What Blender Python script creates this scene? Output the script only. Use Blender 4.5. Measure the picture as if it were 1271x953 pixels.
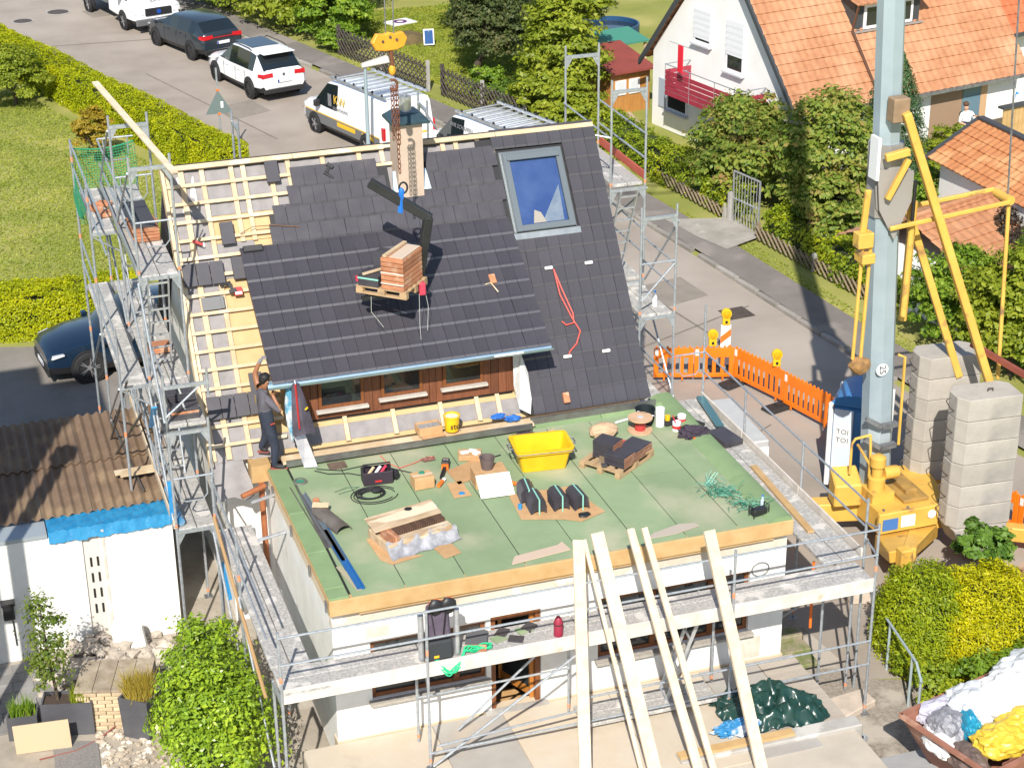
import bpy, bmesh, math, random
import numpy as np
from mathutils import Vector, Matrix
random.seed(7); RNG = np.random.default_rng(11)
for o in list(bpy.data.objects): bpy.data.objects.remove(o)
SC = bpy.context.scene; COL = SC.collection
PI = math.pi; rad = math.radians

# ------------------------------------------------------------------ camera
cd = bpy.data.cameras.new('camera'); cam = bpy.data.objects.new('camera', cd); COL.objects.link(cam)
pitch, yaw, roll = rad(24.59), rad(18.25), rad(-0.578)
f_ = Vector((math.sin(yaw)*math.cos(pitch), math.cos(yaw)*math.cos(pitch), -math.sin(pitch)))
r_ = Vector((math.cos(yaw), -math.sin(yaw), 0)); u_ = r_.cross(f_)
r2 = r_*math.cos(roll)+u_*math.sin(roll); u2 = u_*math.cos(roll)-r_*math.sin(roll)
m = Matrix.Identity(4)
for i in range(3): m[i][0], m[i][1], m[i][2] = r2[i], u2[i], -f_[i]
m.translation = Vector((-5.048, -24.423, 17.7)); cam.matrix_world = m
cd.sensor_width = 36; cd.lens = 2300/1271*36; cd.clip_start = 0.5; cd.clip_end = 2000
SC.camera = cam

# ------------------------------------------------------------------ sky, sun, exposure
SUN_AZ, SUN_EL = rad(23), rad(41)            # the sun stands in front-left of the house
sdir = Vector((-math.sin(SUN_AZ)*math.cos(SUN_EL), -math.cos(SUN_AZ)*math.cos(SUN_EL), math.sin(SUN_EL)))
w = bpy.data.worlds.new('World'); SC.world = w; w.use_nodes = True
nt = w.node_tree; bg = nt.nodes['Background']
sk = nt.nodes.new('ShaderNodeTexSky'); sk.sky_type = 'NISHITA'; sk.sun_disc = False
sk.sun_elevation = SUN_EL; sk.sun_rotation = math.atan2(sdir.x, sdir.y); sk.air_density = 1.0; sk.dust_density = 0.6
nt.links.new(sk.outputs[0], bg.inputs[0]); bg.inputs[1].default_value = 0.11
sl = bpy.data.lights.new('sun', 'SUN'); sl.energy = 4.6; sl.angle = rad(0.5); sl.color = (1.0, 0.95, 0.86)
so = bpy.data.objects.new('sun', sl); COL.objects.link(so); so.rotation_euler = sdir.to_track_quat('Z', 'Y').to_euler(); so.location = (-10, -25, 30)
SC.view_settings.view_transform = 'Standard'; SC.view_settings.look = 'None'
SC.view_settings.exposure = 0.52; SC.view_settings.gamma = 1

# ------------------------------------------------------------------ helpers
def gz(y): return -0.7 + 0.02*y
def lin(c): return c/12.92 if c <= 0.04045 else ((c+0.055)/1.055)**2.4
def hx(s, k=1.0): return tuple(lin(int(s[i:i+2], 16)/255)*k for i in (0, 2, 4))
MATS = {}
def mat(name, col, rough=0.6, metal=0.0, col2=None, scale=4.0, detail=4, bump=0.0, bscale=None, spec=0.5, coords='Object', stretch=None, contrast=(0.35, 0.65), coat=0, col3=None, s3=0.6, c3=(0.55, 0.62), alpha=1, trans=0, rnd=0.0):
    """principled material: two colours mixed by noise, an optional third in larger patches, fine bump"""
    if name in MATS: return MATS[name]
    M = bpy.data.materials.new(name); M.use_nodes = True; n = M.node_tree.nodes; l = M.node_tree.links
    b = n['Principled BSDF']; b.inputs['Roughness'].default_value = rough; b.inputs['Metallic'].default_value = metal
    b.inputs['Base Color'].default_value = (*col, 1); b.inputs['Specular IOR Level'].default_value = spec
    b.inputs['Coat Weight'].default_value = coat; b.inputs['Coat Roughness'].default_value = 0.05
    b.inputs['Transmission Weight'].default_value = trans; b.inputs['Alpha'].default_value = alpha
    tc = n.new('ShaderNodeTexCoord'); src = tc.outputs[coords]
    if stretch:
        mp = n.new('ShaderNodeMapping'); mp.inputs['Scale'].default_value = stretch; l.new(src, mp.inputs[0]); src = mp.outputs[0]
    colout = None
    if col2:
        nz = n.new('ShaderNodeTexNoise'); nz.inputs['Scale'].default_value = scale; nz.inputs['Detail'].default_value = detail; nz.inputs['Roughness'].default_value = 0.6
        l.new(src, nz.inputs['Vector'])
        mr = n.new('ShaderNodeMapRange'); mr.inputs[1].default_value, mr.inputs[2].default_value = contrast; l.new(nz.outputs[0], mr.inputs[0])
        mx = n.new('ShaderNodeMix'); mx.data_type = 'RGBA'; mx.inputs[6].default_value = (*col, 1); mx.inputs[7].default_value = (*col2, 1)
        l.new(mr.outputs[0], mx.inputs[0]); colout = mx.outputs[2]
        if col3:
            n3 = n.new('ShaderNodeTexNoise'); n3.inputs['Scale'].default_value = s3; n3.inputs['Detail'].default_value = 5; l.new(src, n3.inputs['Vector'])
            m3 = n.new('ShaderNodeMapRange'); m3.inputs[1].default_value, m3.inputs[2].default_value = c3; l.new(n3.outputs[0], m3.inputs[0])
            x3 = n.new('ShaderNodeMix'); x3.data_type = 'RGBA'; l.new(colout, x3.inputs[6]); x3.inputs[7].default_value = (*col3, 1); l.new(m3.outputs[0], x3.inputs[0]); colout = x3.outputs[2]
    if rnd:
        oi = n.new('ShaderNodeObjectInfo'); hs = n.new('ShaderNodeHueSaturation')
        mr = n.new('ShaderNodeMapRange'); mr.inputs[3].default_value = 1-rnd; mr.inputs[4].default_value = 1+rnd
        l.new(oi.outputs['Random'], mr.inputs[0]); l.new(mr.outputs[0], hs.inputs['Value'])
        if colout: l.new(colout, hs.inputs['Color'])
        else: hs.inputs['Color'].default_value = (*col, 1)
        colout = hs.outputs[0]
    if colout: l.new(colout, b.inputs['Base Color'])
    if bump:
        bn = n.new('ShaderNodeTexNoise'); bn.inputs['Scale'].default_value = bscale or scale*6; bn.inputs['Detail'].default_value = 4; l.new(src, bn.inputs['Vector'])
        bp = n.new('ShaderNodeBump'); bp.inputs['Strength'].default_value = bump; bp.inputs['Distance'].default_value = 0.02; l.new(bn.outputs[0], bp.inputs['Height']); l.new(bp.outputs[0], b.inputs['Normal'])
    MATS[name] = M; return M
def leafmat(name, cols, tr=0.42, rough=0.5):
    """leaves: colour differs from leaf to leaf, a little light comes through"""
    if name in MATS: return MATS[name]
    M = bpy.data.materials.new(name); M.use_nodes = True; n = M.node_tree.nodes; l = M.node_tree.links
    b = n['Principled BSDF']; b.inputs['Roughness'].default_value = rough; b.inputs['Specular IOR Level'].default_value = 0.35
    ge = n.new('ShaderNodeNewGeometry'); cr = n.new('ShaderNodeValToRGB'); e = cr.color_ramp.elements
    for i, c in enumerate(cols):
        if i >= len(e): e.new(0.5)
    for i, c in enumerate(cols): e[i].position = i/(len(cols)-1); e[i].color = (*c, 1)
    tc = n.new('ShaderNodeTexCoord'); nz = n.new('ShaderNodeTexNoise'); nz.inputs['Scale'].default_value = 0.9; nz.inputs['Detail'].default_value = 3; l.new(tc.outputs['Object'], nz.inputs['Vector'])
    ma = n.new('ShaderNodeMath'); ma.operation = 'MULTIPLY_ADD'; ma.inputs[1].default_value = 0.6; l.new(ge.outputs['Random Per Island'], ma.inputs[0])
    mb = n.new('ShaderNodeMath'); mb.operation = 'MULTIPLY_ADD'; mb.inputs[1].default_value = 1.2; mb.inputs[2].default_value = -0.4; l.new(nz.outputs[0], mb.inputs[0]); l.new(mb.outputs[0], ma.inputs[2])
    l.new(ma.outputs[0], cr.inputs[0]); l.new(cr.outputs[0], b.inputs['Base Color'])
    t = n.new('ShaderNodeBsdfTranslucent'); l.new(cr.outputs[0], t.inputs[0]); mx = n.new('ShaderNodeMixShader'); mx.inputs[0].default_value = tr
    l.new(b.outputs[0], mx.inputs[1]); l.new(t.outputs[0], mx.inputs[2]); l.new(mx.outputs[0], n['Material Output'].inputs[0])
    MATS[name] = M; return M

WORLD = set()
def link(o, parent):
    COL.objects.link(o)
    if parent is not None:
        o.parent = parent
        if parent.name in WORLD: o.location = -parent.location
    return o
def thing(name, label, cat, loc=(0, 0, 0), rotz=0, group=None, world=False):
    o = bpy.data.objects.new(name, None); COL.objects.link(o); o.location = loc; o.rotation_euler = (0, 0, rotz)
    o.empty_display_size = 0.2
    if world: WORLD.add(o.name)
    return tag(o, label, cat, group)
def tag(o, label, cat, group=None):
    o['label'] = label; o['category'] = cat
    if group: o['group'] = group
    return o
def kind(o, k): o['kind'] = k; return o
class B:
    def __init__(s): s.v = []; s.f = []
    def add(s, vs, fs):
        k = len(s.v); s.v += [tuple(v) for v in vs]; s.f += [tuple(i+k for i in f) for f in fs]; return s
    def hexa(s, p): return s.add(p, [(0, 3, 2, 1), (4, 5, 6, 7), (0, 1, 5, 4), (1, 2, 6, 5), (2, 3, 7, 6), (3, 0, 4, 7)])
    def box(s, x0, x1, y0, y1, z0, z1): return s.hexa([(x0, y0, z0), (x1, y0, z0), (x1, y1, z0), (x0, y1, z0), (x0, y0, z1), (x1, y0, z1), (x1, y1, z1), (x0, y1, z1)])
    def beam(s, p, q, w, h, up=(0, 0, 1)):
        p, q = Vector(p), Vector(q); d = (q-p).normalized(); a = d.cross(Vector(up))
        if a.length < 1e-4: a = d.cross(Vector((0, 1, 0)))
        a.normalize(); b = a.cross(d).normalized(); a = a*w/2; b = b*h/2
        return s.hexa([p-a-b, p+a-b, p+a+b, p-a+b, q-a-b, q+a-b, q+a+b, q-a+b])
    def tube(s, pts, r, n=8, cap=True):
        pts = [Vector(p) for p in pts]; rs = r if isinstance(r, (list, tuple)) else [r]*len(pts); rings = []; prev = None
        for i, p in enumerate(pts):
            d = (pts[min(i+1, len(pts)-1)]-pts[max(i-1, 0)]).normalized()
            a = prev if prev is not None else (Vector((0, 0, 1)) if abs(d.z) < 0.9 else Vector((1, 0, 0)))
            a = (a-d*a.dot(d)).normalized(); prev = a; b = d.cross(a)
            rings.append([p+(a*math.cos(2*PI*k/n)+b*math.sin(2*PI*k/n))*rs[i] for k in range(n)])
        k0 = len(s.v); s.v += [tuple(v) for R in rings for v in R]
        for i in range(len(pts)-1):
            for k in range(n): s.f.append((k0+i*n+k, k0+i*n+(k+1) % n, k0+(i+1)*n+(k+1) % n, k0+(i+1)*n+k))
        if cap: s.f.append(tuple(k0+k for k in reversed(range(n)))); s.f.append(tuple(k0+(len(pts)-1)*n+k for k in range(n)))
        return s
    def prism(s, poly, vec):
        n = len(poly); v = Vector(vec); P = [Vector(p) for p in poly]
        return s.add(P+[p+v for p in P], [tuple(reversed(range(n))), tuple(range(n, 2*n))]+[(i, (i+1) % n, n+(i+1) % n, n+i) for i in range(n)])
    def lathe(s, prof, c=(0, 0, 0), n=16, axis='z', cap=True):
        rings = []
        for r, h in prof:
            for k in range(n):
                a = 2*PI*k/n; x, y = r*math.cos(a), r*math.sin(a)
                rings.append({'z': (c[0]+x, c[1]+y, c[2]+h), 'y': (c[0]+x, c[1]-h, c[2]+y), 'x': (c[0]+h, c[1]+x, c[2]+y)}[axis])
        m_ = len(prof); fs = [(i*n+k, i*n+(k+1) % n, (i+1)*n+(k+1) % n, (i+1)*n+k) for i in range(m_-1) for k in range(n)]
        if cap: fs += [tuple(reversed(range(n))), tuple((m_-1)*n+k for k in range(n))]
        return s.add(rings, fs)
    def quad(s, a, b, c, d): return s.add([a, b, c, d], [(0, 1, 2, 3)])
    def sheet(s, poly, z=None): return s.add([(p[0], p[1], z if z is not None else p[2]) for p in poly], [tuple(range(len(poly)))])
    def blob(s, c, r, sub=2, jit=0.15, seed=0):
        bm = bmesh.new(); bmesh.ops.create_icosphere(bm, subdivisions=sub, radius=1); rr = random.Random(seed); vs = []
        for v in bm.verts:
            k = 1+rr.uniform(-jit, jit); vs.append((c[0]+v.co.x*r[0]*k, c[1]+v.co.y*r[1]*k, c[2]+v.co.z*r[2]*k))
        fs = [tuple(v.index for v in f.verts) for f in bm.faces]; bm.free(); return s.add(vs, fs)
    def mesh(s, name, material=None, smooth=False, bevel=0):
        me = bpy.data.meshes.new(name); me.from_pydata(s.v, [], s.f)
        bm = bmesh.new(); bm.from_mesh(me); bmesh.ops.recalc_face_normals(bm, faces=bm.faces)
        if bevel:
            es = [e for e in bm.edges if len(e.link_faces) == 2 and e.calc_face_angle(0) > 0.5]
            bmesh.ops.bevel(bm, geom=es, offset=bevel, segments=1, affect='EDGES', clamp_overlap=True)
        bm.to_mesh(me); bm.free()
        if material: me.materials.append(material)
        if smooth: me.polygons.foreach_set('use_smooth', [True]*len(me.polygons)); me.set_sharp_from_angle(angle=rad(40))
        return me
    def build(s, name, material, parent=None, smooth=False, bevel=0):
        return link(bpy.data.objects.new(name, s.mesh(name, material, smooth, bevel)), parent)
def inst(name, me, parent, loc=None, matrix=None):
    o = bpy.data.objects.new(name, me); COL.objects.link(o)
    if parent is not None: o.parent = parent
    if matrix is not None:
        if parent is not None and parent.name in WORLD: matrix = Matrix.Translation(-parent.location) @ matrix
        o.matrix_local = matrix
    elif loc is not None: o.location = Vector(loc)-(parent.location if parent is not None and parent.name in WORLD else Vector((0, 0, 0)))
    return o
def clone(root, loc, rotz=0, label=None):
    def cp(o, par):
        c = o.copy(); COL.objects.link(c); c.parent = par
        for ch in o.children: cp(ch, c)
        return c
    r = cp(root, None); r.location = loc; r.rotation_euler = (0, 0, rotz)
    if label: r['label'] = label
    return r
def text_mesh(txt, size, thick=0.002):
    cu = bpy.data.curves.new('t', 'FONT'); cu.body = txt; cu.size = size; cu.extrude = thick; cu.align_x = 'CENTER'; cu.align_y = 'CENTER'; cu.resolution_u = 2
    o = bpy.data.objects.new('t', cu); COL.objects.link(o); dg = bpy.context.evaluated_depsgraph_get()
    me = bpy.data.meshes.new_from_object(o.evaluated_get(dg)); bpy.data.objects.remove(o); return me
def lettering(name, txt, size, material, parent, pos, right, up):
    """flat print: letters lying in the plane spanned by right and up"""
    me = text_mesh(txt, size); me.materials.clear(); me.materials.append(material)
    r = Vector(right).normalized(); u = Vector(up).normalized(); n = r.cross(u)
    M = Matrix(((r.x, u.x, n.x, pos[0]), (r.y, u.y, n.y, pos[1]), (r.z, u.z, n.z, pos[2]), (0, 0, 0, 1)))
    return inst(name, me, parent, matrix=M)
def leaves(name, P, N, size, material, parent=None, aspect=0.55, fold=0.25, smin=0.6):
    """many small folded leaf faces at points P with outward directions N"""
    n = len(P); N = N+RNG.normal(0, 0.55, (n, 3)); N /= np.linalg.norm(N, axis=1)[:, None]+1e-9
    t = RNG.normal(0, 1, (n, 3)); t -= N*(t*N).sum(1)[:, None]; t /= np.linalg.norm(t, axis=1)[:, None]+1e-9; b = np.cross(N, t)
    L = (size*RNG.choice([0.55, 0.85, 1.0, 1.35], n)*RNG.uniform(0.8, 1.15, n))[:, None]; Wd = L*aspect
    V = np.stack([P-t*L/2, P+b*Wd/2+N*L*fold*0.4, P+t*L/2, P-b*Wd/2+N*L*fold*0.4], 1).reshape(-1, 3)
    me = bpy.data.meshes.new(name); me.vertices.add(4*n); me.vertices.foreach_set('co', V.astype(np.float32).ravel())
    me.loops.add(4*n); me.loops.foreach_set('vertex_index', np.arange(4*n, dtype=np.int32)); me.polygons.add(n)
    me.polygons.foreach_set('loop_start', np.arange(0, 4*n, 4, dtype=np.int32)); me.polygons.foreach_set('loop_total', np.full(n, 4, np.int32))
    me.update(calc_edges=True); me.materials.append(material)
    return link(bpy.data.objects.new(name, me), parent)
def sph(n):
    d = RNG.normal(0, 1, (n, 3)); return d/np.linalg.norm(d, axis=1)[:, None]
def crown_points(c, r, nblob, nleaf, br=0.35, low=-0.5, seed=None, fill=0.75):
    """leaf clumps spread through an ellipsoid: points and outward directions"""
    r = np.array(r); c = np.array(c); d = sph(nblob*3); d = d[d[:, 2] > low][:nblob]
    k = RNG.uniform(fill-0.25, 1.02, (len(d), 1)); ctr = c+d*r*k; rb = br*r.mean()*RNG.uniform(0.6, 1.3, len(d))
    per = max(1, nleaf//len(d)); P = []; N = []
    for i in range(len(d)):
        e = sph(per); e[:, 2] = np.abs(e[:, 2])*0.6+e[:, 2]*0.4; rr = RNG.uniform(0.35, 1.05, (per, 1))
        P.append(ctr[i]+e*rb[i]*rr*np.array([1, 1, 0.8])); N.append(e*0.8+d[i]*0.5+np.array([0, -0.1, 0.45]))
    return np.concatenate(P), np.concatenate(N)
def box_points(A, Bv, Cv, D, n, rough=0.05):
    """points on the faces of a clipped hedge: origin A, edges Bv (length), Cv (depth), D (height); no underside"""
    A, Bv, Cv, D = map(np.array, (A, Bv, Cv, D)); lb, lc, ld = (np.linalg.norm(x) for x in (Bv, Cv, D))
    ar = [lb*lc, lb*ld, lb*ld, lc*ld, lc*ld]; cnt = [int(n*a/sum(ar)) for a in ar]; P = []; N = []
    nb, nc, nd = Bv/lb, Cv/lc, D/ld
    for k, m_ in enumerate(cnt):
        u, v = RNG.uniform(0, 1, (m_, 1)), RNG.uniform(0, 1, (m_, 1))
        p = [A+D+Bv*u+Cv*v, A+Bv*u+D*v, A+Cv+Bv*u+D*v, A+Cv*u+D*v, A+Bv+Cv*u+D*v][k]; nn = [nd, -nc, nc, -nb, nb][k]
        wob = (np.sin(p[:, :1]*2.1+p[:, 1:2]*1.7)+np.sin(p[:, :1]*5.3-p[:, 1:2]*4.1+p[:, 2:]*3)*0.6+np.sin(p[:, :1]*11+p[:, 2:]*9+p[:, 1:2]*13)*0.4)*rough
        P.append(p+nn*(wob+RNG.normal(0, rough*0.6, (m_, 1)))); N.append(np.repeat((nn+nd*0.35)[None], m_, 0))
    return np.concatenate(P), np.concatenate(N)

# ------------------------------------------------------------------ palette
STEEL = mat('galvanised_steel', (0.50, 0.53, 0.56), 0.42, 0.55, (0.36, 0.39, 0.42), 14, bump=0.05)
STEELD = mat('worn_steel', (0.30, 0.31, 0.32), 0.5, 0.6, (0.18, 0.18, 0.19), 9)
ALU = mat('aluminium', (0.66, 0.68, 0.70), 0.35, 0.7, (0.5, 0.52, 0.55), 8)
DECK = mat('scaffold_deck_steel', (0.50, 0.48, 0.45), 0.7, 0.1, (0.30, 0.29, 0.28), 22, bump=0.2, col3=(0.60, 0.57, 0.53), s3=3)
ORNG = mat('orange_paint', (0.85, 0.17, 0.02), 0.5)
COLR = mat('collar_orange', (0.72, 0.24, 0.09), 0.6, 0, (0.6, 0.3, 0.2), 9)
TIMB = mat('fresh_timber', (0.60, 0.47, 0.31), 0.7, 0, (0.52, 0.38, 0.23), 3, bump=0.08, stretch=(1, 1, 1), col3=(0.64, 0.53, 0.37), s3=2, rnd=0.10)
TIMBO = mat('planed_timber_beam', (0.54, 0.36, 0.17), 0.6, 0, (0.47, 0.29, 0.12), 3, bump=0.08, rnd=0.08)
PLANK = mat('pale_spruce', (0.66, 0.55, 0.41), 0.7, 0, (0.57, 0.45, 0.31), 5, bump=0.08, rnd=0.06)
FIBRE = mat('wood_fibre_board', (0.56, 0.39, 0.20), 0.85, 0, (0.50, 0.34, 0.17), 3, bump=0.05)
MEMB = mat('grey_underlay', (0.27, 0.25, 0.25), 0.65, 0, (0.22, 0.205, 0.205), 5, bump=0.25, bscale=6)
TILE = mat('anthracite_tile', (0.046, 0.043, 0.052), 0.42, 0, (0.058, 0.054, 0.064), 3, bump=0.08, bscale=60, rnd=0.11, spec=0.5, col3=(0.082, 0.078, 0.082), s3=1.6, c3=(0.56, 0.82))
PLAST = mat('white_render', (0.80, 0.79, 0.76), 0.85, 0, (0.72, 0.70, 0.66), 2.0, bump=0.15, bscale=70, col3=(0.62, 0.58, 0.52), s3=0.9, c3=(0.66, 0.76))
PLASTO = mat('old_plaster', (0.62, 0.54, 0.45), 0.9, 0, (0.50, 0.43, 0.35), 3, bump=0.3, col3=(0.74, 0.70, 0.64), s3=1.5)
BROWN = mat('brown_window_wood', (0.22, 0.075, 0.022), 0.45, 0, (0.15, 0.05, 0.016), 6, stretch=(3, 3, 0.6))
CLAD = mat('brown_cladding', (0.19, 0.065, 0.028), 0.6, 0, (0.13, 0.045, 0.02), 6, stretch=(6, 6, 0.8), bump=0.1, rnd=0.2)
GLASS = mat('dark_glass', (0.035, 0.04, 0.042), 0.05, 0, (0.02, 0.022, 0.025), 1.2, spec=0.9)
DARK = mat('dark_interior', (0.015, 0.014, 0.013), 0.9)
BLACK = mat('black_plastic', (0.018, 0.018, 0.02), 0.45)
RUBBER = mat('rubber', (0.02, 0.02, 0.021), 0.8)
GREENM = mat('green_mineral_membrane', (0.255, 0.335, 0.19), 0.9, 0, (0.215, 0.29, 0.16), 1.3, detail=10, bump=0.35, bscale=90, col3=(0.42, 0.40, 0.28), s3=0.7, c3=(0.48, 0.72), rnd=0.05)
GREENE = mat('green_membrane_edge', (0.215, 0.305, 0.15), 0.9, 0, (0.18, 0.265, 0.125), 2.2, bump=0.25, bscale=180, rnd=0.06)
CARDB = mat('cardboard', (0.52, 0.32, 0.16), 0.85, 0, (0.45, 0.26, 0.12), 5, rnd=0.08)
YEL = mat('yellow_plastic', (0.80, 0.50, 0.015), 0.4, 0, (0.74, 0.43, 0.012), 3)
CRY = mat('crane_yellow', (0.68, 0.42, 0.085), 0.5, 0, (0.60, 0.34, 0.06), 2, detail=8, bump=0.1, col3=(0.26, 0.15, 0.07), s3=2.2, c3=(0.60, 0.70))
WHITE = mat('white_paint', (0.80, 0.80, 0.80), 0.4)
WPLAS = mat('white_plastic', (0.78, 0.78, 0.77), 0.35)
TERRA = mat('terracotta', (0.46, 0.20, 0.10), 0.8, 0, (0.37, 0.15, 0.075), 6, rnd=0.2, col3=(0.50, 0.28, 0.17), s3=4)
CONC = mat('concrete', (0.42, 0.40, 0.37), 0.85, 0, (0.34, 0.32, 0.29), 2.5, bump=0.2, col3=(0.52, 0.50, 0.46), s3=1.3)
BLUEF = mat('blue_film', (0.02, 0.20, 0.48), 0.3, 0, (0.05, 0.30, 0.60), 4)
NAVY = mat('navy_cloth', (0.016, 0.022, 0.040), 0.85, 0, (0.028, 0.034, 0.055), 9)
GREYC = mat('grey_cloth', (0.115, 0.11, 0.13), 0.9, 0, (0.09, 0.085, 0.105), 8)
SKIN = mat('skin', (0.30, 0.13, 0.065), 0.5)
HAIR = mat('black_hair', (0.012, 0.010, 0.010), 0.6)
RED = mat('red_paint', (0.55, 0.03, 0.03), 0.5)
CYAN = mat('strap_green', (0.25, 0.55, 0.45), 0.5)
# ------------------------------------------------------------------ the setting
def gsheet(name, poly, off, material, k='structure'):
    b = B(); b.add([(x, y, gz(y)+off) for x, y in poly], [tuple(range(len(poly)))]); return kind(b.build(name, material), k)
GRASS = mat('lawn', (0.25, 0.26, 0.05), 0.95, 0, (0.18, 0.205, 0.035), 0.9, detail=12, bump=0.5, bscale=40, col3=(0.36, 0.33, 0.10), s3=0.45, c3=(0.42, 0.68))
ASPH = mat('pale_asphalt', (0.335, 0.285, 0.238), 0.9, 0, (0.285, 0.24, 0.20), 0.8, detail=12, bump=0.35, bscale=120, col3=(0.39, 0.335, 0.285), s3=0.25, c3=(0.45, 0.7))
PATHM = mat('footpath_asphalt', (0.21, 0.185, 0.165), 0.92, 0, (0.165, 0.145, 0.13), 0.9, detail=8, bump=0.3, bscale=110, col3=(0.26, 0.23, 0.2), s3=0.5)
DRIVE = mat('driveway_asphalt', (0.25, 0.225, 0.20), 0.92, 0, (0.20, 0.18, 0.16), 1.2, detail=8, bump=0.3, bscale=110)
gsheet('ground', [(-400, -300), (400, -300), (400, 500), (-400, 500)], 0, GRASS)
road_l = [(-14, 82), (-6, 59), (-1.6, 46.8), (0.6, 39.9), (4.5, 31.6), (6.8, 24), (8.6, 16), (9.0, 10), (9.0, 2), (9.4, -0.2), (11, -0.6), (14, -3), (15, -12)]
road_r = [(-5, 82), (2.2, 60), (5.5, 51.2), (9.0, 40.2), (12.0, 30.6), (13.9, 24.4), (14.7, 19.2), (15.3, 14.3), (15.95, 9.7), (16.7, 6.1), (18.2, 0), (21, -12)]
gsheet('road', road_l+road_r[::-1], 0.006, ASPH)
def offset_line(L, d):
    out = []
    for i, p in enumerate(L):
        a = Vector(L[max(i-1, 0)]); b = Vector(L[min(i+1, len(L)-1)]); t = (b-a).normalized(); n = Vector((-t.y, t.x)); out.append((p[0]+n.x*d, p[1]+n.y*d))
    return out
fp_in, fp_out = offset_line(road_r, 0.16), offset_line(road_r, 1.3)
b = B()
for L0, L1 in ((fp_in, fp_out),):
    n = len(L0); b.add([(x, y, gz(y)+0.10) for x, y in L0]+[(x, y, gz(y)+0.10) for x, y in L1]+[(x, y, gz(y)-0.1) for x, y in L1], [(i, i+1, n+i+1, n+i) for i in range(n-1)]+[(n+i, n+i+1, 2*n+i+1, 2*n+i) for i in range(n-1)])
kind(b.build('footpath', PATHM), 'structure')
# kerb of single stones along the footpath
kerb = kind(B().box(-0.02, 0.02, -0.02, 0.02, -0.2, -0.15).build('kerb', CONC), 'structure'); kerb.location = (12, 28, 0)
KERBM = mat('kerb_stone', (0.33, 0.30, 0.27), 0.9, 0, (0.25, 0.23, 0.2), 3, bump=0.3, rnd=0.25)
kme = B().box(-0.485, 0.485, -0.07, 0.07, -0.12, 0.11).mesh('kerb_stone', KERBM, bevel=0.015)
pts = [Vector(p) for p in road_r]; seg = 0; pos = 0.5
for i in range(1, len(pts)-1):
    a, c = pts[i], pts[i+1]; d = (c-a); L = d.length; d.normalize(); n = Vector((-d.y, d.x)); s_ = 0.5
    while s_ < L-0.3:
        p = a+d*s_+n*0.08
        o = inst('kerb_stone', kme, None, matrix=Matrix.Translation((p.x-12, p.y-28, gz(p.y)+random.uniform(-0.008, 0.008))) @ Matrix.Rotation(math.atan2(d.y, d.x), 4, 'Z')); o.parent = kerb; s_ += 0.99
# concrete crossing before the garden gate, front walk of the neighbour
gsheet('gate_apron', [(14.9, 21.9), (16.75, 21.4), (16.95, 19.8), (15.6, 19.2), (15.2, 20.4)], 0.112, mat('old_concrete_slab', (0.36, 0.33, 0.29), 0.9, 0, (0.26, 0.24, 0.2), 1.5, bump=0.3, col3=(0.45, 0.42, 0.37), s3=1))
gsheet('neighbour_walk', [(16.6, 33.5), (18.0, 33.0), (17.5, 29), (18.6, 24), (17.7, 23.2), (16.9, 27.8)], 0.02, mat('neighbour_paving', (0.42, 0.33, 0.25), 0.9, 0, (0.32, 0.25, 0.19), 2, bump=0.3))
gsheet('driveway', [(-30, 9.0), (-0.4, 9.0), (-0.4, 18.2), (-3.9, 19.25), (-30, 20.2)], 0.006, DRIVE)
gsheet('courtyard', [(-12, -12), (0.2, -12), (0.2, 9.0), (-12, 9.0)], 0.004, mat('courtyard_grit', (0.40, 0.35, 0.29), 0.95, 0, (0.30, 0.26, 0.21), 2.5, detail=8, bump=0.5, bscale=60, col3=(0.46, 0.42, 0.36), s3=0.8))
gsheet('gravel_path', [(7.4, -7), (10.9, -7), (10.6, -0.6), (9.4, -0.2), (9.1, 2), (9.1, 10), (7.0, 10)], 0.012, mat('path_gravel', (0.34, 0.29, 0.24), 0.95, 0, (0.21, 0.18, 0.145), 16, detail=6, bump=0.8, bscale=40, col3=(0.42, 0.37, 0.31), s3=0.9))
# terrace slabs in front of the house
TERR = mat('terrace_concrete', (0.50, 0.44, 0.36), 0.9, 0, (0.42, 0.37, 0.30), 1.0, detail=8, bump=0.2, col3=(0.40, 0.35, 0.29), s3=0.5, c3=(0.58, 0.72))
ter = kind(B().box(-0.6, 8.05, -9, 0.02, -0.95, -0.012).build('terrace', TERR), 'structure')
for i, (x0, x1) in enumerate([(-0.6, 1.55), (1.56, 2.75), (2.76, 4.6), (4.61, 6.3), (6.31, 7.35)]):
    B().box(x0+0.008, x1, -2.6, 0.0, -0.012, random.uniform(0.004, 0.012)).build('terrace_slab', mat('terrace_slab%d' % (i % 3), [(0.52, 0.455, 0.37), (0.38, 0.36, 0.33), (0.54, 0.47, 0.38)][i % 3], 0.9, 0, [(0.50, 0.42, 0.32), (0.34, 0.31, 0.28), (0.53, 0.44, 0.33)][i % 3], 1.4, detail=8, bump=0.2, col3=(0.42, 0.36, 0.29), s3=0.7, c3=(0.62, 0.75)), ter)
B().box(7.36, 8.06, -2.0, -0.02, -0.9, 0.02).build('ramp', mat('ramp_concrete', (0.42, 0.37, 0.31), 0.92, 0, (0.36, 0.31, 0.26), 2, bump=0.25, stretch=(1, 4, 1)), ter)
retw = tag(B().box(5.0, 8.2, -2.35, -2.05, -0.95, 0.06).build('low_wall', CONC, bevel=0.02), 'low concrete edging wall in front of the dark green tarp', 'wall')
bs = tag(B().box(7.4, 9.3, -3.9, -2.75, -0.9, -0.35).build('concrete_slab', mat('grey_slab', (0.33, 0.33, 0.33), 0.85, 0, (0.28, 0.28, 0.28), 2, bump=0.1), bevel=0.02), 'smooth grey concrete slab below the low edging wall', 'slab')
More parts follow.
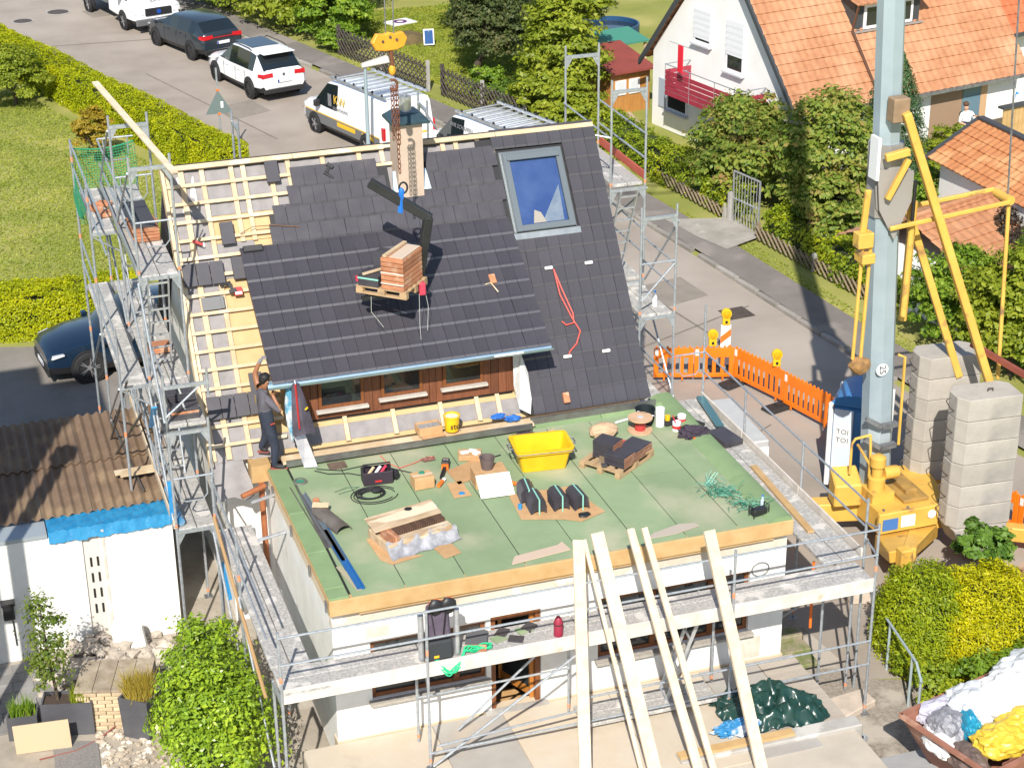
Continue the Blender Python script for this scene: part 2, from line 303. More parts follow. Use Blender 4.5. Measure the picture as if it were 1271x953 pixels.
# mended strips and seams in the asphalt
TAR = mat('tar_seam', (0.15, 0.125, 0.10), 0.9, 0, (0.20, 0.17, 0.14), 3)
for pl in ([(9.6, 13.5), (14.6, 15.6), (14.6, 15.66), (9.6, 13.56)], [(12.2, 18.2), (12.26, 18.2), (13.2, 13.0), (13.14, 13.0)], [(0.2, 46.8), (6.2, 46.4), (6.2, 46.48), (0.2, 46.88)], [(3.0, 42.0), (3.06, 42.0), (6.0, 33.0), (5.94, 33.0)], [(7.5, 36.2), (9.6, 36.9), (9.6, 36.96), (7.5, 36.26)], [(10.0, 8.0), (12.2, 9.3), (12.2, 9.35), (10.0, 8.05)]): gsheet('tar_seam', pl, 0.010, TAR)
MEND = mat('mended_asphalt', (0.27, 0.23, 0.19), 0.92, 0, (0.22, 0.19, 0.16), 2, bump=0.3, detail=8)
for pl in ([(5.0, 35.5), (6.4, 36.1), (6.0, 37.6), (4.6, 37.0)], [(12.4, 16.2), (13.9, 16.6), (13.7, 18.0), (12.2, 17.7)], [(2.2, 50.6), (3.6, 51.0), (3.3, 52.2), (1.9, 51.8)]): gsheet('asphalt_patch', pl, 0.009, MEND)
# manhole covers and drain
IRON = mat('cast_iron', (0.12, 0.095, 0.08), 0.7, 0.3, (0.08, 0.065, 0.055), 9, bump=0.3)
for (x, y, r, lab) in ((0.98, 52.0, 0.42, 'round iron manhole cover in the street beside the flatbed truck'), (-0.5, 51.0, 0.36, 'round iron manhole cover by the end of the long hedge'), (11.35, 17.2, 0.34, 'rusty round manhole cover in the road behind the scaffold')):
    t = thing('manhole_cover', lab, 'manhole', (x, y, gz(y)+0.008))
    B().lathe([(r*1.18, 0), (r*1.18, 0.008), (r*1.03, 0.008), (r*1.03, 0)], n=24, cap=False).build('ring', CONC, t)
    B().lathe([(r, 0.0), (r, 0.012)], n=24).build('lid', IRON, t)
t = thing('drain_cover', 'square rusty drain grate in the gutter near the orange barrier', 'drain', (14.1, 15.3, gz(15.3)+0.008), rad(5))
B().box(-0.36, 0.36, -0.34, 0.34, 0, 0.008).build('frame', IRON, t)
for k in range(6): B().box(-0.3, 0.3, -0.27+k*0.1, -0.21+k*0.1, 0.008, 0.02).build('bar', IRON, t)

# ------------------------------------------------------------------ the house under renovation
H = thing('house', 'white rendered house with dark half tiled roof and green flat roof', 'house', (3.6, 5.0, -0.3), world=True)
CM, SM = math.cos(rad(53.97)), math.sin(rad(53.97))
def MP(x, s, h=0): return Vector((x, 4.94+s*CM-h*SM, 2.85+s*SM+h*CM))
CD, SD = math.cos(rad(33.95)), math.sin(rad(33.95))
def DP(x, s, h=0): return Vector((x, 4.78+s*CD-h*SD, 4.33+s*SD+h*CD))
def wall_holes(x0, x1, z0, z1, y0, y1, holes):
    """upright wall along x with rectangular openings, each opening edge a cut"""
    b = B(); xs = sorted({x0, x1, *[h[0] for h in holes], *[h[1] for h in holes]})
    for a, c in zip(xs, xs[1:]):
        zc = z0
        for h in sorted([h for h in holes if h[0] <= a+1e-6 and h[1] >= c-1e-6], key=lambda h: h[2]):
            if h[2] > zc: b.box(a, c, y0, y1, zc, h[2])
            zc = h[3]
        if zc < z1: b.box(a, c, y0, y1, zc, z1)
    bm = bmesh.new(); me = bpy.data.meshes.new('x'); me.from_pydata(b.v, [], b.f); bm.from_mesh(me); bmesh.ops.remove_doubles(bm, verts=bm.verts, dist=1e-5)
    seen = {}
    for f in list(bm.faces):
        k = tuple(sorted(v.index for v in f.verts)); seen.setdefault(k, []).append(f)
    bmesh.ops.delete(bm, geom=[f for fs in seen.values() if len(fs) > 1 for f in fs], context='FACES')
    b2 = B(); bm.verts.index_update(); b2.v = [tuple(v.co) for v in bm.verts]; b2.f = [tuple(v.index for v in f.verts) for f in bm.faces]; bm.free(); return b2
W1, DO, W2 = (0.62, 2.55, 0.66, 1.74), (2.63, 3.50, -0.02, 1.79), (4.50, 7.25, 0.60, 1.76)
wall_holes(0.02, 7.9, 0.0, 2.1, 0.10, 0.34, [W1, DO, W2]).build('wall', PLAST, H)
B().box(0.02, 7.9, 0.10, 0.32, 2.1, 2.40).build('wall', PLASTO, H)
pl = wall_holes(0.0, 7.92, -0.55, 0.0, 0.06, 0.3, []); pl.build('plinth', mat('plinth_render', (0.62, 0.50, 0.36), 0.9, 0, (0.54, 0.43, 0.31), 2, bump=0.2), H)
B().box(0.02, 0.30, 0.34, 5.25, -0.55, 2.34).build('wall', PLAST, H)
B().box(0.0, 0.28, 0.32, 5.25, 2.34, 2.42).build('wall', PLASTO, H)
B().box(7.62, 7.9, 0.34, 5.25, -0.55, 2.42).build('wall', PLAST, H)
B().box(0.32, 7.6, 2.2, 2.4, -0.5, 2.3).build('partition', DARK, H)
B().box(0.32, 7.6, 0.36, 5.2, -0.5, -0.42).build('inner_floor', mat('inner_floor', (0.25, 0.19, 0.13), 0.8), H)
B().box(0.03, 7.88, 0.33, 5.24, 2.30, 2.6).build('roof_deck', TIMB, H)
# patches of older plaster and a cable on the facade
for (x0, x1, z0, z1) in ((0.55, 0.95, 1.82, 2.02), (6.95, 7.5, 0.02, 0.45)): B().box(x0, x1, 0.094, 0.1, z0, z1).build('plaster_patch', mat('patch', (0.50, 0.46, 0.38), 0.95, 0, (0.62, 0.58, 0.50), 6, bump=0.3), H)
B().tube([(0.62, 0.08, 1.55), (0.5, 0.06, 1.30), (0.38, 0.07, 1.22), (0.55, 0.06, 1.18), (0.62, 0.08, 1.22)], 0.012, 6).build('cable', STEELD, H)
B().tube([(7.42+0.16*math.cos(a), 0.075, 1.78+0.13*math.sin(a)) for a in np.linspace(0, 2*PI, 14)], 0.010, 6).build('cable', STEELD, H)
def window(par, x0, x1, z0, z1, y, mull=(), fr=0.075, sill=True, frm=BROWN, gl=GLASS, deep=0.07, open_leaf=None):
    wf = B()
    wf.box(x0, x1, y, y+deep, z0, z0+fr).box(x0, x1, y, y+deep, z1-fr, z1).box(x0, x0+fr, y, y+deep, z0+fr, z1-fr).box(x1-fr, x1, y, y+deep, z0+fr, z1-fr)
    o = wf.build('window', frm, par, bevel=0.006)
    xs = [x0+fr]+list(mull)+[x1-fr]
    for m_ in mull: B().box(m_-0.05, m_+0.05, y-0.012, y+deep-0.012, z0+fr, z1-fr).build('mullion', frm, o)
    for a, c in zip(xs, xs[1:]): B().box(a+(0.05 if a in mull else 0), c-(0.05 if c in mull else 0), y+0.03, y+0.045, z0+fr, z1-fr).build('pane', gl, o)
    if sill: B().box(x0-0.06, x1+0.06, y-0.20, y+0.02, z0-0.055, z0-0.006).build('sill', mat('stone_sill', (0.42, 0.38, 0.33), 0.8, 0, (0.32, 0.29, 0.25), 12), o)
    return o
window(H, *W1, 0.16, mull=(2.05,))
w2 = window(H, *W2, 0.16, mull=(5.5, 6.55))
# open glazed door
d = B(); d.box(2.64, 2.72, 0.14, 0.24, -0.01, 1.78).box(3.41, 3.49, 0.14, 0.24, -0.01, 1.78).box(2.72, 3.41, 0.14, 0.24, 1.69, 1.78)
dr = d.build('door', BROWN, H)
lf = B(); lx = 0.78
def lp(a, z): return (3.40-0.60*a*0.42, 0.26+0.60*a*0.95, z)
for z0, z1 in ((0.02, 0.16), (1.58, 1.68)): lf.beam(lp(0, (z0+z1)/2), lp(1.3, (z0+z1)/2), 0.05, z1-z0)
lf.beam(lp(0.02, 0.0), lp(0.02, 1.68), 0.10, 0.06).beam(lp(1.28, 0.0), lp(1.28, 1.68), 0.10, 0.06)
lo = lf.build('door_leaf', mat('orange_wood', (0.48, 0.20, 0.045), 0.4, 0, (0.40, 0.15, 0.03), 4), dr)
B().beam(lp(0.08, 0.87), lp(1.22, 0.87), 0.012, 1.42).build('pane', GLASS, dr)
B().box(2.72, 3.41, 0.2, 1.2, -0.43, -0.40).build('door_mat', mat('wood_floor', (0.55, 0.33, 0.15), 0.6, 0, (0.48, 0.27, 0.11), 4), H)
B().box(2.5, 3.6, -0.06, 0.12, -0.03, 0.012).build('threshold', CONC, H)
# beams round the flat roof
B().box(-0.03, 7.93, -0.05, 0.09, 2.42, 2.70).build('fascia_beam', TIMBO, H, bevel=0.008)
B().box(0.45, 7.6, 0.0, 0.095, 2.36, 2.415).build('fascia_beam', TIMBO, H)
B().box(-0.03, 0.03, 0.095, 4.75, 2.60, 2.69).build('fascia_beam', TIMBO, H)
B().box(-0.012, 0.0, 0.1, 4.75, 2.36, 2.595).build('edge_board', mat('edge_board', (0.66, 0.55, 0.40), 0.8, 0, (0.58, 0.44, 0.27), 2.5, bump=0.1, stretch=(1, 0.4, 2)), H)
for y in (0.14, 1.3, 2.7, 4.2): B().box(-0.055, -0.032, y, y+0.06, 2.4, 2.6).build('bracket', STEELD, H)
# green bitumen sheets with open seams
seams = [0.34, 1.22, 2.20, 3.22, 4.18, 5.18, 6.02, 6.95, 7.55]
for i, (a, c) in enumerate(zip(seams, seams[1:])):
    cut = [0.0, 4.95] if i % 2 else [0.0, random.uniform(2.2, 3.6), 4.95]
    for q0, q1 in zip(cut, cut[1:]):
        h = random.uniform(0.0, 0.005); B().box(a+0.008, c-0.008, -0.02+q0+0.006, q1-0.006, 2.6, 2.700+h).build('roofing_sheet', GREENM, H)
B().box(0.03, 7.86, -0.03, 5.0, 2.6, 2.688).build('roofing_base', mat('bitumen', (0.02, 0.022, 0.02), 0.8), H)
ys = [-0.03, 0.3, 1.5, 2.9, 4.7]
for a, c in zip(ys, ys[1:]):
    B().box(-0.02, 0.30, a+0.006, c-0.006, 2.66, 2.725+random.uniform(0, 0.008)).build('roofing_sheet', GREENE, H, bevel=0.01)
ys = [-0.04, 0.5, 1.6, 2.6, 3.5, 4.3, 5.2]
for a, c in zip(ys, ys[1:]):
    B().prism([(7.44, a+0.005, 2.69), (7.52, a+0.005, 2.72), (7.62, a+0.005, 2.775), (7.84, a+0.005, 2.78), (7.90, a+0.005, 2.75), (7.90, a+0.005, 2.6), (7.44, a+0.005, 2.6)], (0, c-a-0.01, 0)).build('roofing_sheet', GREENE, H, smooth=True)
xs = [0.34, 1.9, 3.4, 5.0, 6.3, 7.56]
for a, c in zip(xs, xs[1:]):
    B().prism([(a+0.005, 4.62, 2.69), (a+0.005, 4.80, 2.79), (a+0.005, 4.86, 2.79), (a+0.005, 4.86, 2.6), (a+0.005, 4.62, 2.6)], (c-a-0.01, 0, 0)).build('roofing_sheet', GREENE, H)
rd_ = B().lathe([(0.075, 0.004), (0.08, 0.022), (0.12, 0.022), (0.135, 0.0)], (0.42, 4.05, 2.705), 20, cap=False).build('roof_drain', mat('drain_ring', (0.12, 0.13, 0.10), 0.6), H, smooth=True); B().lathe([(0.075, 0.0), (0.075, 0.006)], (0.42, 4.05, 2.705), 20).build('drain_bowl', mat('drain_green', (0.04, 0.22, 0.14), 0.4), H)
B().box(1.02, 1.34, 4.30, 4.55, 2.70, 2.725).build('roof_patch', mat('tar_patch', (0.10, 0.07, 0.05), 0.8, 0, (0.16, 0.11, 0.08), 8), H)

# main body with gables
prof = [(5.24, -0.6), (11.15, -0.6), (11.15, 3.05), (8.19, 7.10), (5.24, 3.02)]
B().prism([(-0.70, y, z) for y, z in prof], (0.3, 0, 0)).build('gable_wall', PLAST, H)
B().prism([(7.0, y, z) for y, z in prof], (0.3, 0, 0)).build('gable_wall', PLAST, H)
B().box(-0.4, 7.0, 10.85, 11.15, -0.6, 3.05).build('wall', PLAST, H)
B().box(-0.4, 7.0, 5.24, 5.5, -0.6, 3.0).build('wall', PLAST, H)
B().prism([(-0.93, 8.22, 7.34), (-0.93, 11.7, 2.60), (-0.93, 11.7, 2.45), (-0.93, 8.22, 7.18)], (8.33, 0, 0)).build('rear_roof', TILE, H)
# front roof: rafters' board, underlay, fibre boards
def slab(F, x0, x1, s0, s1, h0, h1): return B().hexa([F(x0, s0, h0), F(x1, s0, h0), F(x1, s1, h0), F(x0, s1, h0), F(x0, s0, h1), F(x1, s0, h1), F(x1, s1, h1), F(x0, s1, h1)])
slab(MP, -0.85, 7.38, 0.02, 5.5, -0.22, -0.14).build('roof_boarding', FIBRE, H)
UND = -0.137
# underlay strips with folds
def underlay(x0, x1, s0, s1):
    b = B(); nx, ns = max(2, int((x1-x0)/0.08)), max(2, int((s1-s0)/0.15))
    vs = [MP(x0+(x1-x0)*i/nx, s0+(s1-s0)*j/ns, UND+0.008+0.006*math.sin(i*1.7+math.sin(j*0.8)*1.5)+random.uniform(0, 0.004)) for j in range(ns+1) for i in range(nx+1)]
    b.add(vs, [(j*(nx+1)+i, j*(nx+1)+i+1, (j+1)*(nx+1)+i+1, (j+1)*(nx+1)+i) for j in range(ns) for i in range(nx)]); return b.build('underlay', MEMB, H, smooth=True)
underlay(-0.92, -0.22, 0.02, 5.45); underlay(-0.22, 5.5, 4.55, 5.47); underlay(-0.22, 0.35, 0.0, 0.9); underlay(-0.2, 0.5, 3.35, 4.0); underlay(0.3, 4.9, 0.10, 0.40); underlay(-0.22, 0.55, 4.0, 4.1)
# counter battens (up the slope) and tile battens (across)
CB = [-0.90, -0.62, -0.24, 0.30, 0.52, 1.02, 1.36, 2.02, 2.72, 3.16, 3.92, 4.36, 4.62, 5.05]
for i, x in enumerate(CB):
    lo = 0.05 if x < 0.2 else (4.0 if x < 1.2 else 4.9)
    wd = 0.10 if x < -0.5 else 0.085
    b = slab(MP, x-wd/2, x+wd/2, lo, 5.48, UND+0.012, UND+0.062); b.build('counter_batten', TIMB, H)
for x in (0.70, 1.55, 2.45, 3.35, 4.05, 4.45): slab(MP, x-0.04, x+0.04, 0.06, 0.60, UND+0.022, UND+0.07).build('counter_batten', TIMB, H)
GAUGE = 0.3456
for k in range(1, 17):
    s_ = k*GAUGE-0.03
    x1 = 0.45 if s_ < 3.8 else (1.6 if s_ < 5.0 else 5.35)
    segs = [(-0.93, x1)]
    if k == 15: segs = [(-0.93, 5.35)]
    if k in (12, 13): segs = [(-0.93, x1)]
    for a, c in segs:
        if k == 2: a = -1.35
        slab(MP, a, c, s_-0.03, s_+0.03, UND+0.064, UND+0.104).build('tile_batten', TIMB, H)
for a, c in ((-0.93, 1.45), (1.46, 3.2), (3.9, 5.4), (5.41, 7.4)): slab(MP, a, c, 5.44, 5.53, UND+0.10, UND+0.15).build('ridge_batten', TIMB, H)
slab(MP, -0.99, -0.93, -0.05, 5.53, -0.22, 0.0).build('verge_board', TIMB, H)
# fibre boards showing between the battens
for (x0, x1, s0, s1) in ((-0.19, 0.40, 0.55, 3.30), (-0.20, 1.45, 4.02, 4.5), (0.3, 4.9, 0.40, 0.62)): slab(MP, x0, x1, s0, s1, UND+0.002, UND+0.02).build('insulation_board', FIBRE, H)
B().beam((0.25, 4.73, 2.82), (4.95, 4.73, 2.82), 0.26, 0.05).build('eaves_plank', TIMB, H)
B().box(0.3, 4.9, 4.56, 4.60, 2.76, 2.87).build('eaves_flashing', mat('zinc_flash', (0.30, 0.30, 0.30), 0.35, 0.7, (0.22, 0.2, 0.19), 4), H)
B().box(4.93, 7.42, 4.74, 4.78, 2.74, 2.88).build('eaves_flashing', mat('zinc_flash', (0.3, 0.3, 0.3)), H)
# stretch of loose underlay over the left eaves
b = B(); vs = []
for j in range(9):
    for i in range(9):
        u, v = i/8, j/8; p = MP(-0.95+u*0.62, 0.25-v*0.30, UND+0.02); p += Vector((0.06*math.sin(v*5+u*3), -0.25*v*v, -0.55*v*v+0.05*math.sin(u*9+v*4)*v)); vs.append(p)
b.add(vs, [(j*9+i, j*9+i+1, (j+1)*9+i+1, (j+1)*9+i) for j in range(8) for i in range(8)]).build('underlay', MEMB, H, smooth=True)

# ---- tiles
NOSE = mat('tile_nose', (0.080, 0.077, 0.090), 0.4, 0, (0.060, 0.057, 0.068), 5, spec=0.6)
def tile_me(wd, ln, th=0.022):
    pr = [(0, 0.020), (0, 0.030), (0.040, 0.052), (ln, th), (ln, 0.0)]; b = B(); b.v = [(x, y, z) for x in (-wd/2, wd/2) for y, z in pr]
    b.f = [(0, 1, 2, 3, 4), (9, 8, 7, 6, 5)]+[(k, k+5, (k+1) % 5+5, (k+1) % 5) for k in range(5)]; me = b.mesh('roof_tile', TILE); me.materials.append(NOSE)
    for p in me.polygons:
        if abs(p.normal.x) < 0.5 and p.center.y < 0.03: p.material_index = 1
    return me
TW = 0.234; TME = tile_me(TW-0.006, 0.40); TME2 = tile_me(TW-0.006, 0.42)
def tmat(F, x, s, h):
    o = F(x, s, h); sx = F(x+1, s, h)-o; sy = F(x, s+1, h)-o; n = sx.cross(sy)
    return Matrix(((sx.x, sy.x, n.x, o.x), (sx.y, sy.y, n.y, o.y), (sx.z, sy.z, n.z, o.z), (0, 0, 0, 1)))
MR = slab(MP, 5.0, 7.36, 0.03, 5.42, -0.136, -0.06).build('main_roof', BLACK, H)
for (xa, xb, sa, sb) in ((0.85, 5.0, 3.86, 4.5), (1.4, 3.2, 4.5, 5.2), (3.9, 5.0, 4.5, 5.2)): slab(MP, xa, xb, sa, sb, -0.12, -0.05).build('underlay', BLACK, H)
def child_tile(F, x, s, h, me, par):
    j = Matrix.Rotation(random.gauss(0, 0.006), 4, 'Z') @ Matrix.Rotation(random.gauss(0, 0.006), 4, 'X')
    return inst('roof_tile', me, par, matrix=tmat(F, x, s, h+random.uniform(0, 0.004)) @ j)
HT = -0.03
for k in range(16):                                                  # right of the dormer: full slope
    s_ = k*GAUGE; off = (k % 2)*TW/2
    x = 7.40-TW/2
    while x > 5.02:
        if not (3.30 < s_ < 4.95 and 5.40 < x < 6.66) and (s_ < 4.3 or x > 5.28):
            child_tile(MP, x, s_, HT, TME, MR)
        x -= TW
# upper rows left of the skylight, small and far: one joined part
rows = [(3.84, 0.80, 5.30), (4.185, 0.92, 5.30), (4.53, 1.25, 5.30), (4.875, 1.36, 5.30)]
b = B(); rr = random.Random(3)
for k, (s_, xa, xb) in enumerate(rows):
    x = xa+TW/2
    while x < xb:
        if not (k == 3 and 2.95 < x < 3.95) and not (k == 2 and 3.2 < x < 3.8):
            M_ = tmat(MP, x, s_, HT+rr.uniform(0, 0.004)) @ Matrix.Rotation(rr.gauss(0, 0.006), 4, 'Z'); k0 = len(b.v); b.v += [tuple(M_ @ v.co) for v in TME.vertices]; b.f += [tuple(k0+q for q in p.vertices) for p in TME.polygons]
        x += TW
tr_ = kind(b.build('tile_rows', TILE, MR), 'stuff'); tr_.data.materials.append(NOSE); np_ = len(TME.polygons)
for k, p in enumerate(tr_.data.polygons): p.material_index = TME.polygons[k % np_].material_index
# ---- shed dormer
DR = B().hexa([DP(0.2, 0.0, -0.14), DP(5.28, 0.0, -0.14), DP(5.28, 2.95, -0.14), DP(0.2, 2.95, -0.14), DP(0.2, 0.0, -0.03), DP(5.28, 0.0, -0.03), DP(5.28, 2.95, -0.03), DP(0.2, 2.95, -0.03)]).build('dormer', BLACK, H)
def sub(bb, name, m_, **k):
    o = bb.build(name, m_, None, **k); o.parent = DR; return o
DG = 0.365
for k in range(8):
    s_ = k*DG; x = 5.33-TW/2-(k % 2)*0.0; xl = 0.16 if k < 7 else 0.30
    x = 5.33-TW/2
    while x-TW/2 > xl-0.12:
        child_tile(DP, x, s_-0.05, -0.02, TME2, DR); x -= TW
# gutter and fascia
GUT = mat('zinc_gutter', (0.42, 0.58, 0.68), 0.3, 0.75, (0.52, 0.66, 0.74), 3)
b = B(); prof = [(0.075*math.cos(a), 0.075*math.sin(a)) for a in np.linspace(PI, 2*PI, 9)]+[(0.067*math.cos(a), 0.067*math.sin(a)) for a in np.linspace(2*PI, PI, 9)]
b.prism([(0.10, 4.70+p[0], 4.30+p[1]) for p in prof], (5.24, 0, 0)); sub(b, 'gutter', GUT, smooth=True)
sub(B().box(0.12, 5.3, 4.775, 4.80, 4.20, 4.36), 'fascia', GUT)
sub(B().box(4.2, 4.75, 4.60, 4.625, 4.29, 4.315), 'gutter_label', WHITE)
# front of the dormer: boards and three windows
FY = 5.27
DW = [(1.08, 1.92, 3.46, 4.24), (2.24, 3.02, 3.52, 4.24), (3.41, 4.18, 3.54, 4.24)]
for (a, c, z0, z1) in DW:
    o = window(None, a, c, z0, z1, FY-0.04, fr=0.06, sill=False, gl=GLASS); o.parent = DR
    s2 = B().box(a-0.06, c+0.06, FY-0.13, FY-0.03, z0-0.05, z0-0.005).build('sill', mat('white_sill', (0.55, 0.50, 0.45), 0.7, 0, (0.45, 0.4, 0.36), 5), None); s2.parent = o
edges = [0.66, 1.08, 1.92, 2.24, 3.02, 3.41, 4.18, 4.78]
for i in range(0, 8, 2):
    n = max(2, round((edges[i+1]-edges[i])/0.135)); wd = (edges[i+1]-edges[i])/n
    for k in range(n): sub(B().box(edges[i]+k*wd+0.004, edges[i]+(k+1)*wd-0.004, FY-random.uniform(0.0, 0.008), FY+0.03, 3.26, 4.44), 'cladding_board', CLAD)
for (a, c, z0, z1) in DW:
    sub(B().box(a, c, FY, FY+0.03, 3.26, z0-0.055), 'cladding_board', CLAD); sub(B().box(a, c, FY, FY+0.03, z1+0.001, 4.42), 'cladding_board', CLAD)
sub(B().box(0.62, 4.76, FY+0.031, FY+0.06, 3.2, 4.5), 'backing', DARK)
for x in (0.60, 4.79):
    sub(B().prism([(x-0.015, 5.27, 3.3), (x-0.015, 5.27, 4.5), (x-0.015, 7.2, 5.85), (x-0.015, 7.2, 5.95)], (0.03, 0, 0)), 'cheek', FIBRE)
sub(B().beam((4.82, 5.22, 3.25), (4.82, 5.22, 4.5), 0.09, 0.07), 'corner_post', TIMBO)
b = B(); b.add([(4.74, 5.20, 4.05), (4.88, 5.16, 4.05), (5.0, 5.10, 3.65), (5.02, 4.96, 3.2), (4.94, 4.78, 2.96), (4.76, 4.90, 3.05), (4.74, 5.16, 3.4)], [(0, 1, 2, 3, 4, 5, 6)]); sub(b, 'corner_film', mat('pale_film', (0.62, 0.62, 0.60), 0.5, 0, (0.5, 0.5, 0.5), 7, bump=0.4))
# roof window
RW = slab(MP, 5.40, 6.66, 3.36, 5.12, -0.05, -0.02).build('roof_window', mat('window_flashing', (0.21, 0.235, 0.25), 0.4, 0.5), H)
FRM = mat('window_cover', (0.15, 0.175, 0.19), 0.4, 0.4)
def rsub(bb, name, m_): o = bb.build(name, m_, None, bevel=0.006); o.parent = RW; return o
for (x0, x1, s0, s1) in ((5.44, 5.56, 3.50, 5.08), (6.50, 6.62, 3.50, 5.08), (5.56, 6.50, 3.50, 3.62), (5.56, 6.50, 4.93, 5.08)): rsub(slab(MP, x0, x1, s0, s1, -0.019, 0.085), 'frame', FRM)
rsub(slab(MP, 5.50, 6.56, 4.90, 5.03, 0.086, 0.12), 'frame', FRM)
rsub(slab(MP, 5.565, 6.495, 3.625, 4.925, 0.03, 0.045), 'pane', mat('roof_glass', (0.15, 0.25, 0.52), 0.03, 0.85, (0.24, 0.36, 0.62), 0.8, contrast=(0.42, 0.6)))
B().add([MP(5.98, 3.64, 0.047), MP(6.42, 3.64, 0.047), MP(6.44, 4.35, 0.047)], [(0, 1, 2)]).build('painted_lit_reveal', mat('lit_reveal_colour', (0.15, 0.19, 0.25), 0.5, 0, (0.10, 0.14, 0.20), 5), None).parent = RW  # flat triangle over the glass, its colour painting the sunlit inner reveal
B().add([MP(5.80, 3.64, 0.048), MP(6.06, 3.64, 0.048), MP(5.98, 3.84, 0.048), MP(5.86, 3.90, 0.048)], [(0, 1, 2, 3)]).build('painted_lit_interior', mat('lit_interior_colour', (0.30, 0.27, 0.23), 0.7), None).parent = RW  # second pale sheet over the glass, painting the bright interior behind it
rsub(slab(MP, 5.36, 6.72, 3.36, 3.49, -0.02, 0.012), 'apron', mat('apron_zinc', (0.33, 0.36, 0.38), 0.4, 0.5, (0.26, 0.29, 0.31), 6))
# chimney
CH = B().box(3.31, 3.80, 7.55, 8.10, 5.9, 7.86).build('chimney', mat('chimney_render', (0.52, 0.41, 0.32), 0.9, 0, (0.46, 0.36, 0.28), 2, bump=0.15), H)
def csub(bb, name, m_, **k): o = bb.build(name, m_, None, **k); o.parent = CH; return o
PAT = mat('patinated_cap', (0.055, 0.10, 0.12), 0.4, 0.5, (0.035, 0.065, 0.085), 4)
csub(B().add([(3.20, 7.46, 7.86), (3.93, 7.46, 7.86), (3.93, 8.19, 7.86), (3.20, 8.19, 7.86), (3.20, 7.46, 7.90), (3.93, 7.46, 7.90), (3.93, 8.19, 7.90), (3.20, 8.19, 7.90), (3.36, 7.62, 8.04), (3.77, 7.62, 8.04), (3.77, 8.03, 8.04), (3.36, 8.03, 8.04)], [(3, 2, 1, 0), (0, 1, 5, 4), (1, 2, 6, 5), (2, 3, 7, 6), (3, 0, 4, 7), (4, 5, 9, 8), (5, 6, 10, 9), (6, 7, 11, 10), (7, 4, 8, 11), (8, 9, 10, 11)]), 'cap', PAT)
csub(B().lathe([(0.11, 0), (0.11, 0.28), (0.095, 0.28), (0.095, 0.05)], (3.56, 7.82, 8.035), 20), 'flue', ALU, smooth=True)
csub(B().hexa([MP(3.22, 4.55, 0.0), MP(3.95, 4.55, 0.0), MP(3.90, 4.95, 0.0), MP(3.26, 4.95, 0.0), MP(3.22, 4.55, 0.05), MP(3.95, 4.55, 0.05), MP(3.90, 4.95, 0.09), MP(3.26, 4.95, 0.09)]), 'film_collar', mat('crumpled_film', (0.60, 0.68, 0.74), 0.35, 0.1, (0.35, 0.50, 0.62), 6, bump=0.8, bscale=12))
# four little snow guards / hooks and a drainage pipe at the corner
for (x, s_) in ((5.91, 2.74), (6.72, 2.74), (5.92, 1.0), (6.70, 1.0)): slab(MP, x-0.08, x+0.08, s_-0.03, s_+0.03, 0.02, 0.06).build('roof_hook', WPLAS, H, bevel=0.01)
PIPE = mat('clay_pipe', (0.36, 0.13, 0.05), 0.6, 0, (0.28, 0.09, 0.035), 5)
B().tube([(-0.14, 4.75, 2.45), (-0.14, 4.74, 1.2), (-0.14, 4.72, -0.4)], 0.055, 10).build('downpipe', PIPE, H, smooth=True)
B().tube([(-0.10, 4.6, 2.45), (-0.55, 4.45, 2.38)], 0.05, 10).build('pipe_branch', PIPE, H, smooth=True)
B().box(-0.30, 0.05, 4.75, 5.1, 2.45, 2.78).build('eaves_block', TIMBO, H)
# ------------------------------------------------------------------ scaffolding
PR = 0.0245
def sc_frame(par, a, c, z0, z1, top=0.0, collar=True, gus=True):
    """one lift of a frame: two posts from z0 to z1 and a head transom with gussets; a, c are the (x, y) of the posts"""
    b = B(); A, C_ = Vector((a[0], a[1], 0)), Vector((c[0], c[1], 0)); d = (C_-A).normalized(); Z = Vector((0, 0, 1))
    for P in (A, C_): b.tube([P+Z*z0, P+Z*(z1+top)], PR, 8)
    b.beam(A+Z*(z1-0.04), C_+Z*(z1-0.04), 0.045, 0.065)
    if gus:
        for P, s_ in ((A, 1), (C_, -1)):
            q = [P+Z*(z1-0.07), P+d*s_*0.15+Z*(z1-0.07), P+d*s_*0.03+Z*(z1-0.28), P+Z*(z1-0.28)]; nn = d.cross(Z)*0.02
            b.prism([v-nn*0.5 for v in q], nn)
    o = b.build('frame', STEEL, par, smooth=True)
    if collar:
        for P in (A, C_): B().tube([P+Z*(z0+0.06), P+Z*(z0+0.13)], PR*1.06, 8).build('collar', COLR, o)
    return o
def sc_rail(par, p, q, r=0.019): return B().tube([p, q], r, 8).build('guard_rail', STEEL, par, smooth=True)
def sc_brace(par, p, q): return B().tube([p, q], 0.021, 8).build('brace', STEEL, par, smooth=True)
def sc_deck(par, x0, x1, y0, y1, z, along='y', n=2, th=0.07):
    """deck of n steel planks side by side"""
    for k in range(n):
        if along == 'y':
            w_ = (x1-x0)/n; bb = B().box(x0+k*w_+0.008, x0+(k+1)*w_-0.008, y0+0.01, y1-0.01, z-th, z+random.uniform(-0.006, 0))
        else:
            w_ = (y1-y0)/n; bb = B().box(x0+0.01, x1-0.01, y0+k*w_+0.008, y0+(k+1)*w_-0.008, z-th, z+random.uniform(-0.006, 0))
        bb.build('deck_plank', DECK, par, bevel=0.008)
def sc_base(par, x, y): B().lathe([(0.018, 0.0), (0.018, 0.3)], (x, y, gz(y)+0.012), 8).box(x-0.075, x+0.075, y-0.075, y+0.075, gz(y)+0.004, gz(y)+0.014).build('base_plate', STEELD, par)
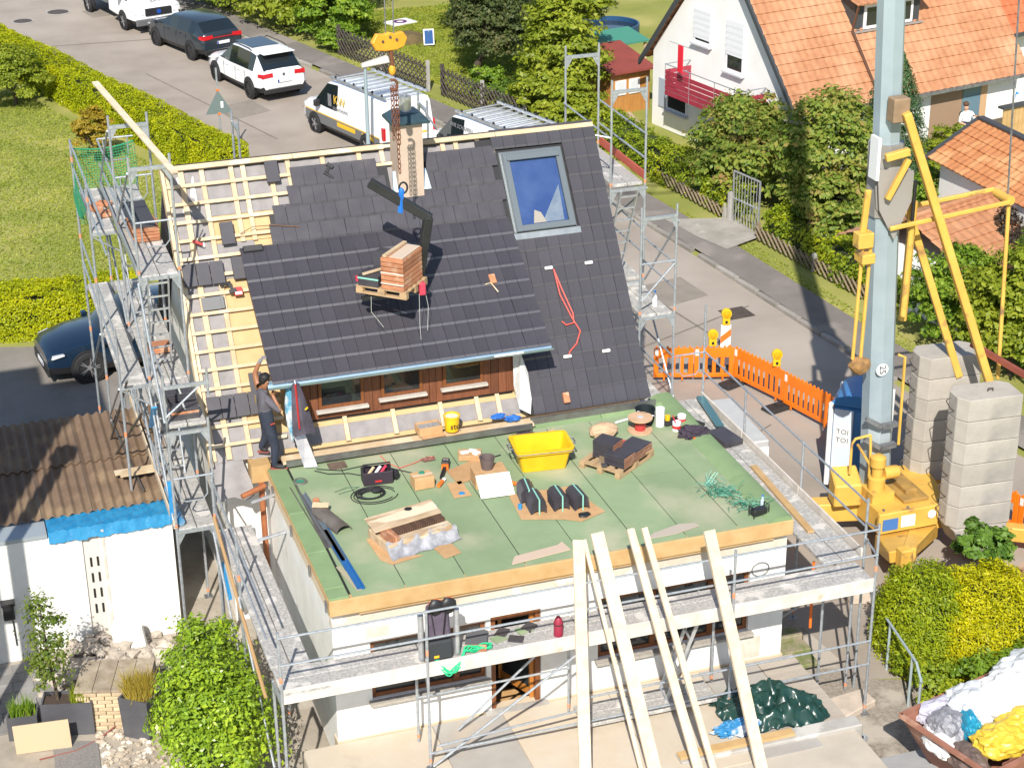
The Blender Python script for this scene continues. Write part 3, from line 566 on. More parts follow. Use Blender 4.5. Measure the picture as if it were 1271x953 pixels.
def sc_endguard(par, a, c, z):
    """the double end guard: a rail with a hanging rounded loop"""
    A, C_ = Vector((a[0], a[1], z)), Vector((c[0], c[1], z)); d = C_-A
    pts = [A+d*0.16]+[A+d*0.16+Vector((0, 0, -0.36))]+[A+d*0.28+Vector((0, 0, -0.46)), A+d*0.72+Vector((0, 0, -0.46)), A+d*0.84+Vector((0, 0, -0.36)), A+d*0.84]
    return B().tube([A, C_], 0.019, 8).tube(pts, 0.014, 6).build('end_guard', STEEL, par, smooth=True)
def ladder(par, p, q, wv, n=7, name='ladder'):
    p, q, wv = Vector(p), Vector(q), Vector(wv); b = B().beam(p, q, 0.025, 0.06, up=(q-p).cross(wv)).beam(p+wv, q+wv, 0.025, 0.06, up=(q-p).cross(wv))
    for k in range(n): t_ = (k+0.5)/n; b.beam(p.lerp(q, t_), p.lerp(q, t_)+wv, 0.03, 0.03)
    return b.build(name, ALU, par)

# --- along the left gable
SL = thing('scaffold', 'tall galvanised scaffold tower along the lawn side gable with loose tiles on its decks', 'scaffold', (-1.5, 6.5, gz(6.5)), world=True)
xi, xo, xc = -1.05, -1.75, -2.27
FY_ = [4.30, 6.25, 8.90, 11.47]
for y in FY_:
    tops = {4.30: (2.0, 3.9), 6.25: (2.0, 4.0, 6.0, 8.0), 8.90: (2.0, 4.0, 6.0, 8.0), 11.47: (2.0, 4.0, 6.0)}[y]; z = gz(y)+0.05
    for t_ in tops: sc_frame(SL, (xo, y), (xi, y), z, t_, top=0.18 if t_ == tops[-1] else 0); z = t_
    for x in (xi, xo): sc_base(SL, x, y)
for y, z0 in ((8.90, gz(8.9)), (6.25, 1.9), (11.47, gz(11.47))):
    B().tube([(xc, y, z0), (xc, y, 7.05 if y > 6.5 else 5.1)], PR, 8).build('post', STEEL, SL, smooth=True)
    for z in (1.2, 3.0, 5.0, 6.6): 
        if z > z0 and z < (7 if y > 6.5 else 5.0): B().tube([(xc, y, z), (xc, y, z+0.1)], PR*1.06, 8).build('collar', COLR, SL)
    for z in (4.0, 6.0):
        if z < 5 or y > 6.5: B().beam((xc, y, z-0.05), (xo, y, z-0.05), 0.045, 0.06).tube([(xc, y, z-0.08), (xo, y, z-0.45)], 0.018, 6).build('bracket', STEEL, SL)
for y0, y1 in zip(FY_, FY_[1:]):
    for z in (2.0, 4.0, 6.0):
        if z == 6.0 and y0 < 6: continue
        sc_deck(SL, xo+0.03, xi-0.02, y0, y1, z+0.02)
        for h in (0.5, 1.0):
            sc_rail(SL, (xo if (z == 2.0 or y0 < 6) else xc, y0, z+h), (xo if (z == 2.0 or y0 < 6) else xc, y1, z+h))
        B().box(xo-0.045, xo-0.02, y0+0.02, y1-0.02, z+0.03, z+0.18).build('toe_board', PLANK if z < 6 else STEEL, SL) if z != 4 else None
    for z in (4.0, 6.0):
        if z == 6.0 and y0 < 8: continue
        if y0 < 6: continue
        sc_deck(SL, xc+0.03, xo-0.05, y0, y1, z+0.02, n=1)
    for z in (2.0, 4.0): sc_brace(SL, (xo-0.03, y0, z+0.08), (xo-0.03, y1, z+1.9))
    sc_brace(SL, (xc-0.03, y1, 2.2), (xc-0.03, y0, 3.95)) if y0 > 6 else None
sc_brace(SL, (xo-0.03, 11.47, 6.1), (xo-0.03, 8.9, 7.9)); sc_brace(SL, (xo-0.03, 8.9, 6.1), (xo-0.03, 6.25, 7.9))
for y, z in ((8.9, 7.0), (6.25, 7.0), (11.47, 7.0), (4.3, 3.0)): sc_endguard(SL, (xo, y), (xi, y), z)
for y0, y1 in ((6.25, 8.9), (8.9, 11.47)): sc_rail(SL, (xo, y0, 7.0), (xo, y1, 7.0)); sc_rail(SL, (xo, y0, 6.5), (xo, y1, 6.5))
ladder(SL, (-1.62, 6.4, 2.02), (-1.62, 7.2, 4.0), (0.36, 0, 0)); ladder(SL, (-1.62, 6.9, 4.02), (-1.62, 6.2, 6.0), (0.36, 0, 0)); ladder(SL, (-1.62, 9.2, 4.02), (-1.62, 9.9, 6.0), (0.36, 0, 0))
# side bracket that carries the front end, long tube braces crossing the outside
B().beam((xo, 4.27, 4.74), (xi+0.06, 4.27, 4.74), 0.05, 0.06).tube([(xo, 4.27, 4.2), (xi-0.1, 4.27, 4.7)], 0.02, 8).tube([(xi+0.04, 4.27, 4.5), (xi+0.04, 4.27, 5.0)], 0.024, 8).tube([(xo, 4.3, 3.9), (xo, 4.3, 4.95)], PR, 8).build('bracket', STEEL, SL)
DTUBE = mat('dark_tube', (0.13, 0.12, 0.11), 0.5, 0.5)
for p, q in (((xc-0.1, 8.3, 2.0), (xc+0.1, 6.0, 4.2)), ((xc-0.1, 7.7, 1.95), (xc+0.3, 5.9, 3.6)), ((xc, 8.9, 2.1), (xc+0.2, 6.1, 1.95))): B().tube([p, q], 0.024, 8).build('brace', DTUBE, SL, smooth=True)
# blue film scraps wound round the posts
for p, q in (((xi+0.02, 4.35, 1.2), (xi+0.10, 4.2, 0.5)), ((xo-0.02, 4.5, 2.05), (xo-0.02, 4.45, 2.9)), ((xo-0.04, 6.3, 3.1), (xo-0.04, 5.6, 3.8))): B().beam(p, q, 0.10, 0.03).build('film_scrap', BLUEF, SL)
B().tube([(xo+0.10, 4.40, 2.10), (xo+0.06, 5.7, 2.10)], 0.07, 12).build('rolled_film', mat('film_roll', (0.35, 0.45, 0.52), 0.3, 0.2, (0.05, 0.25, 0.5), 5), SL, smooth=True)
# green safety net on the far end
NET = mat('green_net', (0.02, 0.26, 0.12), 0.8)
b = B(); rr = random.Random(5); Q = [Vector((-2.27, 11.52, 6.85)), Vector((-1.05, 11.52, 6.9)), Vector((-1.05, 11.5, 5.2)), Vector((-2.27, 11.5, 5.3))]
def netp(u, v): 
    p = Q[0].lerp(Q[1], u).lerp(Q[3].lerp(Q[2], u), v); return p+Vector((0.02*math.sin(v*7), 0.10*math.sin(u*4+v*3), -0.12*math.sin(u*PI)*(1-v)))
for k in range(0, 25):
    u = k/24; b.tube([netp(u, j/12) for j in range(13)], 0.006, 3, cap=False)
for j in range(0, 31): v = j/30; b.tube([netp(k/12, v) for k in range(13)], 0.006, 3, cap=False)
b.tube([netp(k/12, 0) for k in range(13)], 0.018, 5); kind(b.build('safety_net', NET, SL), 'stuff')
Q = [Vector((-2.28, 11.5, 6.6)), Vector((-2.28, 9.6, 6.3)), Vector((-2.28, 9.9, 5.9)), Vector((-2.28, 11.5, 5.5))]
b = B()
for k in range(0, 17): b.tube([netp(k/16, j/8) for j in range(9)], 0.006, 3, cap=False)
for k in range(0, 15): b.tube([netp(j/8, k/14) for j in range(9)], 0.006, 3, cap=False)
kind(b.build('safety_net', NET, SL), 'stuff')

# --- along the left side of the flat roofed part
SF = thing('scaffold', 'low galvanised scaffold round the flat roofed front with leaning timber and grey decks', 'scaffold', (3.9, -0.8, 0), world=True)
for y0, y1 in ((-0.4, 1.9), (1.9, 4.2)):
    sc_deck(SF, -1.08, -0.45, y0, y1, 1.95)
    for h in (0.5, 1.0): sc_rail(SF, (-1.10, y0, 1.95+h), (-1.10, y1, 1.95+h))
    sc_brace(SF, (-1.13, y0, 0.1), (-1.13, y1, 1.9))
for y in (1.9, 4.12):
    sc_frame(SF, (-1.10, y), (-0.43, y), gz(y)+0.05, 1.90); sc_base(SF, -1.10, y)
    B().tube([(-1.10, y, 1.9), (-1.10, y, 3.05)], PR, 8).build('post', STEEL, SF, smooth=True); B().tube([(-1.10, y, 2.2), (-1.10, y, 2.32)], PR*1.06, 8).build('collar', COLR, SF)
B().tube([(-1.15, -0.2, 1.3), (-1.13, 4.0, 2.3)], 0.03, 8).build('brace', mat('timber_pole', (0.42, 0.26, 0.12), 0.8), SF)
for (p, q) in (((-0.03, 4.15, 2.48), (-0.46, 4.05, 2.45)), ((0.0, 3.45, 2.1), (-0.50, 3.40, 2.05))): B().tube([p, q], 0.03, 8).build('wall_tie', ALU, SF, smooth=True)
# --- along the front
FX = [-1.05, 1.23, 3.80, 6.37, 8.94]
for i, x in enumerate(FX):
    zb = 0.0 if -0.6 < x < 8 else gz(-1)
    sc_frame(SF, (x, -1.10), (x, -0.40), zb+0.06, 1.72, collar=True); 
    top = 2.98 if i in (0, 3, 4) else 2.9
    B().tube([(x, -1.10, 1.72), (x, -1.10, top)], PR, 8).build('post', STEEL, SF, smooth=True)
    if i in (0, 4): sc_base(SF, x, -1.10)
    B().lathe([(0.08, 0), (0.08, 0.01), (0.02, 0.012), (0.02, 0.12)], (x, -1.10, zb+0.005), 10).build('base_plate', STEELD, SF)
    B().tube([(x, -1.10, 2.1), (x, -1.10, 2.2)], PR*1.06, 8).build('collar', COLR, SF)
DEDGE = mat('deck_pale_edge', (0.66, 0.61, 0.55), 0.8, 0, (0.52, 0.47, 0.42), 4, bump=0.15, col3=(0.62, 0.40, 0.28), s3=2.5, c3=(0.66, 0.75))
for i, (x0, x1) in enumerate(zip(FX, FX[1:])):
    sc_deck(SF, x0, x1, -1.06, -0.43, 1.92, along='x', n=2)
    B().box(x0+0.01, x1-0.01, -1.095, -1.065, 1.70, 1.955).build('deck_edge', DEDGE, SF, bevel=0.006)
    for h in (2.42, 2.90): sc_rail(SF, (x0, -1.13, h), (x1, -1.13, h))
B().box(-1.05, -0.30, -1.1, -0.40, 1.86, 1.90).build('corner_plate', DECK, SF)
for x0, x1 in ((3.80, 6.37), (6.37, 8.94)):
    for h in (0.30, 0.76): sc_rail(SF, (x0, -1.12, h), (x1, -1.12, h))
sc_rail(SF, (1.23, -1.12, 0.30), (3.80, -1.12, 0.30)); sc_rail(SF, (1.23, -0.42, 0.9), (3.8, -0.42, 0.9)); sc_rail(SF, (1.3, -1.3, 0.55), (3.8, -1.12, 0.55))
sc_brace(SF, (1.26, -1.14, 0.06), (3.78, -1.14, 1.70)); sc_brace(SF, (1.9, -0.38, 0.1), (3.78, -0.38, 1.70)); sc_brace(SF, (8.94, -0.38, 1.7), (8.0, 0.6, 0.3))
ladder(SF, (5.30, -0.85, 0.05), (6.05, -0.75, 1.88), (0.05, 0.36, 0.0), 7)
sc_deck(SF, 3.85, 6.2, -1.05, -0.45, 0.18, along='x', n=2)
# --- right side deck beside the flat roof
for y0, y1 in ((-0.38, 2.0), (2.0, 4.4), (4.4, 6.35)):
    sc_deck(SF, 8.36, 9.06, y0, y1, 1.97)
    for h in (0.55, 1.0): sc_rail(SF, (9.12, y0, 1.97+h), (9.12, y1, 1.97+h))
    B().box(9.07, 9.10, y0+0.02, y1-0.02, 1.92, 2.10).build('toe_board', DEDGE, SF)
for y in (2.0, 4.4, 6.35):
    sc_frame(SF, (8.40, y), (9.12, y), gz(y)+0.05, 1.88); sc_base(SF, 9.12, y); sc_base(SF, 8.40, y)
    B().tube([(9.12, y, 1.88), (9.12, y, 3.0 if y < 6 else 3.95)], PR, 8).build('post', STEEL, SF, smooth=True)
for x in (8.40, 9.12): B().tube([(x, -0.38, gz(-.4)), (x, -0.38, 1.9 if x < 9 else 3.05)], PR, 8).build('post', STEEL, SF, smooth=True)
B().tube([(9.12, -0.38, 2.6), (8.94, -1.1, 2.9)], 0.019, 8).tube([(9.12, -0.38, 2.3), (8.94, -1.1, 2.4)], 0.019, 8).build('guard_rail', STEEL, SF)
B().tube([(8.45, 0.1, 0.4), (8.45, 0.12, 1.7)], 0.025, 8).build('orange_prop', ORNG, SF)
sc_endguard(SF, (8.5, 6.35), (9.12, 6.35), 2.95)
# stone blocks under the corner posts
tag(B().prism([(8.45, -1.25, gz(-1)-0.02), (9.25, -0.95, gz(-1)-0.02), (9.20, -0.55, gz(-1)-0.02), (8.35, -0.65, gz(-1)-0.02)], (0, 0, 0.14)).build('stone_block', mat('pale_stone', (0.56, 0.46, 0.38), 0.9, 0, (0.44, 0.37, 0.3), 4, bump=0.4), bevel=0.02), 'flat pale stone lying under the corner post of the front scaffold', 'stone')

# --- along the right gable
SR = thing('scaffold', 'galvanised scaffold along the street side gable with a red toe board', 'scaffold', (8.1, 8.5, gz(8.5)), world=True)
for y, tops in ((10.66, (2.0, 4.0, 6.0, 8.0)), (8.05, (2.0, 3.95, 5.95, 7.95)), (6.42, (1.9, 3.85, 5.90))):
    z = gz(y)+0.05
    for t_ in tops: sc_frame(SR, (7.75, y), (8.48, y), z, t_, top=0.2 if t_ == tops[-1] else 0); z = t_
    sc_base(SR, 7.75, y); sc_base(SR, 8.48, y)
for y0, y1, zs in ((8.05, 10.66, (2.0, 4.0, 6.0)), (6.42, 8.05, (1.9, 3.85))):
    for z in zs:
        sc_deck(SR, 7.78, 8.44, y0, y1, z+0.04)
        for h in (0.5, 1.0): sc_rail(SR, (8.50, y0, z+h), (8.50, y1, z+h))
    sc_brace(SR, (8.52, y0, zs[0]+0.1), (8.52, y1, zs[0]+1.9)); sc_brace(SR, (8.52, y1, zs[1]+0.1), (8.52, y0, zs[1]+1.9))
B().box(8.49, 8.53, 8.1, 10.6, 6.05, 6.21).build('toe_board', mat('red_toe_board', (0.50, 0.10, 0.06), 0.6, 0, (0.42, 0.08, 0.05), 3), SR)
sc_rail(SR, (7.72, 8.05, 7.0), (7.72, 10.66, 7.0)); sc_rail(SR, (7.75, 6.42, 4.95), (8.48, 6.42, 4.95)); sc_brace(SR, (7.78, 6.40, 4.2), (8.45, 6.40, 4.9))
ladder(SR, (7.85, 8.6, 4.0), (7.95, 8.0, 5.9), (0.36, 0, 0)); ladder(SR, (7.85, 8.2, 2.0), (7.85, 7.5, 3.85), (0.36, 0, 0))
B().tube([(7.2, 8.3, 7.1), (7.75, 8.05, 7.0)], 0.02, 8).build('wall_tie', STEEL, SR)
# --- single frame standing behind the ridge
SB = thing('scaffold', 'scaffold frames rising behind the roof ridge', 'scaffold', (2.6, 11.9, gz(12)), world=True)
for x in (1.14, 5.15): 
    z = gz(12)+0.05
    for t_ in (2.0, 4.0, 6.75): sc_frame(SB, (x, 12.0), (x, 12.7), z, t_, top=0.2 if t_ > 6 else 0); z = t_
    sc_base(SB, x, 12.0); sc_base(SB, x, 12.7)
for z in (2.0, 4.0): sc_deck(SB, 1.14, 5.15, 12.03, 12.67, z+0.04, along='x'); sc_rail(SB, (1.14, 12.72, z+1), (5.15, 12.72, z+1))
sc_rail(SB, (5.0, 12.0, 6.9), (5.35, 12.0, 6.3))

# ------------------------------------------------------------------ planks leaning on the flat roof
PK = [((3.79, -0.84, 3.51), (3.14, -3.00, 0.02), 0.19, 0.05), ((3.88, -0.84, 3.50), (4.16, -3.00, 0.02), 0.06, 0.05), ((4.11, -0.80, 3.56), (4.37, -3.00, 0.02), 0.21, 0.06), ((4.65, -0.82, 3.54), (5.05, -3.00, 0.02), 0.1, 0.06), ((4.70, -0.82, 3.53), (5.13, -3.00, 0.02), 0.05, 0.06), ((4.89, -0.83, 3.52), (5.32, -3.00, 0.02), 0.1, 0.06), ((5.96, -0.94, 3.33), (6.09, -3.00, 0.02), 0.19, 0.07)]
PKL = ['wide pale plank leaning on the scaffold rail, beside a thin batten', 'thin pale batten leaning between two wide planks', 'wide pale plank leaning on the scaffold rail, right beside the thin batten', 'broader lath of the pair of pale laths leaning on the scaffold', 'thinner lath of the pair of pale laths leaning on the scaffold', 'single narrow pale board leaning beside the pair of laths', 'wide pale plank leaning in front of the dark green tarp']
for (p, q, w_, t_), lab in zip(PK, PKL):
    P_, Q_ = Vector(p), Vector(q); d = (P_-Q_).normalized(); mid = Q_; n = Vector((1, 0, 0)).cross(d).normalized()
    o = tag(B().beam(Q_, P_, w_, t_, up=n).build('plank', PLANK, bevel=0.004), lab, 'plank')

# long board leaning high on the left scaffold
tag(B().beam((-1.86, 9.4, 8.69), (-1.02, 5.95, 7.92), 0.12, 0.03).build('plank', PLANK), 'long pale board slanting over the top of the tall scaffold tower', 'plank')

# ------------------------------------------------------------------ crane
CR = thing('tower_crane', 'yellow and grey self erecting crane with octagonal mast on the street', 'crane', (12.3, 4.6, gz(4.6)), world=True)
MAST = mat('mast_steel', (0.37, 0.45, 0.49), 0.5, 0.25, (0.31, 0.385, 0.42), 1.2, col3=(0.43, 0.50, 0.53), s3=0.6)
def mast(z0, z1, w0, w1):
    ax = lambda z: Vector((12.16-0.046*(z-0.3), 4.6, z)); n = 8; b = B(); P = []
    for z, w_ in ((z0, w0), (z1, w1)):
        for k in range(n): a = 2*PI*(k+0.5)/n+0.15; P.append(ax(z)+Vector((math.cos(a)*w_, math.sin(a)*w_, 0)))
    return b.add(P, [(k, (k+1) % n, n+(k+1) % n, n+k) for k in range(n)]+[tuple(reversed(range(n))), tuple(range(n, 2*n))])
mast(0.2, 6.9, 0.315, 0.30).build('mast', MAST, CR); mast(6.9, 18.6, 0.265, 0.25).build('mast', MAST, CR); mast(6.1, 7.5, 0.35, 0.345).build('mast_collar', mat('collar_steel', (0.30, 0.29, 0.27), 0.5, 0.3, (0.38, 0.37, 0.35), 2), CR)
ax = lambda z, dx=0, dy=0: Vector((12.16-0.046*(z-0.3)+dx, 4.6+dy, z))
b = B()
for s_ in (-0.06, 0.06): b.prism([ax(7.1, -0.36, -0.30+s_), ax(6.3, -0.30, -0.30+s_), ax(5.7, 0.0, -0.34+s_), ax(6.4, 0.36, -0.30+s_), ax(7.0, 0.40, -0.30+s_)], (0, 0.03, 0))
b.build('bracket', mat('grey_bracket', (0.33, 0.31, 0.29), 0.5, 0.2), CR)
B().box(11.62, 11.95, 4.05, 4.32, 8.0, 8.45).build('rope_guard', mat('worn_box', (0.30, 0.20, 0.12), 0.7, 0, (0.22, 0.15, 0.09), 4), CR, bevel=0.02)
B().box(11.44, 11.5, 4.2, 4.5, 6.9, 7.7).build('plate', WHITE, CR)
def strut(p, q, w_=0.14, h=0.12, name='strut', m_=CRY): return B().beam(p, q, w_, h).build(name, m_, CR, bevel=0.012)
strut((11.84, 4.0, 8.20), (13.98, 3.65, 2.62), 0.17, 0.15); strut((12.05, 4.9, 7.3), (13.80, 4.5, 2.5), 0.15, 0.14)
strut((11.56, 4.12, 7.35), (12.0, 4.05, 7.45), 0.12, 0.14); strut((11.66, 4.12, 6.55), (12.0, 4.05, 7.3), 0.12, 0.10)
strut((11.78, 4.15, 5.95), (14.14, 3.9, 6.28), 0.07, 0.08); strut((11.95, 5.0, 5.95), (14.14, 4.45, 6.36), 0.07, 0.08)
B().lathe([(0.09, -0.25), (0.09, 0.25)], (14.16, 4.15, 6.30), 14, axis='y').build('pulley', CRY, CR)
strut((14.18, 4.0, 6.25), (14.33, 3.95, 2.6), 0.07, 0.07, 'rod')
B().tube([(14.18, 4.05, 6.3), (13.75, 4.2, 16.0), (13.6, 4.3, 19.0), (11.5, 4.6, 20.5)], 0.02, 6).build('guy_rope', STEELD, CR)
B().tube([(12.30, 4.25, 6.0), (12.28, 4.25, 4.1)], 0.06, 10).tube([(12.45, 4.5, 6.3), (12.42, 4.5, 3.9)], 0.08, 10).build('cylinder', CRY, CR)
B().tube([(12.30, 4.25, 6.8), (12.30, 4.25, 6.0)], 0.035, 10).build('piston', BLACK, CR)
for dx in (0.0, 0.17): B().tube([(11.24+dx, 4.15, 5.7), (11.20+dx, 4.15, 3.4)], 0.035, 8).build('rod', CRY, CR)
b = B(); b.box(11.10, 11.42, 4.05, 4.30, 5.65, 5.95).beam((11.25, 4.2, 5.9), (11.30, 4.2, 6.75), 0.09, 0.12).box(11.18, 11.45, 4.0, 4.35, 5.35, 5.55); b.build('hinge', CRY, CR, bevel=0.02)
B().blob((11.33, 4.1, 3.28), (0.20, 0.2, 0.16), 2, 0.2, 3).build('drive', mat('rusty_drive', (0.38, 0.20, 0.06), 0.6, 0, (0.2, 0.12, 0.06), 6), CR)
for z in (1.85, 1.40): B().beam((11.65, 4.25, z+0.18), (11.95, 4.15, z), 0.10, 0.07).beam((11.95, 4.15, z), (12.28, 4.15, z+0.02), 0.12, 0.09).build('step', STEELD, CR)
lettering('number', '25', 0.19, BLACK, CR, (11.93, 4.252, 3.02), (0, 0, -1), (1, 0, 0))
bq = B().lathe([(0.13, 0), (0.13, 0.01)], (11.93, 4.27, 3.02), 18, axis='y').build('number_disc', WHITE, CR)
# winch, motor, operator box, chassis, outriggers
b = B().lathe([(0.17, 0), (0.17, 0.26), (0.11, 0.28), (0.11, 0.5), (0.155, 0.52), (0.155, 0.70), (0.09, 0.75)], (11.82, 3.95, 0.60), 16); b.box(11.62, 12.1, 3.72, 4.2, 0.42, 0.61); b.lathe([(0.13, 0), (0.13, 0.3)], (11.95, 3.95, 0.93), 12, axis='x'); b.build('winch_motor', CRY, CR, smooth=True)
b = B().hexa([(11.0, 4.1, 0.25), (11.55, 4.0, 0.25), (11.62, 4.45, 0.25), (11.1, 4.55, 0.25), (11.0, 4.1, 0.72), (11.55, 4.0, 0.72), (11.62, 4.45, 0.95), (11.1, 4.55, 0.95)]); b.build('control_box', CRY, CR, bevel=0.03)
b = B()
for p in ([(11.35, 4.2, 0.9), (11.35, 4.2, 1.55), (11.42, 4.2, 1.65), (11.75, 4.2, 1.68)], [(11.45, 4.15, 1.55), (11.72, 4.1, 1.1), (11.74, 4.1, 0.3)], [(11.75, 4.2, 1.68), (11.74, 4.1, 1.1)]): b.tube(p, 0.028, 8)
b.build('handrail', CRY, CR, smooth=True)
B().box(12.2, 12.75, 3.5, 4.6, 0.43, 0.5).box(12.35, 12.6, 3.7, 4.2, 0.5, 0.6).build('cover_plate', mat('dirty_yellow', (0.42, 0.25, 0.06), 0.7, 0, (0.25, 0.15, 0.05), 3, bump=0.3), CR, bevel=0.01)
for (x, y) in ((11.7, 3.4), (12.2, 3.35), (12.9, 3.4), (13.2, 4.6), (11.75, 4.9)): B().lathe([(0.03, 0.42), (0.03, 0.45)], (x, y, 0), 6).build('bolt', STEELD, CR)
B().tube([(12.42, 4.55, 3.15), (12.55, 4.5, 3.1), (12.57, 4.5, 1.2)], 0.03, 8).build('handrail', CRY, CR, smooth=True)
b = B().hexa([(11.6, 3.3, -0.1), (13.1, 3.2, -0.1), (13.5, 5.0, -0.1), (11.6, 5.1, -0.1), (11.6, 3.3, 0.42), (13.1, 3.2, 0.42), (13.5, 5.0, 0.42), (11.6, 5.1, 0.42)]); b.build('chassis', CRY, CR, bevel=0.03)
B().box(11.45, 12.75, 3.10, 3.2, 0.08, 0.52).build('name_plate_panel', CRY, CR, bevel=0.02)
B().box(11.52, 11.85, 3.08, 3.098, 0.16, 0.40).build('name_plate', mat('blue_plate', (0.05, 0.16, 0.42), 0.4), CR); B().box(11.92, 12.22, 3.08, 3.098, 0.18, 0.42).build('name_plate', WHITE, CR); B().lathe([(0.09, 0), (0.09, 0.012)], (12.58, 3.085, 0.36), 16, axis='y').build('name_plate', WHITE, CR)
def outrig(p0, p1, w_=0.26, h=0.30): return B().beam(p0, p1, w_, h).build('outrigger', CRY, CR, bevel=0.02)
B().beam((12.0, 4.3, -0.02), (9.95, 4.95, -0.08), 0.36, 0.40).build('outrigger', CRY, CR, bevel=0.02); outrig((12.4, 3.3, -0.15), (11.6, 2.2, 0.1)); outrig((13.2, 3.4, -0.15), (15.1, 2.2, -0.2)); outrig((13.2, 4.9, -0.15), (15.0, 6.4, -0.2))
b = B().box(11.30, 11.55, 1.95, 2.17, gz(2)+0.16, 0.36); b.build('support_leg', CRY, CR, bevel=0.02)
b = B().hexa([(11.2, 2.18, 0.0), (11.65, 2.18, 0.0), (12.9, 3.3, -0.35), (11.5, 3.3, -0.35), (11.15, 2.18, 0.26), (11.7, 2.18, 0.26), (12.9, 3.3, 0.0), (11.5, 3.3, 0.0)]); b.build('bracket', CRY, CR, bevel=0.02)
for (x, y) in ((10.05, 4.9), (15.05, 2.2), (14.95, 6.4)): B().box(x-0.08, x+0.08, y-0.08, y+0.08, gz(y)+0.1, 0.1).box(x-0.25, x+0.25, y-0.25, y+0.25, gz(y)+0.01, gz(y)+0.12).build('support_leg', CRY, CR)
# jib with trolley ropes high above, reaching over the roof
JZ = 18.2; J0 = ax(18.1); b = B(); e = Vector((2.82, 5.85, JZ)); dirj = (e-J0).normalized(); far = J0+dirj*14
B().tube([ax(18.5), ax(20.6)], 0.09, 8).build('mast_head', CRY, CR)
for off in ((0, -0.35, 0), (0, 0.35, 0), (0, 0, 0.7)): b.tube([J0+Vector(off), far+Vector(off)], 0.045, 6)
for k in range(20):
    a = J0+dirj*(14*k/20); c = J0+dirj*(14*(k+0.5)/20); d2 = J0+dirj*(14*(k+1)/20)
    for s_ in (-0.35, 0.35): b.tube([a+Vector((0, s_, 0)), c+Vector((0, 0, 0.7))], 0.022, 4).tube([c+Vector((0, 0, 0.7)), d2+Vector((0, s_, 0))], 0.022, 4)
b.build('jib', CRY, CR)
# pad under the front leg
for k, (x, y, z) in enumerate(((11.5, 2.0, 0), (11.48, 2.02, 0.085))): tag(B().box(x-0.36+0.05*k, x+0.36-0.05*k, y-0.34, y+0.34, gz(2)+0.012+z, gz(2)+0.09+z).build('support_pad', mat('pad_wood', (0.40, 0.27, 0.17), 0.8, 0, (0.3, 0.2, 0.13), 4)), ['lower wooden pad under the front crane leg', 'upper wooden pad under the front crane leg'][k], 'pad')
tag(B().box(11.15, 11.55, 1.15, 1.65, gz(1.4)+0.01, gz(1.4)+0.09).build('support_pad', mat('black_pad', (0.10, 0.10, 0.11), 0.6), bevel=0.02), 'dark plastic pad lying before the crane leg', 'pad')
tag(B().hexa([(10.35, 2.05, gz(2)), (11.0, 1.85, gz(2)), (11.05, 2.35, gz(2)), (10.4, 2.55, gz(2)), (10.4, 2.05, gz(2)+0.3), (10.95, 1.9, gz(2)+0.3), (11.0, 2.35, gz(2)+0.3), (10.45, 2.5, gz(2)+0.3)]).build('sandstone_block', mat('pale_stone', (0.5, 0.4, 0.3)), bevel=0.03), 'squared pale stone block on the road beside the scaffold corner', 'stone')

# ballast blocks in two stacks
BALM = mat('ballast_concrete', (0.42, 0.385, 0.335), 0.85, 0, (0.345, 0.315, 0.275), 1.6, bump=0.4, detail=8, col3=(0.25, 0.24, 0.22), s3=1.4, c3=(0.56, 0.74), rnd=0.10)
HOOK = mat('rebar', (0.10, 0.08, 0.07), 0.6, 0.5)
def ballast(cx, cy, z0, n, hgt_, lab, grp, hx_=0.63, hy=0.36):
    poly = [(-hx_+0.16, -hy), (hx_, -hy), (hx_, hy-0.14), (hx_-0.16, hy), (-hx_+0.16, hy), (-hx_, hy-0.2), (-hx_, -hy+0.2)]
    for k in range(n):
        t = thing('ballast_block', lab % ['lowest', 'second', 'third', 'fourth', 'fifth', 'sixth', 'seventh'][k], 'ballast', (cx+random.uniform(-.008, .008), cy, z0+k*hgt_), rad(-4), grp)
        B().prism([(x, y, 0.004) for x, y in poly], (0, 0, hgt_-0.012)).build('body', BALM, t, bevel=0.010)
        B().tube([(-hx_-0.002, -0.08, hgt_*0.3), (-hx_-0.09, -0.08, hgt_*0.45), (-hx_-0.09, 0.10, hgt_*0.62), (-hx_-0.002, 0.10, hgt_*0.75)], 0.012, 5).build('lifting_loop', HOOK, t)
        if k == n-1: B().tube([(0.05, -0.05, hgt_-0.01), (0.05, -0.05, hgt_+0.05), (0.15, -0.05, hgt_+0.05), (0.15, -0.05, hgt_-0.01)], 0.015, 5).build('lifting_loop', HOOK, t)
ballast(13.36, 2.92, 0.22, 6, 0.455, '%s pale concrete ballast block, in the stack before the yellow struts', 'front ballast stack')
ballast(13.66, 4.85, 0.22, 6, 0.455, '%s pale concrete ballast block, in the stack behind the yellow struts', 'rear ballast stack')
tag(B().prism([(12.98, 2.58, -0.20), (13.3, 2.56, -0.52), (13.95, 2.56, -0.52), (13.95, 2.56, 0.21), (12.78, 2.58, 0.21)], (0, 0.62, 0)).build('ballast_block', BALM, bevel=0.02), 'hanging lower concrete ballast piece under the front stack', 'ballast')
for x0, x1, y0, y1 in ((13.3, 14.3, 4.6, 5.15), (13.0, 13.9, 2.7, 3.2)): pass
B().box(13.1, 14.2, 4.55, 5.15, 0.02, 0.21).build('ballast_carrier', CRY, CR); B().box(12.9, 13.95, 2.75, 3.15, 0.08, 0.205).build('ballast_carrier', CRY, CR)
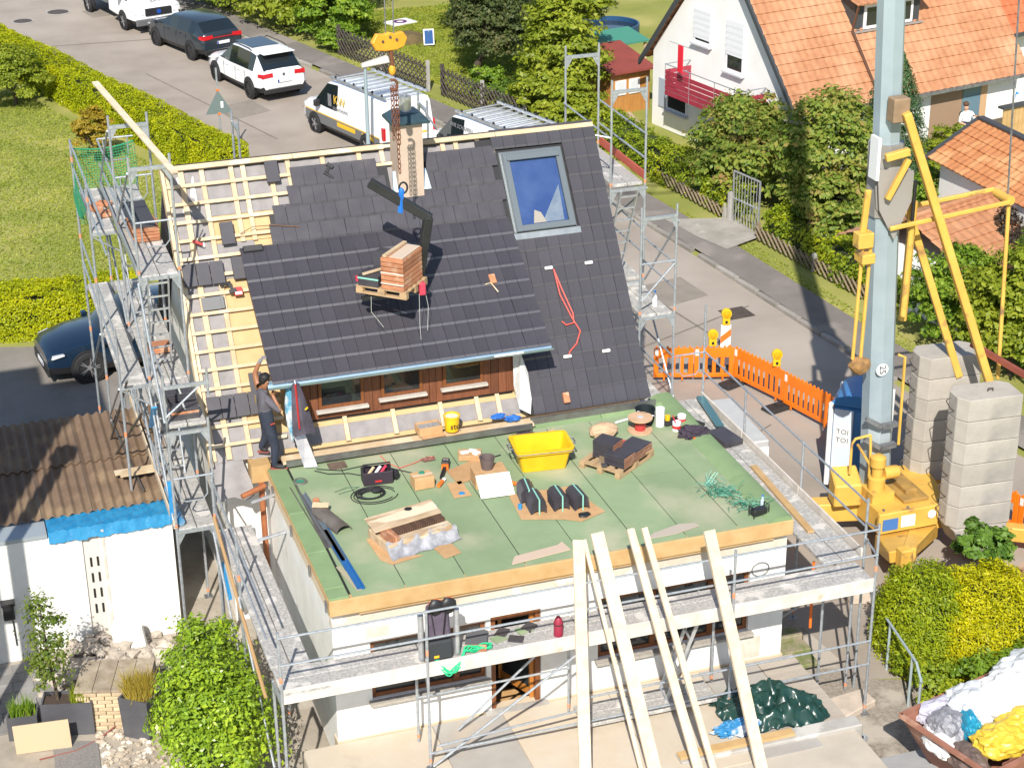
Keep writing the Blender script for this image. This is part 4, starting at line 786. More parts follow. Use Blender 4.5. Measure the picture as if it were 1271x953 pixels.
tag(B().beam((13.78, 4.15, 3.35), (14.40, 3.15, 3.00), 0.10, 0.10).build('steel_bar', mat('red_oxide', (0.32, 0.09, 0.05), 0.6, 0.2, (0.22, 0.06, 0.04), 5)), 'rusty red steel bar lying across the two ballast stacks', 'bar')

# ------------------------------------------------------------------ portable toilet
PT = thing('portable_toilet', 'blue and white portable toilet cabin behind the crane mast', 'toilet', (12.75, 6.35, gz(6.35)), rad(-40))
TB = mat('toilet_blue', (0.03, 0.17, 0.42), 0.35, 0, (0.05, 0.21, 0.47), 2); TC = mat('toilet_cyan', (0.01, 0.24, 0.48), 0.4)
B().box(-0.5, 0.5, -0.5, 0.5, 0.12, 1.92).build('cabin', TB, PT, bevel=0.03)
B().box(-0.54, 0.54, -0.54, 0.54, 0.0, 0.12).build('base', BLACK, PT)
b = B(); n = 10
for k in range(n+1): a = PI*k/n; b.v += [(-0.54*math.cos(a), -0.54, 1.95+0.26*math.sin(a)), (-0.54*math.cos(a), 0.54, 1.95+0.26*math.sin(a))]
b.f += [(2*k, 2*k+2, 2*k+3, 2*k+1) for k in range(n)]+[tuple(2*k for k in range(n+1)), tuple(2*k+1 for k in reversed(range(n+1)))]; b.build('roof', TB, PT, smooth=True)
for (x, y) in ((-0.53, -0.53), (0.53, -0.53), (-0.53, 0.53), (0.53, 0.53)): B().box(x-0.05, x+0.05, y-0.05, y+0.05, 0.1, 2.0).build('corner_post', WPLAS, PT, bevel=0.02)
B().box(-0.47, -0.06, -0.53, -0.502, 0.2, 1.86).build('door', mat('door_pale_blue', (0.55, 0.62, 0.72), 0.4), PT, bevel=0.01); B().box(-0.42, -0.11, -0.536, -0.531, 1.0, 1.55).build('label', WPLAS, PT); B().box(-0.03, 0.47, -0.525, -0.502, 0.2, 1.86).build('panel', TB, PT)
B().box(-0.535, -0.505, -0.46, 0.46, 0.2, 1.86).build('panel', TC, PT); B().box(0.505, 0.535, -0.46, 0.46, 0.2, 1.86).build('panel', TC, PT)
for z, tx in ((1.36, 'TOI'), (1.17, 'TOI')): lettering('lettering', tx, 0.16, BLACK, PT, (-0.265, -0.54, z), (1, 0, 0), (0, 0, 1))
# ------------------------------------------------------------------ orange barriers and warning lamps
BAR = mat('barrier_orange', (0.85, 0.20, 0.01), 0.4, 0, (0.78, 0.17, 0.008), 2)
def barrier_mesh(L):
    b = B(); t_ = 0.045; b.box(0, L, -t_/2, t_/2, 0.12, 0.22).box(0, 0.07, -t_/2, t_/2, 0.22, 0.86).box(L-0.07, L, -t_/2, t_/2, 0.22, 0.86).box(0.07, L-0.07, -t_/2, t_/2, 0.62, 0.86)
    n = int((L-0.14)/0.16)
    for k in range(n+1): x = 0.07+(L-0.14)*k/n; b.box(x-0.045, x+0.045, -t_/2+0.004, t_/2-0.004, 0.22, 0.62)
    for k in range(int(L/0.13)): x = 0.06+k*0.13; b.prism([(x-0.03, -t_/2, 0.86), (x+0.03, -t_/2, 0.86), (x+0.018, -t_/2, 0.91), (x-0.018, -t_/2, 0.91)], (0, t_, 0))
    for x in (0.25, L-0.25): b.box(x-0.02, x+0.02, -0.02, 0.02, 0.03, 0.12)
    return b
def barrier(p, q, lab, grp='orange barriers round the crane'):
    p, q = Vector(p), Vector(q); d = q-p; t = thing('barrier', lab, 'barrier', (p.x, p.y, gz(p.y)), math.atan2(d.y, d.x), grp); L = d.length-0.02
    barrier_mesh(L).build('panel', BAR, t, bevel=0.006)
    B().box(0.02, 0.10, -0.03, -0.022, 0.68, 0.84).build('reflector', mat('reflector', (0.8, 0.78, 0.75), 0.3), t)
    return t
barrier((10.55, 12.25), (11.45, 11.95), 'short orange barrier beside the tiled verge, in the scaffold shadow'); barrier((11.45, 11.95), (12.36, 11.67), 'orange plastic barrier with two lamps, next to the corner')
barrier((12.36, 11.67), (12.86, 10.05), 'orange plastic barrier running back from the barrier corner'); barrier((12.86, 10.05), (13.28, 8.45), 'orange plastic barrier between the lamp and the toilet cabin')
barrier((13.28, 8.45), (13.7, 6.9), 'orange barrier just behind the portable toilet'); barrier((14.25, 4.6), (14.75, 3.35), 'orange barrier behind the front ballast stack'); barrier((14.75, 3.35), (15.2, 2.1), 'orange barrier beside the outrigger at the street edge')
def foot(x, y, rz, lab):
    t = thing('rubber_weight', lab, 'weight', (x, y, gz(y)+0.01), rz); B().hexa([(-0.4, -0.2, 0), (0.4, -0.2, 0), (0.4, 0.2, 0), (-0.4, 0.2, 0), (-0.37, -0.17, 0.09), (0.37, -0.17, 0.09), (0.37, 0.17, 0.09), (-0.37, 0.17, 0.09)]).build('slab', RUBBER, t, bevel=0.02); B().box(-0.1, 0.1, -0.06, 0.06, 0.09, 0.13).build('socket', RUBBER, t)
foot(12.30, 11.5, rad(20), 'black rubber weight slab under the barrier corner'); foot(12.72, 10.0, rad(15), 'black rubber weight slab under the barrier before the toilet')
def wlamp(x, y, z, lab):
    t = thing('warning_lamp', lab, 'lamp', (x, y, z), rad(-15)); B().box(-0.09, 0.09, -0.05, 0.05, 0, 0.19).build('battery_case', YEL, t, bevel=0.015); B().lathe([(0.115, -0.06), (0.125, -0.03), (0.125, 0.03), (0.115, 0.06)], (0, 0, 0.29), 18, axis='y').build('housing', YEL, t, smooth=True); B().lathe([(0.09, 0), (0.08, 0.025), (0.03, 0.04)], (0, -0.06, 0.29), 18, axis='y').build('lens', mat('amber_lens', (0.80, 0.33, 0.01), 0.2), t, smooth=True); B().box(-0.03, 0.03, -0.056, -0.05, 0.05, 0.12).build('lock', BLACK, t)
wlamp(11.85, 11.83, gz(12)+0.91, 'yellow warning lamp on the barrier next to the striped post'); wlamp(12.78, 10.35, gz(10.4)+0.91, 'yellow warning lamp on the barrier near the toilet cabin'); wlamp(12.35, 12.2, gz(12.2)+1.22, 'yellow warning lamp on top of the striped post')
t = thing('beacon_post', 'red and white striped beacon post behind the orange barrier', 'beacon', (12.35, 12.2, gz(12.2)), rad(-15)); B().box(-0.12, 0.12, -0.02, 0.02, 0.2, 1.22).build('panel', WHITE, t)
for z in (0.35, 0.75): B().prism([(-0.12, -0.026, z), (0.12, -0.026, z+0.2), (0.12, -0.026, z+0.38), (-0.12, -0.026, z+0.18)], (0, 0.005, 0)).build('stripe', ORNG, t)
B().box(-0.35, 0.35, -0.2, 0.2, 0.01, 0.1).build('foot', RUBBER, t); B().box(-0.03, 0.03, -0.015, 0.015, 0.1, 0.2).build('stem', STEEL, t)
# pale crate of tiles beside the scaffold with a printed mark
t = thing('goods_crate', 'pale grey wrapped goods crate with blue print on the road by the scaffold', 'crate', (10.45, 8.0, gz(8.0)), rad(-3)); B().box(-0.55, 0.55, -1.1, 1.1, 0.12, 1.0).build('body', mat('grey_wrap', (0.48, 0.48, 0.47), 0.6, 0, (0.42, 0.42, 0.42), 2), t, bevel=0.03); B().box(-0.5, 0.5, -1.05, 1.05, 0.0, 0.119).build('pallet', TIMB, t)
B().box(0.05, 0.53, -1.112, -1.102, 0.35, 0.85).build('label', WHITE, t); 
for z, tx in ((0.68, 'B'), (0.50, 'pp')): lettering('print', tx, 0.22, mat('print_blue', (0.03, 0.05, 0.35), 0.5), t, (0.3, -1.116, z), (1, 0, 0), (0, 0, 1))
# ------------------------------------------------------------------ neighbours
def pantiles(o_, ex, es, L, S, course=0.34, tw=0.27, amp=0.028, clip=None):
    """pantile covering as real geometry: waves across, a step at every course"""
    o_, ex, es = Vector(o_), Vector(ex).normalized(), Vector(es).normalized(); n = ex.cross(es).normalized(); b = B()
    nc = int(round(L/tw)); nr = int(math.ceil(S/course)); xs = []
    for c in range(nc):
        for t_ in (0, 0.25, 0.5, 0.75): xs.append((c+t_)*L/nc)
    xs.append(L); prof = [0.0, 1.0, 0.75, 0.1]; rr = random.Random(len(xs))
    for r in range(nr):
        s0, s1 = r*course, min((r+1)*course, S)+0.02; base = len(b.v); jig = [rr.uniform(-0.006, 0.006) for _ in range(nc+1)]
        for s_, up in ((s0, 0.045), (s0, 0.0), (s1, 0.004)):
            pass
        for i, x in enumerate(xs):
            h = amp*prof[i % 4]+jig[i//4 if i//4 <= nc else nc]
            for s_, up in ((s0, -0.01), (s0, 0.035), (s1, 0.002)):
                b.v.append(tuple(o_+ex*x+es*s_+n*(h+up)))
        m_ = len(xs)
        for i in range(m_-1):
            for q in (0, 1): b.f.append((base+i*3+q, base+(i+1)*3+q, base+(i+1)*3+q+1, base+i*3+q+1))
    return b
NT = mat('salmon_pantile', (0.46, 0.215, 0.105), 0.8, 0, (0.37, 0.16, 0.075), 5, bump=0.2, col3=(0.52, 0.28, 0.155), s3=0.8, c3=(0.45, 0.7))
NT2 = mat('red_pantile', (0.50, 0.15, 0.06), 0.75, 0, (0.42, 0.115, 0.045), 5, bump=0.1)
NT3 = mat('orange_pantile', (0.50, 0.21, 0.08), 0.75, 0, (0.42, 0.16, 0.06), 5, bump=0.2, col3=(0.56, 0.28, 0.12), s3=1)
NW = mat('neighbour_render', (0.82, 0.81, 0.79), 0.85, 0, (0.76, 0.75, 0.72), 1.2, bump=0.1, bscale=60)
SLATE = mat('dark_trim', (0.05, 0.055, 0.06), 0.6)
N1 = thing('neighbour_house', 'white gabled house with salmon pantile roof and crimson balcony', 'house', (18.12, 30.56, gz(30.5)), rad(12))
# local frame: x runs into the house (along the ridge), y towards the rear; gable at x = 0
Z0 = 0.0; ez, rz_ = 2.55, 6.95; yf, yr, ym = -7.35, 0.1, -3.6; LN = 8.6
B().prism([(0, yf, 0), (0, yr, 0), (0, yr, ez), (0, ym, rz_-0.15), (0, yf, ez)], (0.3, 0, 0)).build('gable_wall', NW, N1)
B().box(0.3, LN, yf, yf+0.3, 0, ez).build('wall', NW, N1); B().box(LN, LN+0.3, yf, yr, 0, ez).build('wall', NW, N1); B().box(0.3, LN, yr-0.3, yr, 0, ez).build('wall', NW, N1)
sl = Vector((0, ym-yf+0.35, rz_-ez+0.40)); S_ = sl.length
pantiles((-0.25, yf-0.35, ez-0.38), (1, 0, 0), sl, LN+0.75, S_).build('roof', NT, N1, smooth=True)
sl2 = Vector((0, ym-yr-0.35, rz_-ez+0.4)); pantiles((LN+0.5, yr+0.35, ez-0.38), (-1, 0, 0), sl2, LN+0.75, sl2.length).build('roof', NT, N1, smooth=True)
b = B(); up = Vector((0, 0, 0.16))
for y0, z0, y1, z1 in ((yf-0.42, ez-0.46, ym, rz_+0.02), (yr+0.42, ez-0.46, ym, rz_+0.02)): b.prism([(-0.32, y0, z0-0.16), (-0.32, y1, z1-0.16), (-0.32, y1, z1+0.04), (-0.32, y0, z0+0.04)], (0.09, 0, 0))
b.build('verge_trim', SLATE, N1)
B().box(-0.2, LN+0.4, yf-0.46, yf-0.36, ez-0.46, ez-0.36).build('gutter', STEELD, N1)
def gwin(par, y0, y1, z0, z1, shutter=0.0):
    o = B().box(-0.05, 0.0, y0, y1, z0, z0+0.07).box(-0.05, 0, y0, y1, z1-0.07, z1).box(-0.05, 0, y0, y0+0.07, z0+0.07, z1-0.07).box(-0.05, 0, y1-0.07, y1, z0+0.07, z1-0.07).build('window', WHITE, par)
    B().box(-0.03, -0.01, y0+0.07, y1-0.07, z0+0.07, z1-0.07).build('pane', GLASS, o)
    if shutter:
        zb = z1-(z1-z0)*shutter; n = int((z1-zb)/0.09)
        for k in range(n): B().box(-0.065-0.006*(k % 2), -0.052, y0+0.01, y1-0.01, zb+k*(z1-zb)/n+0.004, zb+(k+1)*(z1-zb)/n).build('shutter_slat', mat('shutter', (0.72, 0.73, 0.75), 0.5), o)
    B().box(-0.16, 0.0, y0-0.06, y1+0.06, z0-0.06, z0-0.01).build('sill', mat('grey_sill', (0.55, 0.56, 0.58), 0.5), o)
    return o
gwin(N1, -3.05, -2.15, 3.25, 4.32, 0.86); gwin(N1, -4.75, -3.85, 2.72, 4.30, 0.68); gwin(N1, -1.9, -0.75, 0.72, 1.66, 0.0); gwin(N1, -3.7, -3.3, 5.3, 5.75, 0)
B().box(-0.045, -0.006, -0.72, -0.30, 0.72, 1.66).build('window_shutter', mat('grey_panel', (0.38, 0.42, 0.47), 0.5), N1)
# balcony with crimson boards
b = B().box(-0.95, 0, -5.9, -2.0, 1.62, 1.76); BAL = b.build('balcony', mat('balcony_floor', (0.55, 0.5, 0.45), 0.8), N1)
CRIM = mat('crimson_board', (0.36, 0.035, 0.06), 0.5, 0, (0.30, 0.028, 0.05), 3)
for k in range(5):
    z = 1.64+k*0.165; B().box(-1.0, -0.97, -5.9, -2.0, z, z+0.135).build('board', CRIM, BAL); B().box(-0.97, -0.0, -2.02, -1.99, z, z+0.135).build('board', CRIM, BAL); B().box(-0.97, -0.0, -5.91, -5.88, z, z+0.135).build('board', CRIM, BAL)
B().tube([(-0.99, -5.9, 2.62), (-0.99, -2.0, 2.62), (-0.02, -2.0, 2.62)], 0.02, 6).tube([(-0.99, -5.9, 2.62), (0, -5.9, 2.62)], 0.02, 6).build('handrail', STEEL, BAL)
for y in (-5.9, -4.6, -3.3, -2.0): B().tube([(-0.99, y, 1.6), (-0.99, y, 2.62)], 0.016, 6).build('rail_post', STEEL, BAL)
# dormer on the front slope
def N1s(x, s, h=0): n = Vector((0, -sl.z, sl.y)).normalized(); return Vector((x, yf-0.35, ez-0.38))+sl.normalized()*s+n*h
b = B(); x0, x1 = 3.0, 5.6; yb, zb = N1s(0, 2.35).y, N1s(0, 2.35).z
ND = b.hexa([(x0, yb, zb-0.1), (x1, yb, zb-0.1), (x1, yb+2.0, zb+1.0), (x0, yb+2.0, zb+1.0), (x0, yb, zb+0.95), (x1, yb, zb+0.95), (x1, yb+2.0, zb+1.55), (x0, yb+2.0, zb+1.55)]).build('dormer', SLATE, N1)
pantiles((x0-0.2, yb-0.35, zb+0.88), (1, 0, 0), (0, 2.35, 0.82), x1-x0+0.4, 2.45).build('dormer_roof', NT, ND, smooth=True)
for a, c in ((x0+0.35, x0+1.15), (x1-1.05, x1-0.3)): o = B().box(a, c, yb-0.05, yb-0.01, zb+0.05, zb+0.80).build('window_frame', WHITE, ND); B().box(a+0.1, c-0.1, yb-0.06, yb-0.052, zb+0.15, zb+0.70).build('pane', GLASS, o)
B().box(x0-0.1, x1+0.1, yb-0.12, yb, zb-0.02, zb+0.02).build('sill', mat('lead', (0.3, 0.27, 0.25), 0.6), ND)
B().tube([(x0-0.12, yb-0.3, zb+0.85), (x0-0.12, yb-0.1, zb+0.1), N1s(x0-0.1, 0.4, 0.08)], 0.04, 6).build('downpipe', mat('copper', (0.16, 0.08, 0.05), 0.5, 0.5), ND)
# open porch in the front wall
B().box(5.3, 7.6, yf-0.01, yf+0.0, 0.25, 2.0).build('porch_recess', mat('porch_brown', (0.30, 0.20, 0.13), 0.9), N1); B().box(6.6, 7.5, yf-0.03, yf-0.012, 0.85, 1.95).build('porch_glass', mat('porch_glass', (0.12, 0.2, 0.26), 0.1), N1)
B().box(7.35, 7.62, yf-0.04, yf-0.011, 0.25, 2.0).build('porch_jamb', mat('porch_jamb', (0.5, 0.32, 0.18), 0.8), N1)
# second house to the right, redder roof with a roof light
N2 = thing('neighbour_house', 'white house with brick red pantile roof and grey roof light', 'house', (27.2, 27.0, gz(27)), rad(12))
B().box(0, 9, -0.3, 0, 0, 3.3).build('wall', NW, N2); B().box(0, 0.3, 0, 8, 0, 3.3).build('wall', NW, N2)
sl3 = Vector((0, 4.2, 4.4)); pantiles((-0.2, -0.75, 3.05), (1, 0, 0), sl3, 9.4, sl3.length).build('roof', NT2, N2, smooth=True)
B().box(-0.25, 9.2, -0.82, -0.70, 2.95, 3.08).build('gutter', SLATE, N2)
nn = Vector((0, -sl3.z, sl3.y)).normalized(); q = Vector((0.3, -0.75, 3.05))+sl3.normalized()*2.2+nn*0.08; e1 = sl3.normalized()*1.0
B().hexa([q, q+Vector((0.9, 0, 0)), q+Vector((0.9, 0, 0))+e1, q+e1, q+nn*0.08, q+Vector((0.9, 0, 0))+nn*0.08, q+Vector((0.9, 0, 0))+e1+nn*0.08, q+e1+nn*0.08]).build('roof_light', mat('roof_light', (0.2, 0.3, 0.33), 0.2, 0.5), N2)
# small garages with tiled roofs beyond the right hedge
N3 = thing('garage', 'white garage with orange pantile roof beside the conifer', 'garage', (21.3, 15.5, gz(15.5)), world=True)
pantiles((20.80, 17.80, 2.25), (0.035, -1, 0), (1.72, 0.28, 0.86), 6.4, 1.95, 0.31, 0.25).build('roof', NT3, N3, smooth=True)
pantiles((24.4, 11.4, 2.25), (-0.035, 1, 0), (-1.72, 0.28, 0.86), 6.8, 1.95, 0.31, 0.25).build('roof', NT3, N3, smooth=True)
B().beam((20.76, 17.84, 2.24), (22.52, 18.10, 3.12), 0.10, 0.12).beam((22.52, 18.10, 3.14), (22.75, 11.7, 3.14), 0.22, 0.06).build('trim', SLATE, N3)
B().box(21.05, 24.2, 11.6, 17.5, gz(15)-0.2, 2.28).build('wall', NW, N3)
N4 = thing('shed', 'shed with salmon tiled roof half hidden behind the dense street bushes', 'shed', (18.81, 11.79, gz(11.8)-0.45), rad(20))
B().box(0.2, 5.5, 0.3, 3.6, 0, 2.1).build('wall', NW, N4)
sl5 = Vector((0, 2.3, 1.05)); pantiles((-0.2, -0.2, 2.05), (1, 0, 0), sl5, 6.0, sl5.length, 0.34, 0.28).build('roof', NT, N4, smooth=True); pantiles((5.8, 4.4, 2.05), (-1, 0, 0), Vector((0, -2.3, 1.05)), 6.0, sl5.length, 0.34, 0.28).build('roof', NT, N4, smooth=True)
B().tube([(-0.2, 2.1, 3.14), (5.8, 2.1, 3.14)], 0.09, 6).build('ridge_tiles', NT, N4)
for t in (N1, N2, N3, N4):
    for c in t.children:
        if c.name.split('.')[0] == 'roof': kind(c, 'stuff')
# fence boards and blue bucket near the porch
t = thing('board_fence', 'light wooden board fence by the blue crate', 'fence', (27.3, 24.2, gz(24)), rad(12))
for k in range(16): B().box(k*0.17, k*0.17+0.155, -0.02, 0.02, 0.0, 1.45+random.uniform(-0.01, 0.01)).build('board', TIMBO, t)
B().box(-0.1, 2.9, -0.1, 0.16, 1.45, 1.52).build('cap', SLATE, t)
t = thing('crate', 'bright blue plastic crate standing by the white wall', 'crate', (28.0, 25.5, gz(25.5)), rad(12)); bb = B().hexa([(-0.32, -0.25, 0.9), (0.32, -0.25, 0.9), (0.32, 0.25, 0.9), (-0.32, 0.25, 0.9), (-0.42, -0.3, 1.5), (0.42, -0.3, 1.5), (0.42, 0.3, 1.5), (-0.42, 0.3, 1.5)]); bb.build('tub', mat('bright_blue', (0.03, 0.28, 0.68), 0.4), t, bevel=0.03); B().box(-0.45, 0.45, -0.33, 0.33, 1.5, 1.55).build('rim', mat('bright_blue', (0, 0, 0)), t); B().box(-0.3, 0.3, -0.22, 0.22, 0, 0.899).build('stand', TIMB, t)
# red roofed garden shed, green shed roof and pool behind the gable
t = thing('garden_shed', 'wooden garden shed with dark red felt roof beside the white gable', 'shed', (17.75, 32.0, gz(32)), rad(12))
WOODS = mat('orange_shed_wood', (0.46, 0.22, 0.06), 0.6, 0, (0.38, 0.17, 0.045), 3, stretch=(5, 5, 0.6))
B().box(-0.7, 0.9, 0, 1.8, 0, 1.45).build('wall', WOODS, t); B().hexa([(-0.85, -0.25, 1.43), (1.0, -0.25, 1.43), (1.0, 2.0, 1.85), (-0.85, 2.0, 1.85), (-0.85, -0.25, 1.50), (1.0, -0.25, 1.50), (1.0, 2.0, 1.93), (-0.85, 2.0, 1.93)]).build('roof', mat('red_felt', (0.26, 0.055, 0.04), 0.8, 0, (0.21, 0.045, 0.035), 2), t)
for x in (-0.5, 0.05): o = B().box(x, x+0.42, -0.04, 0, 0.65, 1.15).build('window', WHITE, t); B().box(x+0.05, x+0.37, -0.05, -0.042, 0.7, 1.1).build('pane', mat('pale_curtain', (0.6, 0.62, 0.65), 0.4), o)
t = thing('canopy_roof', 'green corrugated canopy behind the garden shed', 'canopy', (19.3, 36.0, gz(36)-0.75), rad(12)); B().hexa([(-1.2, 0, 1.9), (1.0, 0, 1.9), (1.0, 1.4, 2.1), (-1.2, 1.4, 2.1), (-1.2, 0, 1.96), (1.0, 0, 1.96), (1.0, 1.4, 2.16), (-1.2, 1.4, 2.16)]).build('sheet', mat('green_sheet', (0.06, 0.24, 0.17), 0.6), t)
for x in (-1.1, 0.85): B().box(x, x+0.08, 0.1, 0.18, 0, 1.9).build('post', TIMB, t)
t = thing('pool', 'round dark garden pool with blue rim beyond the canopy', 'pool', (20.6, 41.0, gz(41)-0.3)); B().lathe([(1.15, 0), (1.15, 0.9), (1.08, 0.9), (1.08, 0.7)], n=28).build('wall', mat('pool_blue', (0.02, 0.07, 0.16), 0.4), t); B().lathe([(1.08, 0.72), (1.08, 0.73)], n=28).build('water', mat('pool_water', (0.02, 0.03, 0.045), 0.1), t)
# unseen neighbour and flue, form invented to cast the shade on drive and garage
N5 = thing('neighbour_house', 'tall pale unseen neighbouring house across the courtyard, added to shade the drive', 'house', (-10.0, 0.0, gz(0)))
B().box(-4.6, 2.73, -0.6, 4.0, -0.2, 12.0).build('wall', NW, N5)
B().box(-4.75, 2.80, -0.65, 4.1, 12.0, 12.3).build('roof', NT2, N5); B().box(-2.0, 1.0, 2.0, 3.9, 12.3, 13.5).build('chimney', mat('brick_red', (0.3, 0.12, 0.08), 0.9), N5)
B().lathe([(0.14, 0), (0.14, 9.2), (0.24, 9.22), (0.24, 9.5), (0.1, 9.6)], (3.72, 0.9, 0), 14).box(2.7, 3.7, 0.85, 0.95, 5.0, 5.1).build('flue', ALU, N5)
# ------------------------------------------------------------------ garage on the left
GA = thing('garage', 'white garage with brown corrugated roof and blue film along its edge', 'garage', (-4.5, 7.0, gz(7)), world=True)
wg = mat('garage_render', (0.80, 0.80, 0.78), 0.85, 0, (0.74, 0.72, 0.68), 1.5, bump=0.15, col3=(0.60, 0.56, 0.5), s3=0.8, c3=(0.66, 0.76))
GY = 5.20
B().box(-12, -3.32, GY, GY+0.25, gz(5)-0.1, 1.78).box(-2.98, -1.72, GY, GY+0.25, gz(5)-0.1, 1.78).build('wall', wg, GA); B().box(-1.95, -1.72, GY+0.25, 9.3, gz(6), 1.7).build('wall', wg, GA)
vb = B()
for r in range(9):
    z = -0.1+r*0.22; vb.box(-3.32, -2.98, GY+0.02, GY+0.2, z-0.3, z-0.22)
B().box(-3.32, -2.98, GY+0.05, GY+0.2, gz(5), 1.78).build('vent_panel', mat('vent_panel', (0.62, 0.58, 0.52), 0.9), GA)
for r in range(4):
    for x in (-3.20, -3.08): B().box(x-0.018, x+0.018, GY+0.03, GY+0.052, 1.15-r*0.32-0.10, 1.15-r*0.32+0.08).build('vent_slot', DARK, GA)
B().box(-2.975, -2.93, GY-0.02, GY+0.005, gz(5), 1.78).build('pilaster', PLASTO, GA)
# corrugated sheets, two courses, wave running across x
def corrug(x0, x1, y0, y1, z0, z1, pitch_=0.177, amp=0.028):
    b = B(); n = int((x1-x0)/pitch_*8)
    for i in range(n+1):
        x = x0+(x1-x0)*i/n; h = amp*math.cos(2*PI*(x-x0)/pitch_); b.v += [(x, y0, z0+h), (x, y1, z1+h), (x, y0, z0+h-0.012), (x, y1, z1+h-0.012)]
    for i in range(n): k = 4*i; b.f += [(k, k+4, k+5, k+1), (k+2, k+3, k+7, k+6), (k, k+2, k+6, k+4), (k+1, k+5, k+7, k+3)]
    return b
CORR = mat('brown_fibre_cement', (0.185, 0.122, 0.078), 0.85, 0, (0.145, 0.094, 0.06), 2, bump=0.2, col3=(0.31, 0.215, 0.125), s3=1.2, c3=(0.5, 0.75), rnd=0.12)
for i, (x0, x1) in enumerate(((-6.6, -5.71), (-5.70, -4.82), (-4.81, -3.93), (-3.92, -3.04), (-3.03, -2.15), (-2.14, -1.44))):
    corrug(x0, x1, 5.72, 7.62, 1.90, 1.97).build('corrugated_sheet', CORR, GA, smooth=True); corrug(x0, x1, 7.52, 9.45, 2.005, 2.08).build('corrugated_sheet', CORR, GA, smooth=True)
B().box(-12, -3.9, GY-0.03, 5.70, 1.79, 1.86).build('coping', mat('grey_coping', (0.36, 0.40, 0.43), 0.5, 0.3), GA)
b = B(); nx, ny = 44, 8; vs = []
for j in range(ny+1):
    for i in range(nx+1):
        x = -3.88+2.16*i/nx; v = j/ny; y = GY-0.05+0.62*v; z = 1.87+0.012*math.sin(i*2.3+j)+0.012*math.sin(i*0.9-j*2.1)+random.uniform(-.006, .006)
        if j == 0: z -= 0.20+0.012*math.sin(i*0.7)
        vs.append((x, y, z))
b.add(vs, [(j*(nx+1)+i, j*(nx+1)+i+1, (j+1)*(nx+1)+i+1, (j+1)*(nx+1)+i) for j in range(ny) for i in range(nx)]).build('blue_sheet', mat('blue_tarp', (0.012, 0.17, 0.36), 0.3, 0, (0.03, 0.24, 0.45), 5, bump=0.4, bscale=14), GA, smooth=True)
for k, (x, y) in enumerate(((-2.5, 6.75), (-2.42, 6.55))): tag(B().beam((x, y, 2.06+0.035*k), (x+0.95, y+0.03, 2.06+0.035*k), 0.17-0.06*k, 0.03).build('board', TIMB), ['upper pale board lying on the brown corrugated roof', 'narrow pale board lying in front of the wider one on the corrugated roof'][k], 'board')
# electric box and cable on the shaded wall
t = thing('wall_lamp', 'black wall lantern on the shaded white wall', 'lamp', (-4.72, GY-0.02, 0.5)); B().box(-0.1, 0.1, -0.16, 0, -0.15, 0.15).build('body', BLACK, t, bevel=0.02); B().box(-0.12, 0.12, -0.18, 0.0, 0.15, 0.2).build('cap', BLACK, t); B().tube([(0.05, -0.02, -0.15), (0.06, -0.015, -0.75)], 0.012, 6).build('cable', BLACK, t)

# ------------------------------------------------------------------ courtyard at the lower left
for k, (x, y, s_) in enumerate(((-3.2, 4.95, 0.26),)):
    t = tag(B().prism([(-3.0, 4.45, gz(4.5)+0.2), (-2.45, 4.40, gz(4.5)+0.15), (-2.40, 4.62, gz(4.5)+0.12), (-2.9, 4.78, gz(4.5)+0.2)], (-0.05, 0.30, 0.42)).build('wall_fragment', NW, bevel=0.03), 'big broken white wall fragment among the rubble', 'rubble')
RUB = mat('rubble', (0.56, 0.49, 0.41), 0.95, 0, (0.42, 0.36, 0.30), 4, bump=0.5, col3=(0.62, 0.57, 0.5), s3=2, rnd=0.2)
rr = random.Random(21); b = B()
for k in range(430):
    x, y = rr.gauss(-3.1, 0.6), rr.gauss(4.45, 0.45)
    if -4.4 < x < -1.75 and 3.3 < y < 5.15: s_ = rr.uniform(0.03, 0.15); b.blob((x, y, gz(y)+rr.uniform(0.0, 0.42)*max(0, 1-abs(x+3.1)*0.7)), (s_, s_, s_*0.7), 1, 0.3, k)
kind(b.build('rubble', RUB), 'stuff')
for k in range(9):
    x, y = rr.uniform(-2.9, -1.9), rr.uniform(3.3, 4.6); s_ = rr.uniform(0.14, 0.24)
    t = B().blob((0, 0, s_*0.4), (s_, s_*0.8, s_*0.6), 1, 0.35, 50+k).build('rubble_stone', RUB); t.location = (x, y, gz(y)+0.02); tag(t, 'pale broken masonry stone lying in the heap by the white wall', 'stone', 'broken stones by the wall')
# low wall of yellow bricks
BW = thing('brick_pier', 'pale yellow brick pier between the planter boxes', 'pier', (-3.15, 3.05, gz(3)), rad(-16))
BRK = mat('pale_brick', (0.60, 0.47, 0.30), 0.9, 0, (0.50, 0.38, 0.24), 4, bump=0.3, rnd=0.18); bme = B().box(-0.118, 0.118, -0.055, 0.055, 0, 0.064).mesh('brick', BRK, bevel=0.006)
for r in range(10):
    for k in range(5):
        x = -0.5+k*0.25+(0.12 if r % 2 else 0)
        if x < 0.56: inst('brick', bme, BW, loc=(x, -0.46+random.uniform(-.006, .006), r*0.074))
B().box(-0.60, 0.62, -0.40, 0.40, 0.0, 0.74).build('core', mat('mortar', (0.45, 0.40, 0.33), 0.95, 0, (0.36, 0.32, 0.27), 3), BW)
for k in range(4): B().box(-0.62+k*0.31, -0.62+k*0.31+0.30, -0.52, 0.42, 0.745, 0.80).build('coping_stone', mat('weathered_coping', (0.42, 0.35, 0.26), 0.9, 0, (0.28, 0.22, 0.16), 5, bump=0.3, rnd=0.15), BW)
